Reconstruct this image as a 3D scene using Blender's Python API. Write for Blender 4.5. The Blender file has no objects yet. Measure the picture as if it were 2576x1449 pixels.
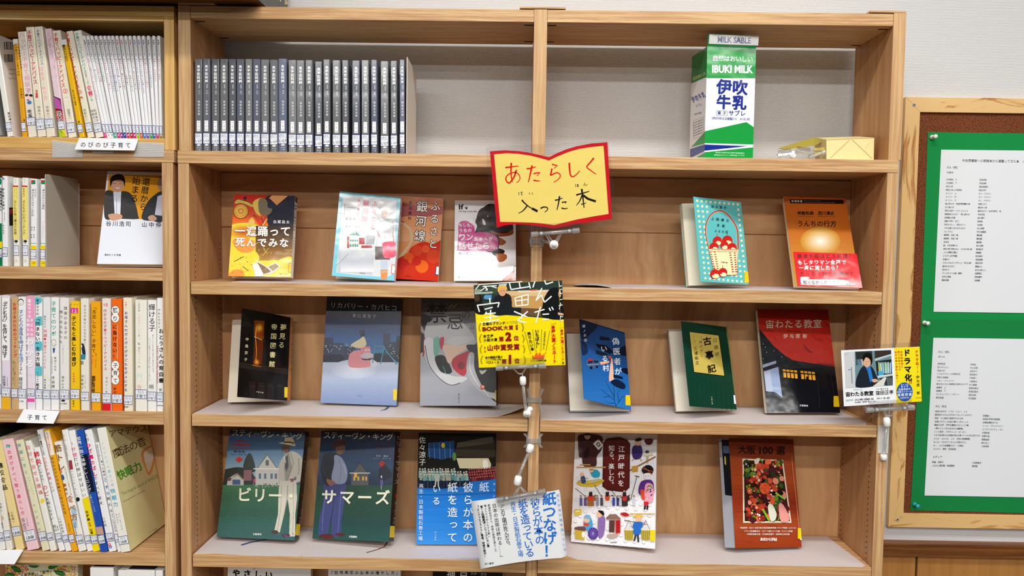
import bpy, math, random
from mathutils import Vector, Matrix
random.seed(7)
D=bpy.data; SC=bpy.context.scene; COL=SC.collection
# ---------------------------------------------------------------- camera, world, lights, exposure (mm in the builders, metres in the scene)
CAM=dict(f=2003.0,x=576.27,y=-1336.08,z=1414.34,yaw=-0.01068,pitch=-0.05318,roll=0.01451)
def _basis():
    cy,sy=math.cos(CAM['yaw']),math.sin(CAM['yaw']); cp,sp=math.cos(CAM['pitch']),math.sin(CAM['pitch'])
    f=Vector((sy*cp,cy*cp,sp)); r=Vector((cy,-sy,0)); u=r.cross(f)
    cr,sr=math.cos(CAM['roll']),math.sin(CAM['roll'])
    return f,cr*r+sr*u,-sr*r+cr*u
CF,CR,CU=_basis(); CP=Vector((CAM['x'],CAM['y'],CAM['z']))
cd=D.cameras.new('camera'); cam=D.objects.new('camera',cd); COL.objects.link(cam)
cd.sensor_width=36; cd.lens=36*CAM['f']/2576; cd.clip_start=.02
mw=Matrix((( CR.x,CU.x,-CF.x,CP.x*.001),(CR.y,CU.y,-CF.y,CP.y*.001),(CR.z,CU.z,-CF.z,CP.z*.001),(0,0,0,1)))
cam.matrix_world=mw; SC.camera=cam
w=D.worlds.new('world'); SC.world=w; w.use_nodes=True
w.node_tree.nodes['Background'].inputs[0].default_value=(1,.98,.95,1)
w.node_tree.nodes['Background'].inputs[1].default_value=.055
def area(name,loc,sx,sy,power,rot=(0,0,0),col=(1,.98,.95)):
    l=D.lights.new(name,'AREA'); l.shape='RECTANGLE'; l.size=sx; l.size_y=sy; l.energy=power; l.color=col
    o=D.objects.new(name,l); o.location=loc; o.rotation_euler=rot; COL.objects.link(o); return o
# ceiling tubes of the room, running along the shelf wall and away from it
area('ceiling_tube',(.80,-.80,2.60),1.25,.10,18)
area('ceiling_tube',(-.95,-.95,2.60),1.25,.10,4)
area('ceiling_tube',(2.35,-.95,2.60),1.25,.10,11)
area('ceiling_tube',(.55,-2.35,2.62),1.25,.12,38)
area('ceiling_tube',(-1.1,-2.35,2.62),1.25,.12,16)
area('ceiling_tube',(2.3,-3.1,2.62),1.25,.12,30)
area('ceiling_tube',(.3,-4.2,2.62),2.5,.14,95)
area('ceiling_glow',(.6,-1.2,2.66),4.5,3.0,8)  # no tube: broad soft lamp added for light bounced off the unbuilt ceiling
SC.view_settings.view_transform='Standard'; SC.view_settings.look='None'
SC.view_settings.exposure=.24; SC.view_settings.gamma=1; SC.view_settings.use_curve_mapping=False
# ---------------------------------------------------------------- helpers
def at(x,y,Y=0.):            # point of the photograph on the vertical plane Y (mm)
    d=CF+(x-1288)/CAM['f']*CR-(y-724.5)/CAM['f']*CU
    return CP+d*((Y-CP.y)/d.y)
def atz(x,y,Z):
    d=CF+(x-1288)/CAM['f']*CR-(y-724.5)/CAM['f']*CU
    return CP+d*((Z-CP.z)/d.z)
def lin(h):
    c=[int(h[i:i+2],16)/255 for i in (0,2,4)]
    return tuple(x/12.92 if x<=.04045 else ((x+.055)/1.055)**2.4 for x in c)+(1,)
def hexmix(a,b,t):
    return ''.join('%02X'%round(int(a[i:i+2],16)*(1-t)+int(b[i:i+2],16)*t) for i in (0,2,4))
MC={}
def M(h,kind='p'):
    k=(h,kind)
    if k in MC: return MC[k]
    m=D.materials.new({'p':'paper_','g':'film_','q':'grainfilm_','m':'matte_','t':'plastic_'}[kind]+h); m.use_nodes=True
    nt=m.node_tree; b=nt.nodes['Principled BSDF']
    b.inputs['Base Color'].default_value=lin(h)
    b.inputs['Roughness'].default_value={'p':.6,'g':.13,'q':.24,'m':.85,'t':.35}[kind]
    b.inputs['Specular IOR Level'].default_value={'p':.3,'g':.36,'q':.7,'m':.2,'t':.5}[kind]
    if kind in 'qg':
        n=nt.nodes.new('ShaderNodeTexNoise'); tc=nt.nodes.new('ShaderNodeTexCoord')
        n.inputs['Scale'].default_value={'q':1400,'g':26}[kind]; n.inputs['Detail'].default_value=2
        nt.links.new(tc.outputs['Object'],n.inputs['Vector'])
        bp=nt.nodes.new('ShaderNodeBump'); bp.inputs['Strength'].default_value={'q':.5,'g':.35}[kind]; bp.inputs['Distance'].default_value={'q':.0004,'g':.002}[kind]
        nt.links.new(n.outputs['Fac'],bp.inputs['Height']); nt.links.new(bp.outputs[0],b.inputs['Normal'])
    MC[k]=m; return m
def grain(name,c0,c1,c2,axis,fine=230,along=5,rough=.45,warp=.3,blot=9,bump=.12,streak=(.42,.62)):
    """laminated wood: long streaks along one axis, a slower blotch, procedural only"""
    m=D.materials.new(name); m.use_nodes=True; nt=m.node_tree; N=nt.nodes.new; Lk=nt.links.new
    b=nt.nodes['Principled BSDF']; tc=N('ShaderNodeTexCoord'); mp=N('ShaderNodeMapping')
    s=[fine]*3; s['XYZ'.index(axis)]=along; mp.inputs['Scale'].default_value=s
    wn=N('ShaderNodeTexNoise'); wn.inputs['Scale'].default_value=7; wn.inputs['Detail'].default_value=1
    Lk(tc.outputs['Object'],wn.inputs['Vector'])
    wm=N('ShaderNodeVectorMath'); wm.operation='SCALE'; wm.inputs['Scale'].default_value=warp*.02
    Lk(wn.outputs['Color'],wm.inputs[0]); ad=N('ShaderNodeVectorMath'); Lk(tc.outputs['Object'],ad.inputs[0]); Lk(wm.outputs[0],ad.inputs[1])
    Lk(ad.outputs[0],mp.inputs['Vector'])
    n=N('ShaderNodeTexNoise'); n.inputs['Scale'].default_value=1; n.inputs['Detail'].default_value=5; n.inputs['Roughness'].default_value=.62
    Lk(mp.outputs[0],n.inputs['Vector'])
    r=N('ShaderNodeValToRGB'); r.color_ramp.elements[0].position=streak[0]; r.color_ramp.elements[0].color=lin(c1)
    r.color_ramp.elements[1].position=streak[1]; r.color_ramp.elements[1].color=lin(c0)
    Lk(n.outputs['Fac'],r.inputs[0])
    mp2=N('ShaderNodeMapping'); s2=[blot]*3; s2['XYZ'.index(axis)]=blot*.22; mp2.inputs['Scale'].default_value=s2
    Lk(tc.outputs['Object'],mp2.inputs['Vector']); n2=N('ShaderNodeTexNoise'); n2.inputs['Scale'].default_value=1; n2.inputs['Detail'].default_value=3
    Lk(mp2.outputs[0],n2.inputs['Vector']); r2=N('ShaderNodeValToRGB'); r2.color_ramp.elements[0].position=.38; r2.color_ramp.elements[1].position=.68
    r2.color_ramp.elements[0].color=(0,0,0,1); r2.color_ramp.elements[1].color=(.5,.5,.5,1)
    Lk(n2.outputs['Fac'],r2.inputs[0]); mx=N('ShaderNodeMix'); mx.data_type='RGBA'
    Lk(r2.outputs[0],mx.inputs['Factor']); Lk(r.outputs[0],mx.inputs['A']); mx.inputs['B'].default_value=lin(c2)
    Lk(mx.outputs['Result'],b.inputs['Base Color']); b.inputs['Roughness'].default_value=rough; b.inputs['Specular IOR Level'].default_value=.35
    bp=N('ShaderNodeBump'); bp.inputs['Strength'].default_value=bump; bp.inputs['Distance'].default_value=.0004
    Lk(n.outputs['Fac'],bp.inputs['Height']); Lk(bp.outputs[0],b.inputs['Normal'])
    return m
def bumpmat(name,c,rough,scale,strength,dist,c2=None,stretch=(1,1,1),kind='noise',lo=.4,hi=.6,spec=.3):
    m=D.materials.new(name); m.use_nodes=True; nt=m.node_tree; N=nt.nodes.new; Lk=nt.links.new
    b=nt.nodes['Principled BSDF']; b.inputs['Base Color'].default_value=lin(c); b.inputs['Roughness'].default_value=rough; b.inputs['Specular IOR Level'].default_value=spec
    tc=N('ShaderNodeTexCoord'); mp=N('ShaderNodeMapping'); mp.inputs['Scale'].default_value=stretch; Lk(tc.outputs['Object'],mp.inputs['Vector'])
    if kind=='noise':
        n=N('ShaderNodeTexNoise'); n.inputs['Detail'].default_value=4
    elif kind=='vor':
        n=N('ShaderNodeTexVoronoi')
    else:
        n=N('ShaderNodeTexWave'); n.bands_direction='Z'; n.inputs['Distortion'].default_value=2.2; n.inputs['Detail'].default_value=2
    n.inputs['Scale'].default_value=scale; Lk(mp.outputs[0],n.inputs['Vector'])
    out=n.outputs['Distance'] if kind=='vor' else n.outputs['Fac']
    bp=N('ShaderNodeBump'); bp.inputs['Strength'].default_value=strength; bp.inputs['Distance'].default_value=dist
    Lk(out,bp.inputs['Height']); Lk(bp.outputs[0],b.inputs['Normal'])
    if c2:
        r=N('ShaderNodeValToRGB'); r.color_ramp.elements[0].position=lo; r.color_ramp.elements[1].position=hi
        r.color_ramp.elements[0].color=lin(c2); r.color_ramp.elements[1].color=lin(c); Lk(out,r.inputs[0]); Lk(r.outputs[0],b.inputs['Base Color'])
    return m
def clearmat(name,amount,rough=.08,tint='FFFFFF'):
    m=D.materials.new(name); m.use_nodes=True; nt=m.node_tree; nt.nodes.remove(nt.nodes['Principled BSDF'])
    t=nt.nodes.new('ShaderNodeBsdfTransparent'); t.inputs[0].default_value=lin(tint); g=nt.nodes.new('ShaderNodeBsdfGlossy'); g.inputs['Roughness'].default_value=rough
    mx=nt.nodes.new('ShaderNodeMixShader'); mx.inputs[0].default_value=amount
    lw=nt.nodes.new('ShaderNodeLayerWeight'); lw.inputs['Blend'].default_value=.25
    ma=nt.nodes.new('ShaderNodeMath'); ma.operation='MULTIPLY_ADD'; ma.inputs[1].default_value=.8; ma.inputs[2].default_value=amount
    nt.links.new(lw.outputs['Facing'],ma.inputs[0]); nt.links.new(ma.outputs[0],mx.inputs[0])
    nt.links.new(t.outputs[0],mx.inputs[1]); nt.links.new(g.outputs[0],mx.inputs[2])
    nt.links.new(mx.outputs[0],nt.nodes['Material Output'].inputs[0]); return m
def dotmat(name,c,c2):
    m=D.materials.new(name); m.use_nodes=True; nt=m.node_tree; N=nt.nodes.new; Lk=nt.links.new; b=nt.nodes['Principled BSDF']
    tc=N('ShaderNodeTexCoord'); sp=N('ShaderNodeSeparateXYZ'); Lk(tc.outputs['Object'],sp.inputs[0]); o=[]
    def mth(op,a,v=None,a2=None):
        n=N('ShaderNodeMath'); n.operation=op; Lk(a,n.inputs[0])
        if a2 is not None: Lk(a2,n.inputs[1])
        elif v is not None: n.inputs[1].default_value=v
        return n.outputs[0]
    u=mth('ADD',sp.outputs[0],a2=mth('MULTIPLY',sp.outputs[1],.6)); v=mth('SUBTRACT',sp.outputs[0],a2=mth('MULTIPLY',sp.outputs[1],.6))
    su=mth('SINE',mth('MULTIPLY',u,1800)); sv=mth('SINE',mth('MULTIPLY',v,1800)); pr=mth('MULTIPLY',su,a2=sv); fa=mth('MULTIPLY',mth('ADD',pr,1),.5)
    mx=N('ShaderNodeMix'); mx.data_type='RGBA'; Lk(fa,mx.inputs['Factor']); mx.inputs['A'].default_value=lin(c2); mx.inputs['B'].default_value=lin(c); Lk(mx.outputs['Result'],b.inputs['Base Color'])
    bp=N('ShaderNodeBump'); bp.inputs['Strength'].default_value=.6; bp.inputs['Distance'].default_value=.0005; Lk(fa,bp.inputs['Height']); Lk(bp.outputs[0],b.inputs['Normal'])
    b.inputs['Roughness'].default_value=.4; return m
def clearplastic(name,amt=.24):
    m=clearmat(name,.12,.09,'FAFBFB'); nt=m.node_tree; out=nt.nodes['Material Output']; src=out.inputs[0].links[0].from_socket
    d=nt.nodes.new('ShaderNodeBsdfTranslucent'); d.inputs[0].default_value=(.9,.92,.92,1); d2=nt.nodes.new('ShaderNodeBsdfDiffuse'); d2.inputs[0].default_value=(.9,.92,.92,1)
    a=nt.nodes.new('ShaderNodeMixShader'); nt.links.new(d.outputs[0],a.inputs[1]); nt.links.new(d2.outputs[0],a.inputs[2])
    mx=nt.nodes.new('ShaderNodeMixShader'); mx.inputs[0].default_value=amt; nt.links.new(src,mx.inputs[1]); nt.links.new(a.outputs[0],mx.inputs[2]); nt.links.new(mx.outputs[0],out.inputs[0]); return m
def glass(name):
    m=D.materials.new(name); m.use_nodes=True; b=m.node_tree.nodes['Principled BSDF']
    b.inputs['Base Color'].default_value=(.97,.98,.98,1); b.inputs['Roughness'].default_value=.06; b.inputs['Transmission Weight'].default_value=.95; b.inputs['IOR'].default_value=1.42
    return m
OBJS=[]
class MB:
    def __init__(s): s.v=[]; s.f=[]; s.m=[]; s.mats=[]
    def mi(s,mat):
        if mat not in s.mats: s.mats.append(mat)
        return s.mats.index(mat)
    def add(s,vs,fs,mat):
        o=len(s.v); s.v+=[tuple(v) for v in vs]; i=s.mi(mat)
        for f in fs: s.f.append([a+o for a in f]); s.m.append(i)
    def hexa(s,q,mat):       # q: 8 points, bottom 4 (ccw) then top 4
        s.add(q,[(0,3,2,1),(4,5,6,7),(0,1,5,4),(1,2,6,5),(2,3,7,6),(3,0,4,7)],mat)
    def box(s,x0,x1,y0,y1,z0,z1,mat):
        s.hexa([(x0,y0,z0),(x1,y0,z0),(x1,y1,z0),(x0,y1,z0),(x0,y0,z1),(x1,y0,z1),(x1,y1,z1),(x0,y1,z1)],mat)
    def slab(s,pts,nv,t,mat):    # outline extruded along nv by t
        n=len(pts); nv=Vector(nv).normalized()*t; P=[Vector(p) for p in pts]
        s.add(P+[p+nv for p in P],[tuple(range(n)),tuple(range(2*n-1,n-1,-1))]+[(i,i+n,(i+1)%n+n,(i+1)%n) for i in range(n)],mat)
    def tube(s,pts,r,mat,n=10,cap=True):
        P=[Vector(p) for p in pts]; R=r if isinstance(r,(list,tuple)) else [r]*len(P); vs=[]; fs=[]
        for i,p in enumerate(P):
            d=(P[min(i+1,len(P)-1)]-P[max(i-1,0)]).normalized()
            a=d.cross(Vector((0,0,1)) if abs(d.z)<.9 else Vector((1,0,0))).normalized(); b=d.cross(a)
            vs+=[p+(a*math.cos(2*math.pi*k/n)+b*math.sin(2*math.pi*k/n))*R[i] for k in range(n)]
        for i in range(len(P)-1):
            for k in range(n): fs.append((i*n+k,i*n+(k+1)%n,(i+1)*n+(k+1)%n,(i+1)*n+k))
        if cap: fs+=[tuple(range(n-1,-1,-1)),tuple(range((len(P)-1)*n,len(P)*n))]
        s.add(vs,fs,mat)
    def ball(s,c,r,mat,n=14,sq=(1,1,1)):
        c=Vector(c); vs=[]; fs=[]; h=n//2
        for i in range(h+1):
            a=math.pi*i/h
            for k in range(n):
                b=2*math.pi*k/n; vs.append(c+Vector((math.sin(a)*math.cos(b)*r*sq[0],math.sin(a)*math.sin(b)*r*sq[1],math.cos(a)*r*sq[2])))
        for i in range(h):
            for k in range(n): fs.append((i*n+k,i*n+(k+1)%n,(i+1)*n+(k+1)%n,(i+1)*n+k))
        s.add(vs,fs,mat)
    def build(s,name,parent=None,smooth=False,bevel=0,kind=None,label=None):
        if not s.v: return None
        me=D.meshes.new(name); o0=Vector((0,0,0))
        if parent is not None: o0=Vector(parent['o'])
        me.from_pydata([((v[0]-o0[0])*.001,(v[1]-o0[1])*.001,(v[2]-o0[2])*.001) for v in s.v],[],s.f)
        for m in s.mats: me.materials.append(m)
        me.polygons.foreach_set('material_index',s.m)
        if smooth: me.polygons.foreach_set('use_smooth',[True]*len(me.polygons))
        me.update(); o=D.objects.new(name,me); COL.objects.link(o)
        if parent is not None: o.parent=parent
        if 'o' not in o: o['o']=tuple(o0)
        if bevel:
            b=o.modifiers.new('bevel','BEVEL'); b.width=bevel*.001; b.segments=2; b.limit_method='ANGLE'
        if kind: o['kind']=kind
        if label: o['label']=label
        OBJS.append(o); return o
def thing(name,label,cat,loc,group=None):
    o=D.objects.new(name,None); COL.objects.link(o); o.location=Vector(loc)*.001; o.empty_display_size=.02
    o['label']=label; o['category']=cat; o['o']=tuple(loc)
    if group: o['group']=group
    OBJS.append(o); return o
# ---------------------------------------------------------------- lettering: glyph outlines of the built-in font, laid flat on a surface
_fc=D.curves.new('glyph','FONT'); _fo=D.objects.new('glyph',_fc); COL.objects.link(_fo); _fc.resolution_u=2
GC={}
def glyph(ch,bold):
    k=(ch,bold)
    if k not in GC:
        _fc.body=ch; _fc.offset=bold
        me=D.meshes.new_from_object(_fo)
        GC[k]=([(v.co.x,v.co.y) for v in me.vertices],[tuple(p.vertices) for p in me.polygons]); D.meshes.remove(me)
    return GC[k]
ROT=set('ー（）「」()…〜-―【】[]＝:')
def BO(b):      # heavier weights: the outline laid down again with small offsets
    if b<=.012: return ((0,0),)
    d=b-.008
    return ((-d,0),(d,0),(0,-d),(0,d)) if b<=.035 else ((-d,-d*.6),(d,-d*.6),(-d,d*.6),(d,d*.6),(0,0),(0,d),(0,-d))
class Cv:
    """flat print on a plane: shapes and text are given in photograph-crop pixels and carried onto the plane of the object"""
    def __init__(s,O,ex,ey,w,h,crop,ink='g'):
        s.O=Vector(O); s.ex=Vector(ex).normalized(); s.ey=Vector(ey).normalized(); s.n=s.ex.cross(s.ey).normalized()
        s.w=w; s.h=h; s.ox,s.oy,s.sc=crop; s.ink=ink; s.k=.06; s.mb={}; s.cur=None; s.clip=True
        s.kk=(s.O-CP).dot(s.n); s.bx=(CP-s.O).dot(s.ex); s.by=(CP-s.O).dot(s.ey)
        s.dn=[v.dot(s.n) for v in(CF,CR,CU)]; s.dx=[v.dot(s.ex) for v in(CF,CR,CU)]; s.dy=[v.dot(s.ey) for v in(CF,CR,CU)]
    def L(s,x,y):
        a=(s.ox+x/s.sc-1288)/CAM['f']; b=-(s.oy+y/s.sc-724.5)/CAM['f']
        t=s.kk/(s.dn[0]+a*s.dn[1]+b*s.dn[2])
        return (s.bx+t*(s.dx[0]+a*s.dx[1]+b*s.dx[2]), s.by+t*(s.dy[0]+a*s.dy[1]+b*s.dy[2]))
    def W(s,p,k=None):
        return s.O+s.ex*p[0]+s.ey*p[1]+s.n*(s.k if k is None else k)
    def bk(s,name):
        name=s.cur or name
        return s.mb.setdefault(name,MB())
    def _clip(s,P):
        if not s.clip: return P
        for ax,sg,lim in((0,1,0),(0,-1,-s.w),(1,1,0),(1,-1,-s.h)):
            o=[]
            for i in range(len(P)):
                a=P[i-1]; b=P[i]; da=sg*a[ax]-lim; db=sg*b[ax]-lim
                if (da>=0)!=(db>=0):
                    t=da/(da-db); o.append((a[0]+(b[0]-a[0])*t,a[1]+(b[1]-a[1])*t))
                if db>=0: o.append(b)
            P=o
            if not P: return []
        return P
    def lpoly(s,c,P,name='picture'):
        P=s._clip(P)
        if len(P)<3: return
        s.bk(name).add([s.W(p) for p in P],[tuple(range(len(P)))],M(c,s.ink)); s.k+=.006
    def poly(s,c,pts,name='picture'): s.lpoly(c,[s.L(*p) for p in pts],name)
    def rect(s,c,x0,y0,x1,y1,name='picture'): s.poly(c,[(x0,y1),(x1,y1),(x1,y0),(x0,y0)],name)
    def lrect(s,c,x0,y0,x1,y1,name='picture'): s.lpoly(c,[(x0,y0),(x1,y0),(x1,y1),(x0,y1)],name)
    def fill(s,c): s.lrect(c,0,0,s.w,s.h)
    def ell(s,c,cx,cy,rx,ry=None,ang=0,n=22,name='picture'):
        ry=ry or rx; ca,sa=math.cos(math.radians(ang)),math.sin(math.radians(ang))
        s.poly(c,[(cx+math.cos(t)*rx*ca-math.sin(t)*ry*sa,cy+math.cos(t)*rx*sa+math.sin(t)*ry*ca) for t in[-2*math.pi*i/n for i in range(n)]],name)
    def blob(s,c,pts,sub=4,name='picture'):
        n=len(pts); o=[]
        for i in range(n):
            p0,p1,p2,p3=pts[i-1],pts[i],pts[(i+1)%n],pts[(i+2)%n]
            for j in range(sub):
                t=j/sub; o.append(tuple(.5*((2*p1[a])+(-p0[a]+p2[a])*t+(2*p0[a]-5*p1[a]+4*p2[a]-p3[a])*t*t+(-p0[a]+3*p1[a]-3*p2[a]+p3[a])*t**3) for a in(0,1)))
        s.poly(c,o,name)
    def line(s,c,pts,wd,name='picture',smooth=False,taper=False):
        if smooth and len(pts)>2:
            o=[]; q=[pts[0]]+list(pts)+[pts[-1]]
            for i in range(1,len(q)-2):
                p0,p1,p2,p3=q[i-1],q[i],q[i+1],q[i+2]
                for j in range(5):
                    t=j/5; o.append(tuple(.5*((2*p1[a])+(-p0[a]+p2[a])*t+(2*p0[a]-5*p1[a]+4*p2[a]-p3[a])*t*t+(-p0[a]+3*p1[a]-3*p2[a]+p3[a])*t**3) for a in(0,1)))
            pts=o+[pts[-1]]
        n=len(pts); Lp=[];Rp=[]
        for i,p in enumerate(pts):
            a=pts[max(i-1,0)]; b=pts[min(i+1,n-1)]; dx,dy=b[0]-a[0],b[1]-a[1]; l=math.hypot(dx,dy) or 1
            h=wd/2*((1-.55*i/(n-1)) if taper else 1)
            Lp.append((p[0]-dy/l*h,p[1]+dx/l*h)); Rp.append((p[0]+dy/l*h,p[1]-dx/l*h))
        V=[s.L(*p) for p in Lp+Rp]
        if s.clip: V=[(min(max(a,0),s.w),min(max(b,0),s.h)) for a,b in V]
        s.bk(name).add([s.W(p) for p in V],[(i,i+1,n+i+1,n+i) for i in range(n-1)],M(c,s.ink)); s.k+=.006
    def T(s,txt,x0,y0,x1=None,y1=None,size=30,c='202020',b=0.,v=None,name='lettering',asp=1.):
        """one glyph per cell, centres spread evenly from (x0,y0) to (x1,y1); a run down the page is upright vertical writing"""
        if x1 is None: x1,y1=x0,y0
        n=len(txt); dx,dy=(x1-x0),(y1-y0); l=math.hypot(dx,dy); b=b if b>.012 else b*.5+.006
        if v is None: v=abs(dy)>abs(dx)
        if l==0: ux,uy=(0,1) if v else (1,0)
        else: ux,uy=dx/l,dy/l
        if v: rx,ry,wx,wy=-(-uy),-(ux),-ux,-uy   # right, up of the glyph
        else: rx,ry,wx,wy=ux,uy,uy,-ux
        if v: rx,ry=uy,-ux
        mb=s.bk(name); mt=M(c,s.ink); vs=[]; fs=[]
        for i,ch in enumerate(txt):
            if ch in ' 　': continue
            t=i/(n-1) if n>1 else 0; cx,cy=x0+dx*t,y0+dy*t
            g,gf=glyph(ch,min(b,.012)); rot=v and ch in ROT
            gw=.5 if ord(ch)>0x2000 else None
            if gw is None:
                xs=[p[0] for p in g] or [0]; gw=(min(xs)+max(xs))/2
            sx=sy=0
            if v and ch in '、。': sx,sy=.55,.55
            if v and ch in 'っゃゅょッャュョァィゥェォぁぃぅぇぉ': sx,sy=.1,.1
            for hx,hy in BO(b):
                o=len(vs)
                for px,py in g:
                    a=(px-gw+sx+hx)*asp; e=py-.36+sy+hy
                    if rot: a,e=e,-a
                    vs.append(s.W(s.L(cx+size*(a*rx+e*wx),cy+size*(a*ry+e*wy)),s.k+(hx*.05+hy*.03)))
                fs+=[tuple(q+o for q in f) for f in gf]
        mb.add(vs,fs,mt); s.k+=.004
    def H(s,txt,x0,y0,x1,y1,size,c='202020',b=0.,name='lettering'):
        """a latin run stretched between two mid-height points"""
        g,gf=glyph(txt,min(b,.012)); xs=[p[0] for p in g]; a0,a1=min(xs),max(xs); l=math.hypot(x1-x0,y1-y0); ux,uy=(x1-x0)/l,(y1-y0)/l
        mb=s.bk(name)
        for hx,hy in BO(b):
            vs=[]
            for px,py in g:
                a=(px-a0)/(a1-a0)*l+hx*size; e=(py-.35+hy)*size
                vs.append(s.W(s.L(x0+a*ux+e*uy,y0+a*uy-e*ux),s.k+(hx*.05+hy*.03)))
            mb.add(vs,gf,M(c,s.ink))
        s.k+=.006
    def lab(s,b0,b1,top='知る',bot='子育て',x0=0,x1=None,col='1C2A78',name='library_label'):
        """library shelf label across the spine, between the heights b0,b1 (mm on the surface)"""
        x1=s.w if x1 is None else x1; w=x1-x0; e=.9; s.cur=name; sink=s.ink; s.ink='g'
        s.lrect(col,x0,b0,x1,b1); s.lrect('EEF1F8',x0+e*.6,b0+e,x1-e*.6,b1-e); s.lrect('8FA8D0',x0+e,(b0+b1)/2,x1-e,(b0+b1)/2+.3)
        def lt(t,cy,sz,c,b):
            n=len(t); sz=min(sz,(w-1.5)/n*1.1); mb=s.bk(name)
            for i,ch in enumerate(t):
                g,gf=glyph(ch,b); cx=x0+w/2+(i-(n-1)/2)*sz*.95
                mb.add([s.W((cx+(p[0]-.5)*sz,cy+(p[1]-.36)*sz)) for p in g],gf,M(c,'g'))
            s.k+=.004
        h=(b1-b0)/2
        lt(top,b0+h*1.47,h*.72,'8A8F9A',0); lt(bot,b0+h*.55,h*.8,'20222C',.01); s.cur=None; s.ink=sink
    def done(s,root,**kw):
        root=getattr(s,'part',None) or root
        for nm,mb in s.mb.items(): mb.build(nm.split('#')[0],root,kind='stuff' if nm in('lettering','picture','crease') else None)
# ---------------------------------------------------------------- materials of the place
WH=grain('laminate_along',*('D4B180','B4865A','C79D6C'),'X',fine=260,along=9,blot=7)
WV=grain('laminate_upright',*('D4B181','B78A5E','C79F6E'),'Z',fine=240,along=7,blot=7)
WS=grain('laminate_side',*('C8986A','A87548','B98759'),'Z',fine=60,along=5,blot=12,streak=(.35,.7))
WB=grain('maple_back',*('D6A878','B58256','C89668'),'Z',fine=38,along=4,warp=2.4,blot=9,streak=(.36,.66))
WR=grain('maple_rail',*('CB9C6C','AB784C','BB8A5C'),'X',fine=42,along=4,warp=2.4,blot=9,streak=(.36,.66))
YH=grain('pine_along',*('E2BC78','C8934A','D8AC62'),'X',fine=150,along=5,blot=6,streak=(.38,.6))
YV=grain('pine_upright',*('E2BC78','C8934A','D8AC62'),'Z',fine=150,along=5,blot=6,streak=(.38,.6))
FH=grain('knotty_pine_along',*('E2BC80','A9682A','DDB06C'),'X',fine=48,along=1.6,warp=3.2,blot=4,streak=(.40,.47),bump=.05)
FV=grain('knotty_pine_upright',*('E2BC80','A9682A','DDB06C'),'Z',fine=48,along=1.6,warp=3.2,blot=4,streak=(.40,.47),bump=.05)
RAIL=grain('stained_oak',*('8A5528','5E3516','724320'),'X',fine=130,along=4,blot=6)
PANEL=grain('wainscot_veneer',*('B98346','A06C36','AC783E'),'Z',fine=90,along=3,blot=5,streak=(.3,.75))
RECESS_DARK=M('161616','m')
WALL=bumpmat('wallpaper','DCDCDC',.85,150,.5,.0008,c2='C4C3C1',stretch=(.22,1,1),kind='wave',lo=.0,hi=.55)
CORK=bumpmat('cork','7E4423',.9,420,.5,.001,c2='4C2410',lo=.36,hi=.56)
LINER=dotmat('dotted_shelf_liner','E6DEDD','BDB1AF')
FLOORM=bumpmat('linoleum','5E5244',.5,30,.1,.0005,c2='564A3C')
FILM=clearmat('clear_film',.07); PLATE=clearmat('clear_plate',.12,.05); GL=clearplastic('clear_acrylic'); KNOB=M('F0F0EC','t'); STEEL=M('A8A8AC','t')
WY=172.
ZD1,ZD0=1565.,1544.1; SH=[(1345.5,1324.7),(1120.,1099.8),(875.9,855.)]; DEP=150.
# ---------------------------------------------------------------- the setting
def struct(name,mb,mat=None):
    o=mb.build(name); o['kind']='structure'; return o
m=MB(); m.box(-1800,3600,WY,WY+100,0,2650,WALL); wall=struct('wall_back',m)
m=MB(); m.box(-1800,3600,-4200,WY,-30,0,FLOORM); struct('floor',m)
zr1=at(2400,1366,WY-12).z; zr0=at(2400,1399,WY-12).z
m=MB(); m.box(-1800,3600,WY-18,WY,zr0,zr1,RAIL); m.box(-1800,3600,WY-21,WY-18,zr1-3.5,zr1,RAIL); struct('trim_1',m)
xg=at(2305,1430,WY-8).x
for i in range(-4,5):
    m=MB(); m.box(xg+i*450+2.2,xg+(i+1)*450-2.2,WY-8,WY,90,zr0,PANEL); m.build('wainscot_panel',None); o=OBJS[-1]; o.parent=wall
m=MB(); m.box(-1800,3600,WY-1.5,WY,90,zr0,M('3A2412','m')); m.build('wainscot_groove',None); OBJS[-1].parent=wall
m=MB(); m.box(-1800,3600,WY-14,WY,0,90,RAIL); struct('baseboard_back',m)
# ---------------------------------------------------------------- main bookcase (floor standing, board on top at ZD1)
def holes(mb,x,ys,z0,z1,sgn):
    z=z0
    while z<z1:
        for y in ys: mb.tube([(x-sgn*1.5,y,z),(x+sgn*.12,y,z)],1.5,RECESS_DARK,8)  # near-black discs on the face, coloured for the shade inside each hole
        z+=9.6
case=thing('bookcase','wide light wood bookcase in the middle with three rows of face-out books','bookcase',(600,75,0))
def part(root,name,x0,x1,y0,y1,z0,z1,mat,bev=.5,**k):
    m=MB(); m.box(x0,x1,y0,y1,z0,z1,mat); return m.build(name,root,bevel=bev,**k)
part(case,'top_board',-.5,1199,-1.5,DEP,ZD0,ZD1,WH)
part(case,'side_panel',0,18,0,DEP,0,ZD0,WS); part(case,'side_panel',1181.7,1199.5,0,DEP,0,ZD0,WS)
part(case,'divider',593.4,611.6,0,DEP-3,0,ZD0,WS)
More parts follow.
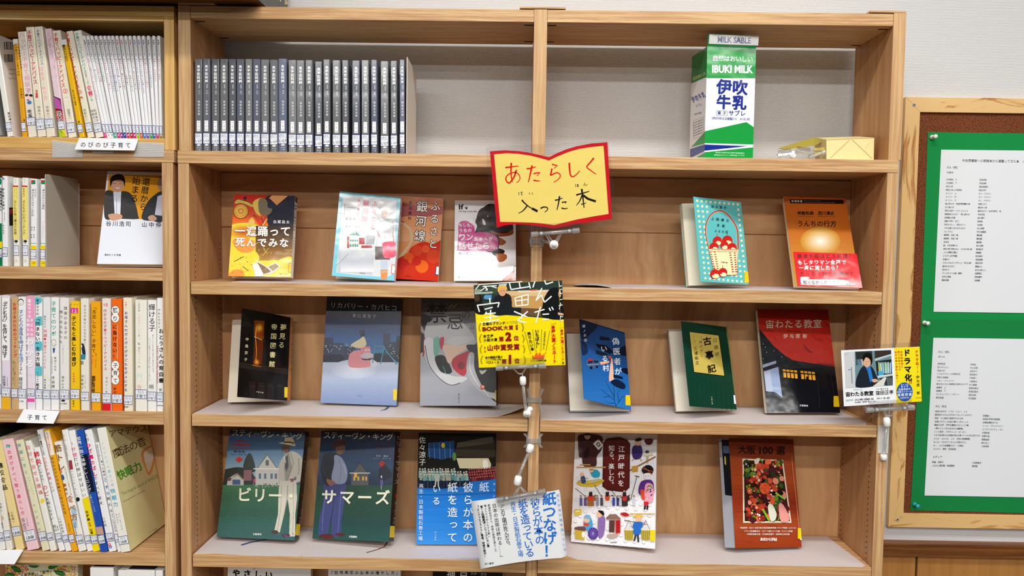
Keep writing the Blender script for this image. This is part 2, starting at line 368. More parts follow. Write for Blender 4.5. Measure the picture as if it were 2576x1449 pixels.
# front edge bands, the lighter strips of laminate
for a,b in((0,18),(1181.7,1199.5),(593.4,611.6)): part(case,'edge_band',a,b,-.9,0,0,ZD0-.4,WV,bev=.3)
part(case,'back_panel',18,1181.7,DEP-3,DEP,60,ZD0,WB,bev=0)
part(case,'back_rail',18.3,593,DEP-7,DEP-3.2,at(565,569.8,143).z,ZD0-2.6,WR,bev=.4)
part(case,'back_rail',612,1181.3,DEP-7,DEP-3.2,at(565,569.8,143).z,ZD0-2.6,WR,bev=.4)
for z1,z0 in SH+[(655,635)]:
    part(case,'shelf',20,592.2,-.4,DEP-8 if z1>1300 else DEP-3.5,z0,z1,WH); part(case,'shelf',612.6,1181,-.4,DEP-8 if z1>1300 else DEP-3.5,z0,z1,WH)
part(case,'plinth',18,1181,20,DEP-4,0,60,WH)
m=MB()
for z0,z1 in((665,850),(882,1096),(1126,1321),(1352,1410)):
    holes(m,18,(24,136),z0,z1,1); holes(m,1181.7,(24,136),z0,z1,-1)
m.build('peg_holes',case,kind='stuff')
# open shelf unit standing on the bookcase
hut=thing('open_shelf_unit','backless light wood shelf unit on top of the middle bookcase holding the milk carton','shelf',(600,75,ZD1))
ZT=1804; ZB=1783.6
part(hut,'side_panel',1.6,22,1,DEP,ZD1,ZT,WS); part(hut,'side_panel',1182.5,1203,1,DEP,ZD1,ZT+1,WS); part(hut,'divider',592.2,613.8,1,DEP,ZD1,ZT,WS)
for a,b,t in((1.6,22,ZT),(1182.5,1203,ZT+1),(592.2,613.8,ZT)): part(hut,'edge_band',a,b,0,1,ZD1+.2,t,WV,bev=.3)
part(hut,'top_board',22.3,591.9,.6,DEP,ZB,ZT-.4,WH); part(hut,'top_board',614.1,1182.2,.6,DEP,ZB,ZT-.4,WH)
for a,b in((2,62),(568,644),(1143,1202)): part(hut,'joining_plate',a,b,-.5,70,ZT+1.2,ZT+4.2,WH,bev=.2)
m=MB()
for x,s in((592,-1),(614,1),(22.3,1),(1182.2,-1)):
    for y in(18,125): m.box(min(x,x+s*16),max(x,x+s*16),y,y+5,ZB-.25,ZB+.5,RECESS_DARK)
m.build('screw_slot',hut,kind='stuff')
# ---------------------------------------------------------------- left bookcase and its pine frame
XO=at(436.5,600).x; XI=at(409,600).x
lcase=thing('bookcase','light wood bookcase at the left edge packed with spine-out books','bookcase',(XO-450,75,0))
lz1,lz0=at(438,378.5).z,at(438,409).z
part(lcase,'top_board',-900,at(438.3,390).x,-1.5,DEP,lz0,lz1,WH)
part(lcase,'side_panel',XI,XO,0,DEP,0,lz0-.3,WS); part(lcase,'edge_band',XI,XO,-.9,0,0,lz0-.5,WV,bev=.3); part(lcase,'side_panel',-900,-882,0,DEP,0,lz0,WS)
LS=[]
for a,b in((675.6,706.8),(1036.6,1069),(1394,1423.7)):
    LS.append(at(405,a).z); part(lcase,'shelf',-881,XI-.5,-.4,DEP-3,at(405,b).z,at(405,a).z,WH)
part(lcase,'shelf',-881,XI-.5,-.4,DEP-3,615,635,WH)
part(lcase,'back_panel',-882,XI,DEP-3,DEP,60,lz0,WB,bev=0); part(lcase,'back_rail',-882,XI-.3,DEP-7,DEP-3.2,at(240,567,143).z,lz0-2.6,WR,bev=.4)
lh=thing('open_shelf_unit','yellowish pine shelf frame standing on the left bookcase around the childcare magazines','shelf',(XO-450,75,lz1))
fx0,fx1=at(415,369).x,at(440,369).x; fz0,fz1=lz1+.4,at(200,346).z; ft1,ft0=at(420,15.5).z,at(420,42).z
part(lh,'bottom_board',-900,fx0-.2,-.5,DEP,fz0,fz1,YH); part(lh,'side_panel',fx0,fx1,-.5,DEP,fz0,ft1-17,YV); part(lh,'top_board',-900,fx1,-.5,DEP,ft1-17,ft1,YH)
part(lh,'back_panel',-900,fx0,DEP-4,DEP-.5,fz1,ft1-17,RAIL,bev=0); part(lh,'front_rail',-900,fx0-.2,-.5,12,ft1-25,ft1-17.2,YH)
LZ1=fz1
# long box lying across the tops of both cases
bx=thing('display_box','wooden box with a black side lying on top of the left shelves','box',(-200,60,ZT+4.2))
xb=at(660,14.5,0).x
part(bx,'body',-1000,xb-1.5,-80,DEP-6,ZT+4.4,ZT+150,RAIL,bev=.5)
m=MB(); m.box(xb-1.4,xb,-80,DEP-6,ZT+4.4,ZT+150,M('15130F','g')); m.build('side_board',bx)
c=Cv((xb+.1,-80,ZT+4.4),(0,1,0),(0,0,1),224,146,(400,0,7.156)); c.T('a',2290,20,size=150,c='D9B872',b=.02); c.T('r',2205,-30,size=150,c='D9B872',b=.02); c.done(bx)
# ---------------------------------------------------------------- cork board and what is pinned to it
YF=159.5
cb=thing('cork_board','cork board in a knotty pine frame on the wall right of the bookcase','notice board',(at(2600,700,YF).x,150,at(2600,700,YF).z))
X0=at(2278.5,243.5,YF).x; Z1=at(2278.5,243.5,YF).z; Z0=at(2238.5,1326,YF).z; xi=at(2315,282,YF).x; zi1=at(2315,282,YF).z; zi0=at(2273,1292,YF).z; X1=X0+900; wd=xi-X0
def mitre(name,pts,mat):
    m=MB(); m.slab([(x,YF,z) for x,z in pts],(0,1,0),12,mat); m.build(name,cb,bevel=.6)
mitre('frame_rail',[(X0,Z1),(xi,zi1),(X1-wd,zi1),(X1,Z1)][::-1],FH); mitre('frame_rail',[(X0,Z0),(X1,Z0),(X1-wd,zi0),(xi,zi0)][::-1],FH)
mitre('frame_stile',[(X0,Z0),(xi,zi0),(xi,zi1),(X0,Z1)][::-1],FV); mitre('frame_stile',[(X1-wd,zi0),(X1,Z0),(X1,Z1),(X1-wd,zi1)][::-1],FV)
part(cb,'cork_sheet',xi-2,X1-wd+2,YF+5,YF+10,zi0-2,zi1+2,CORK,bev=0)
for px in((2299.4,264),(2257.5,1307)):
    p=at(*px,YF); m=MB(); m.tube([(p.x,YF-1,p.z),(p.x,YF+1,p.z)],3,STEEL,12)
    m.box(p.x-2,p.x+2,YF-1.2,YF-1,p.z-.4,p.z+.4,RECESS_DARK); m.box(p.x-.4,p.x+.4,YF-1.2,YF-1,p.z-2,p.z+2,RECESS_DARK); m.build('frame_screw',cb)
def sheet(name,label,cat,px,Y,col,t=.35,kind='m',crop=(0,0,1)):
    P=[at(a,b,Y) for a,b in px]; x=[p.x for p in P]; z=[p.z for p in P]
    r=thing(name,label,cat,(sum(x)/4,Y,min(z))); m=MB(); m.slab([tuple(p) for p in P],(0,1,0),t,M(col,kind)); sh=m.build('sheet',r)
    c=Cv((min(x)-20,Y,min(z)-20),(1,0,0),(0,0,1),1500,1500,crop,kind); c.clip=False; c.part=sh; return r,c
# px order: BL BR TR TL as seen
g,_=sheet('green_backing','upper green paper sheet pinned to the cork board','paper',[(2317,806),(2720,809),(2720,337.5),(2334.2,332.2)],YF+4.2,'118A43')
g,_=sheet('green_backing','lower green paper sheet pinned with a blue pin at its corner','paper',[(2290.3,1283.5),(2720,1294),(2720,808),(2317.5,803)],YF+3.7,'11803F')
r,c=sheet('book_list','typed white list headed by the longest title line on the upper green sheet','paper',[(2348.6,784.2),(2700,789),(2700,380),(2367.6,376.5)],YF+3.2,'E2E6EA',crop=(2300,320,3.449))
ink='33373C'
c.T('中央図書館への寄贈本から選書してきた本',428,290,897,297,27,ink,.008); c.T('20',945,298,965,299,20,ink)
c.T('大人・読む',292,348,370,350,24,ink); c.T('文庫本',290,393,330,393,20,ink)
L1=['日本国紀　上','日本国紀　下','岸辺の旅','教室に並んだ背表紙','オリジン　上','オリジン　中','オリジン　下','猫の神さま　茶柄屋敷騒動の巻','化け者心中','時代小説ザ・ベスト２０２４','新御宿かわせみ７　青い服の女','招魂蝋人形館','首斬り奉行　抜刀','昨日のカレー、明日のパン','それを愛とまちがえるから','ひょうたん','陰陽師　女蛇ノ巻','陰陽師　玉兎ノ巻','出世花','殺、十手を預かる','東京の霧の物味ばなし　むすめの祝い膳','JR上野駅公園口','とりかへばや物語','永遠の０','スキュラ＆カリブディス　死の口吻','憑きものさがし','花冷えて','プールサイド小景・静物','幻月と探偵','鴨休刑事']
L2=['百田尚樹','百田尚樹','湯本香樹実','相沢沙呼','ダン・ブラウン','ダン・ブラウン','ダン・ブラウン','仲野ワタリ','蝉谷めぐ実','朝井まかて、永井沙耶子、他','平岩弓枝','皆川博子','牧秀彦','木皿泉','井上荒野','宇江佐真理','夢枕獏','夢枕獏','高田郁','赤川次郎','宮本紀子','柳美里','鈴木裕子','百田尚樹','相沢沙呼','霧島けい','あさのあつこ','庄野潤三','伊吹亜門','似鳥鶏']
for i,(a,b) in enumerate(zip(L1,L2)):
    y=454+i*30.1; x=285-i*1.35; n=len(a)-1; wd_=min(15.5,235/max(n,1)); c.T(a,x,y,x+n*wd_,y+n*.15,min(18,wd_*1.12),ink)
    x=572-i*1.45; n=len(b)-1; wd_=15.5; c.T(b,x,y+3,x+n*wd_,y+3+n*.15,18,ink)
c.done(r)
r,c=sheet('book_list','typed white list with three headings on the lower green sheet','paper',[(2325.8,1246.5),(2700,1253),(2700,854.5),(2348.1,849.7)],YF+2.7,'E0E5E9',crop=(2300,740,4.529))
c.T('大人・読む',285,657,392,660,31,ink); c.T('単行本',285,714,337,716,24,ink)
A=['風琴密室','囚いはつよい','流浪の月','こどもクラニック診察日記','昭和の指導者','ハロー・グッドバイ','夢を見るために毎朝僕は目覚めるのです','諸葛亮　上','諸葛亮　下','マンチュリアン・リポート','東京芭蕉']
B=['村崎友','村上有香','凪良ゆう','肥田美子','戸板康一','小路幸也','村上春樹','宮城谷昌光','宮城谷昌光','浅田次郎','又吉直樹']
for i,(a,b) in enumerate(zip(A,B)):
    y=793+i*38.6; x=276-i*2; n=len(a)-1; q=min(22,340/n); c.T(a,x,y,x+n*q,y+2,min(24,q*1.1),ink); x=650-i*2.6; n=len(b)-1; c.T(b,x,y+8,x+n*22,y+10,24,ink)
c.T('大人・知る',252,1277,355,1279,30,ink)
c.ox,c.oy,c.sc=2200,1020,3.378
A=['地球の歩き方　ソウル’２３〜’２４','認知症の人の心の中はどうなっているのか？','地球　４６億年の秘密がわかる本','主婦にやさしいお金の増やし方Book','毒殺の化学　世界を震撼させた１１の毒','一瞬でYESを引き出す心理戦略。','インド哲学　バガヴァッド・ギーター','ユダヤ宝石商はなぜ四国の剣山を買ってくれと私に頼んだか','ASD ADHD LD　女性の発達障害','もしも、うちのワンちゃんが話せたら…','Dr.コパの金運爆上げ！一日風水','AERA 増刊　羽生結弦']
B=['','佐藤眞一','地球科学研究倶楽部','主婦投資家ゆりな','ニール・ブラッドベリー','メンタリストDaiGo','大塚和彦','佐野行俊','宮尾益知','西川文二','小林祥晃','']
for i,(a,b) in enumerate(zip(A,B)):
    y=50+i*28.9; x=521-i*1.4; n=len(a)-1; q=min(16.2,378/n); c.T(a,x,y,x+n*q,y+3,min(18,q*1.12),ink)
    if b: x=930-i*1.6; n=len(b)-1; c.T(b,x,y+8,x+n*16.5,y+10,18,ink)
c.T('メディア',503,437,565,438,22,ink)
for a,x,y in(('新編　枕草子',498,481),('小沼和美子',836,487),('ふるさと銀河線　軌道春秋',496,511),('高田郁',835,515)): c.T(a,x,y,x+(len(a)-1)*16,y+1,18,ink)
c.done(r)
def pin(px,col,lab):
    p=at(*px,YF+2); r=thing('push_pin',lab,'pin',(p.x,YF+2,p.z)); m=MB(); mt=M(col,'t')
    m.tube([(p.x,YF+4,p.z),(p.x,YF+1,p.z),(p.x+.3,YF-.5,p.z),(p.x+.5,YF-4,p.z),(p.x+.6,YF-7.5,p.z),(p.x+.8,YF-9,p.z),(p.x+.8,YF-10,p.z)],[4.2,4.2,2.6,2.2,2.8,3.9,3.6],mt,16); m.build('pin_head',r,smooth=True)
    m=MB(); m.tube([(p.x,YF+9,p.z),(p.x,YF+4,p.z)],.5,STEEL,6); m.build('needle',r)
pin((2345,345),'EDEDED','white push pin at the top left corner of the green paper'); pin((2326,812),'EDEDED','white push pin halfway down the green paper'); pin((2301,1269),'2FA9BC','light blue push pin at the bottom left of the green paper')
# ---------------------------------------------------------------- shelf liners
def liner(lab,pts,z,flaps=()):
    r=thing('shelf_liner',lab,'shelf liner',(sum(p[0] for p in pts)/len(pts),60,z)); m=MB(); n=len(pts); zz=[z+.08+(p[2] if len(p)>2 else 0) for p in pts]
    P=[Vector((p[0],p[1],q)) for p,q in zip(pts,zz)]; m.add(P+[p+Vector((0,0,.5)) for p in P],[tuple(range(n-1,-1,-1)),tuple(range(n,2*n))]+[(i,(i+1)%n,(i+1)%n+n,i+n) for i in range(n)],LINER); m.build('liner_sheet',r)
    for fl in flaps:      # curled-up end: rows of (x,y) front and back points with their lift
        m=MB(); vs=[]
        for x,y0,y1,l in fl: vs+=[Vector((x,y0,z+.1+l)),Vector((x,y1,z+.1+l*.6))]
        k=len(vs); m.add(vs+[v+Vector((0,0,.5)) for v in vs],[(2*i,2*i+1,2*i+3,2*i+2) for i in range(k//2-1)]+[(k+2*i,k+2*i+2,k+2*i+3,k+2*i+1) for i in range(k//2-1)]+[(0,k,k+1,1),(k-2,k-1,2*k-1,2*k-2)]+[(2*i,2*i+2,k+2*i+2,k+2*i) for i in range(k//2-1)],LINER); m.build('curled_edge',r)
    return r
def px2(lst,z): return [(atz(a,b,z).x,max(-.3,atz(a,b,z).y)) for a,b in lst]
zA,zB,zC=[s[0] for s in SH]
liner('translucent liner under the orange paperback on the upper left display shelf',[(86,8),(120,2),(180,0),(470,0),(500,1),(530,14),(500,40),(500,135),(90,135)],zA)
liner('translucent liner on the empty stretch of the upper right display shelf',[(730,1),(790,0),(1100,0),(1150,20),(1150,135),(730,135)],zA,[[(670,22,70,2.5),(685,10,100,4),(705,4,120,4),(722,1,130,2),(730,.5,135,0)]])
liner('dotted liner of the second display shelf left, its right corner curling up',[(21,4),(60,3),(90,0),(420,0),(470,4),(520,16),(541,22),(541,130),(24,140)],zB,[[(541,22,130,0),(550,26,120,2),(562,30,110,5),(574,34,95,9),(584,38,80,13)]])
liner('dotted liner of the second display shelf, right side',[(613.5,6),(640,0),(1040,0),(1090,7),(1165,5),(1172,20),(1165,140),(614,140)],zB)
liner('dotted liner of the third display shelf under the left king-size novels',[(21,3),(60,7),(90,3),(130,0),(206,0),(210,30),(210,142),(22,142)],zC)
liner('brighter dotted liner of the third display shelf, overlapping left piece',[(207,-.3),(300,-.2),(340,1),(560,0),(585,4),(585,142),(212,142)],zC+.1)
liner('dotted liner of the third display shelf, right side',[(660,28),(680,10),(720,3),(800,0),(1166,0),(1174,8),(1160,142),(660,142)],zC)
# ---------------------------------------------------------------- spine-out books
CREAM='EDE6D2'
def spine(crop,TL,TR,BR,BL,col,lab,lb=None,lt=('知る','子育て'),y0=None,dep=128,zf=0,side=None,cat='book',group=None,name='book',page='E9E0C8',label_x1=None,top=None,ink='g'):
    ox,oy,sc=crop; y0=random.uniform(2,8) if y0 is None else y0
    P=[at(ox+a/sc,oy+b/sc,y0) for a,b in(TL,TR,BR,BL)]
    t=(P[0]+P[1])/2; b=(P[2]+P[3])/2; ey=(t-b).normalized(); ex=Vector((ey.z,0,-ey.x)); wa,wb=(P[1]-P[0]).dot(ex),(P[2]-P[3]).dot(ex); w=min(wa,wb)+.2*abs(wa-wb)-.3; h=(t-b).length
    O=b-ex*w/2; low=min(O.z,(O+ex*w).z); sh=(zf+.25-low)/ey.z; O=O+ey*sh; h-=sh
    if top: h=min(h,(top-O.z)/ey.z)
    r=thing(name,lab,cat,(b.x,y0+dep/2,zf),group)
    m=MB(); k=.7; e=min(1.3,w*.2); pf=[(0,dep),(0,e*1.5),(e*.35,e*.4),(e,0),(w-e,0),(w-e*.35,e*.4),(w,e*1.5),(w,dep),(w-k,dep),(w-k,2.2),(k,2.2),(k,dep)]
    Q=[O+ex*a+Vector((0,d,0)) for a,d in pf]; n=len(Q); Q2=[q+ey*h for q in Q]
    m.add(Q+Q2,[tuple(range(n-1,-1,-1)),tuple(range(n,2*n))]+[(i,(i+1)%n,(i+1)%n+n,i+n) for i in range(n)],M(col,ink)); cv=m.build('cover',r)
    m=MB(); q=[O+ex*a+Vector((0,d,0))+ey*bb for bb in(1,h-1.2) for a,d in((k+.05,2.3),(w-k-.05,2.3),(w-k-.05,dep-1.5),(k+.05,dep-1.5))]; m.hexa(q,M(page,'m')); m.build('page_block',r)
    c=Cv(O+Vector((0,y0*0,0)),ex,ey,w,h,crop,ink); c.k=.05; c.root=r; c.side=Cv(O+ex*w,(0,1,0),ey,dep,h,crop,ink); c.H_=h; c.part=cv; c.side.part=cv
    if lb:
        xm=(BL[0]+BR[0])/2; c.lb=(c.L(xm,lb[1])[1],c.L(xm,lb[0])[1],lt)
    else: c.lb=None
    return c
def fin(c):
    if c.lb: c.lab(c.lb[0],c.lb[1],c.lb[2][0],c.lb[2][1])
    c.done(c.root); c.side.done(c.root)
def low(c,col,y,x=None):      # colour everything of the spine below the crop height y
    b=c.L(x or 0,y)[1]; c.lrect(col,0,0,c.w,b,'colour_band#%d'%y)
def band(c,col,ya,yb,x):
    c.lrect(col,0,c.L(x,yb)[1],c.w,c.L(x,ya)[1],'colour_band#%d'%ya)
G1='books on the top left shelf'
R1=(0,0,3.45); z=LZ1
c=spine(R1,(-215,330),(-150,330),(18,1188),(-48,1188),'8E8E8A','grey book cut off by the left edge on the top left shelf',zf=z,group=G1); fin(c)
c=spine(R1,(-75,300),(-22,300),(112,1188),(62,1188),'EEECE6','white book with two barcodes on its back at the left of the top shelf',(1060,1140),('知る','社会'),zf=z,group=G1)
c.T('筒井康二',77,985,92,1062,24,'222222',.01)
for y0_,y1_ in((362,430),(470,538)):
    x=36
    while x<112: wv=random.choice((2,3,5)); c.side.poly('2B2B28',[(x,y1_),(x+wv,y1_+1),(x+wv-3,y0_+1),(x-3,y0_)],'barcode'); x+=wv+random.choice((2,3,4))
for y_ in(600,638,680): c.side.H('ISBN978-4-09-38',75,y_,150,y_+6,10,'55524A')
fin(c)
c=spine(R1,(112,338),(152,338),(238,1188),(187,1188),'E5A319','orange-yellow book with a white top band, third on the top left shelf',(1062,1142),('知る','社会'),zf=z,group=G1)
c.lrect('EDE9DF',0,c.H_-9,c.w,c.H_,'colour_band'); c.T('人は違認知は認知症',158,385,184,585,17,'222222'); c.T('ダメ男にしてしまうのか',136,385,162,650,24,'222222',.01); c.T('岩月謙司',183,775,190,845,19,'332200'); c.T('黄',210,1045,size=22,c='332200'); fin(c)
c=spine(R1,(150,278),(225,272),(322,1188),(240,1188),'E8E1D6','cream book with large pale pink title and two cartoon heads on its spine',(1018,1088),zf=z,group=G1)
c.T('ハッピー子育て相談室',190,305,246,785,50,'E39AB4',.008)
c.ell('F3D9C0',238,838,16,18); c.ell('4A3A34',232,826,16,10,-10); c.ell('F3D9C0',266,842,16,17); c.ell('221C1C',270,828,18,11,10); c.ell('3C78B8',255,890,20,16); c.ell('C84A8C',243,868,14,6)
c.T('明橋',256,968,262,1003,34,'222222',.02); fin(c)
c=spine(R1,(222,238),(290,231),(400,1188),(322,1188),'EAE3CE','cream book with crimson title and a girl in red on its spine',(1030,1125),zf=z,group=G1)
c.T('子育てハッピーアドバイス',252,285,306,712,42,'CF1F4F',.015); c.ell('C98A5A',318,790,11,11); c.poly('D84A5A',[(310,803),(326,803),(332,850),(308,850)]); c.T('明橋大二',337,932,346,1015,24,'555555'); fin(c)
c=spine(R1,(292,232),(368,230),(475,1188),(403,1188),'EAE3CE','cream book with blue title above faded pink lettering on the top left shelf',(1030,1110),zf=z,group=G1)
c.T('子育てハッピーアドバイス',328,272,364,552,25,'1F5FA8',.02); c.T('ほめ方・叱り方',357,600,396,850,40,'EFA6B4',.01); c.T('明橋大二',410,932,420,1016,24,'555555'); fin(c)
c=spine(R1,(385,250),(442,248),(580,1192),(512,1192),'E6CDD6','pink mottled book with a bright purple, red and orange picture at its foot',(1045,1125),zf=z,group=G1)
for i in range(90):
    a=random.uniform(0,1); x=388+a*150+random.uniform(0,45); y=270+a*570; c.line(random.choice(('C98CA4','D8B0C0','F6EFF2','B8768E')),[(x,y),(x+random.uniform(-12,12),y+random.uniform(8,26))],2.5)
c.poly('B85AA8',[(455,835),(560,865),(580,960),(480,950)]); c.poly('D42A24',[(480,940),(590,960),(590,1040),(490,1040)]); c.line('15151A',[(462,838),(520,862),(575,930)],9); c.line('15151A',[(480,950),(540,958),(585,1000)],8); c.poly('F08A1E',[(560,1000),(610,990),(610,1060),(560,1060)])
c.T('尾木',514,985,522,1025,44,'FFFFFF',.05); c.T('尾木',514,985,522,1025,44,'1A1A1A',.01); c.poly('A8CC30',[(500,1120),(620,1120),(620,1200),(500,1200)]); c.poly('E8D81E',[(530,1130),(560,1125),(615,1200),(560,1200)]); c.line('1A1A1A',[(525,1132),(585,1200)],5); fin(c)
c=spine(R1,(452,268),(522,262),(665,1192),(590,1192),'EAE4CF','cream book with red title ending in a circled two',(1062,1150),zf=z,group=G1)
c.T('子育てハッピーアドバイス',482,305,548,742,40,'D81E3C',.015); c.T('②',566,790,size=50,c='D81E3C',b=.01); c.ell('EFE8DC',575,862,16,18); c.line('99907C',[(560,850),(575,842),(590,852)],3); c.T('明橋大二',595,958,604,1018,24,'555555'); fin(c)
c=spine(R1,(530,345),(574,342),(737,1190),(680,1190),'EAB716','deep yellow book with a white top band among the cream advice books',(1075,1150),('知る','社会'),zf=z,group=G1)
c.lrect('E8E6EA',0,c.H_-9,c.w,c.H_,'colour_band'); c.T('妻のトリセツ',553,400,579,522,28,'1A1A1A',.02); c.T('黒川伊保子編著',633,790,656,905,18,'332A10'); c.T('黄',685,1060,size=22,c='332200'); fin(c)
c=spine(R1,(573,272),(628,268),(820,1190),(752,1190),'EAE4CF','cream book with red title ending in a circled three',(1062,1145),zf=z,group=G1)
c.T('子育てハッピーアドバイス',583,310,674,752,40,'D01E3A',.015); c.T('③',692,798,size=44,c='D01E3A',b=.01); c.ell('B0764A',706,852,14,16); c.ell('F2D8BE',708,860,8,10); c.T('明橋大二',734,958,748,1035,24,'555555'); fin(c)
c=spine(R1,(637,268),(702,264),(905,1192),(822,1192),'ECE8DC','off-white book with teal title and large magenta characters, beside the thin magazines',(1065,1145),zf=z,group=G1)
c.T('子育てハッピーアドバイス',667,298,739,622,31,'189A9A',.015); c.T('笑顔いっぱい',745,645,766,732,17,'222222'); c.T('食育',773,765,785,812,46,'DB1F5E',.02); c.T('の巻',789,842,796,868,22,'189A9A'); c.T('松成容子',825,958,845,1045,25,'444444'); c.T('明橋大二',800,965,820,1048,25,'444444'); fin(c)
tx=[712,746,780,816,856,892,926,960,998,1036,1074,1112,1150,1188,1228,1272,1318,1362]; bxs=[905+28.2*i for i in range(18)]
tc_=['D23A8A','3A9A50','D46A8C','2BA79A','B8407A','6A4AA0','4A4AA8','6A3A90','A82A3A','8A2A6A','5A8A3A','9A5A3A','3A6AA8','7A4A9A','B8324A','2A78B8','C83A5A','C8387A']
tg=['D83A8A','EEEEF2','EEEEF2','2BAF9F','C62457','7A3FA0','2A3F9A','C81F3F','B8203A','C8267A','8DB82A','E0522A','2F7FC0','7A50A8','2F9F50','3A60B0','C03A6A','8A8A2A']
tn=['桃色','白','灰','青緑','紅','紫','紺','赤','臙脂','牡丹','黄緑','朱','青','藤','緑','藍','撫子','芥子']
cn=['pink','blank, nearest the off-white book','blank, second from the off-white book','teal','crimson','purple','navy blue','red, right of the navy one','dark red','magenta','lime green','orange-red','sky blue','lilac','green','dark blue','hidden, second from the frame','hidden, against the pine frame']
tt=['お母さんが困るだけで、かしこく優しい子に','やさしく、強くほめ方に','子どもの心を育てる言葉','笑うほど子どもが伸びる','心が荒れる子、やさしくて強い子','ガミガミをやめれば子どもは変わる','子どもがぐんぐん伸びる親の口ぐせ','考える力を伸ばす親、つぶす親','親が変わると、頭のいい子に育つ','甘えさせるといい性格が育つ','傷つきやすい子、敏感な子の育て方','やさしい子、愛される子の育て方','叱るをやめれば、子どもは変わる','思いどおりにならないと乱暴になる子','話を聞ける子はどんどん伸びる','叱り方で子どもの性格は変わる','乱暴な子、わがままな子','上手な叱り方、ほめ方']
for i in range(18):
    a,b_=tx[i],bxs[i]
    c=spine(R1,(a,312),(a+25,309),(b_+26,1194),(b_,1194),'EFEFF1','thin white childcare magazine, tag at its foot '+cn[i],(1072+i*1.2,1148+i),zf=z,name='magazine',cat='magazine',group='thin white childcare magazines in a row',dep=118,y0=4+(i%3)*1.6)
    sl=(b_-a)/884; X=lambda y: a+14+(y-312)*sl
    c.T('PHP',X(352),352,X(384),384,19,['1A1A1A','1A1A1A','1A1A1A','1A1A1A','202028','1F1A4A','202028','202028','A82038','A81F3A','5E8A3A','A8241F','2A4A9A','3A3A8A','1A1A1A','1A1A1A','1A1A1A','1A1A1A'][i],.05)
    c.T('のびのび子育て',X(400),400,X(486),486,15,'3A3A42'); n=len(tt[i]); c.T(tt[i],X(515),515,X(515+n*17),515+n*17,15.5,tc_[i],.01); low(c,tg[i],1155,X(1155)); c.T(str(i+1)[-1],X(1172),1172,size=24,c='FFFFFF' if i not in(1,2) else '6A4A8A',b=.02,v=True); fin(c)
# second left shelf
R2=(0,400,4.263); z=LS[0]; G2='pocket books on the second left shelf'
c=spine(R2,(-70,200),(17,200),(24,1138),(-60,1138),'EFEFEF','white book with green foot cut off by the left edge, second left shelf',(960,1060),('知る','美術'),zf=z,group=G2,dep=105)
c.ell('12805A',0,240,16,38); c.T('血管医学現場から',8,320,8,545,28,'222222',.02); low(c,'137A4A',690); band(c,'F2DA1E',885,955,10); fin(c)
c=spine(R2,(20,180),(78,182),(82,1138),(24,1138),'F0F1F2','white art pocket book with a dark picture on its side face',(948,1045),('知る','美術'),zf=z,group=G2,dep=105)
c.T('ん',37,208,size=34,c='1F3F8A',b=.04); c.T('時を駆ける美術',35,328,37,530,29,'1A1A1A',.015); c.T('森村泰昌',37,715,38,795,19,'333333'); c.T('芸術家の時間旅行',48,575,48,665,12,'666666'); c.side.poly('1E1414',[(100,715),(140,715),(138,520),(98,520)]); c.side.poly('B8241E',[(104,600),(136,570),(136,536),(104,540)]); fin(c)
def ybook(x0,x1,x2,x3,lab,ts):
    c=spine(R2,(x0,200),(x1,200),(x3,1138),(x2,1138),'F0EDE4',lab,(928,1036),zf=z,group=G2,dep=105,y0=3); xm=(x0+x1)/2
    band(c,'F2E07A',302,862,xm); band(c,'C8252E',285,300,xm)
    for a in ts: c.T(*a)
    c.T('と',xm,222,size=17,c='666666'); c.T('17',xm,250,size=15,c='666666'); c.ell('2A2A1E',xm+7,882,19,14,name='tree_mark'); c.rect('2A2A1E',xm+4,885,xm+10,910,'tree_mark'); c.T('文',xm+8,1093,size=22,c='8A8A80'); fin(c)
ybook(137,195,142,208,'pale yellow pocket book with red line and two short title columns, left of its twin',[('子どもが育つ魔法の言葉',162,462,165,795,33,'2A2412',.005),('ドロシー・ロー・ノルト',178,315,178,410,11,'2A2412'),('レイチャル・ハリス',158,315,158,405,11,'2A2412')])
ybook(235,294,236,308,'pale yellow pocket book with red line, right one of the twins',[('菅原裕子',255,322,256,398,20,'2A2412',.01),('子どもの心のコーチング',256,460,257,798,34,'2A2412',.005)])
for x0,x1,x2,x3,ts,lab in((328,388,318,397,[('身のまわりのモノの技術',354,335,350,602,26,'2A2A2A',.008),('涌井　良幸',367,735,364,840,19,'555555'),('涌井　貞美',340,735,337,840,19,'555555'),('雑学科学読本',379,328,379,402,13,'555555')],'white science pocket book with red and green corner mark, left of its twin'),(432,484,427,491,[('身のまわりの理科',466,335,464,530,26,'2A2A2A',.008),('アーテファクトリー',462,680,458,848,18,'666666')],'white science pocket book touching the grey metal bookend')):
    c=spine(R2,(x0,210),(x1,212),(x3,1143),(x2,1143),'F0F0F1',lab,(970,1074),('知る','その他'),zf=z,group=G2,dep=105,y0=3); xm=x0+28
    c.poly('1F8A5A',[(x0+8,270),(x0+52,270),(x0+52,226),(x0+8,226)],'corner_mark'); c.poly('C8282A',[(x0+8,262),(x0+44,226),(x0+8,226)],'corner_mark')
    for a in ts: c.T(*a)
    band(c,'1F8A5A',902,907,xm); band(c,'F0D21E',928,966,xm); low(c,'F0D21E',1088,xm); c.T('648',xm-5,1115,xm+15,1115,19,'4A4A10',v=False); fin(c)
r=thing('bookend','grey metal bookend holding up the pocket books on the second left shelf','bookend',(at(487,900,0).x,60,z))
xb_=at(114.6,560,2).x
m=MB(); zft=at(115,437.5,4).z; zbk=at(188,450,96).z
m.slab([(xb_,2,z+.4),(xb_,100,z+.4),(xb_,100,zbk-6),(xb_,96,zbk),(xb_,8,zft),(xb_,3,zft-1),(xb_,2,zft-4)],(1,0,0),1.0,M('B8B0A2','t')); m.build('upright_plate',r); m=MB(); m.box(xb_-58,xb_,20,100,z+.02,z+.22,M('B8B0A2','t')); m.build('base_plate',r)
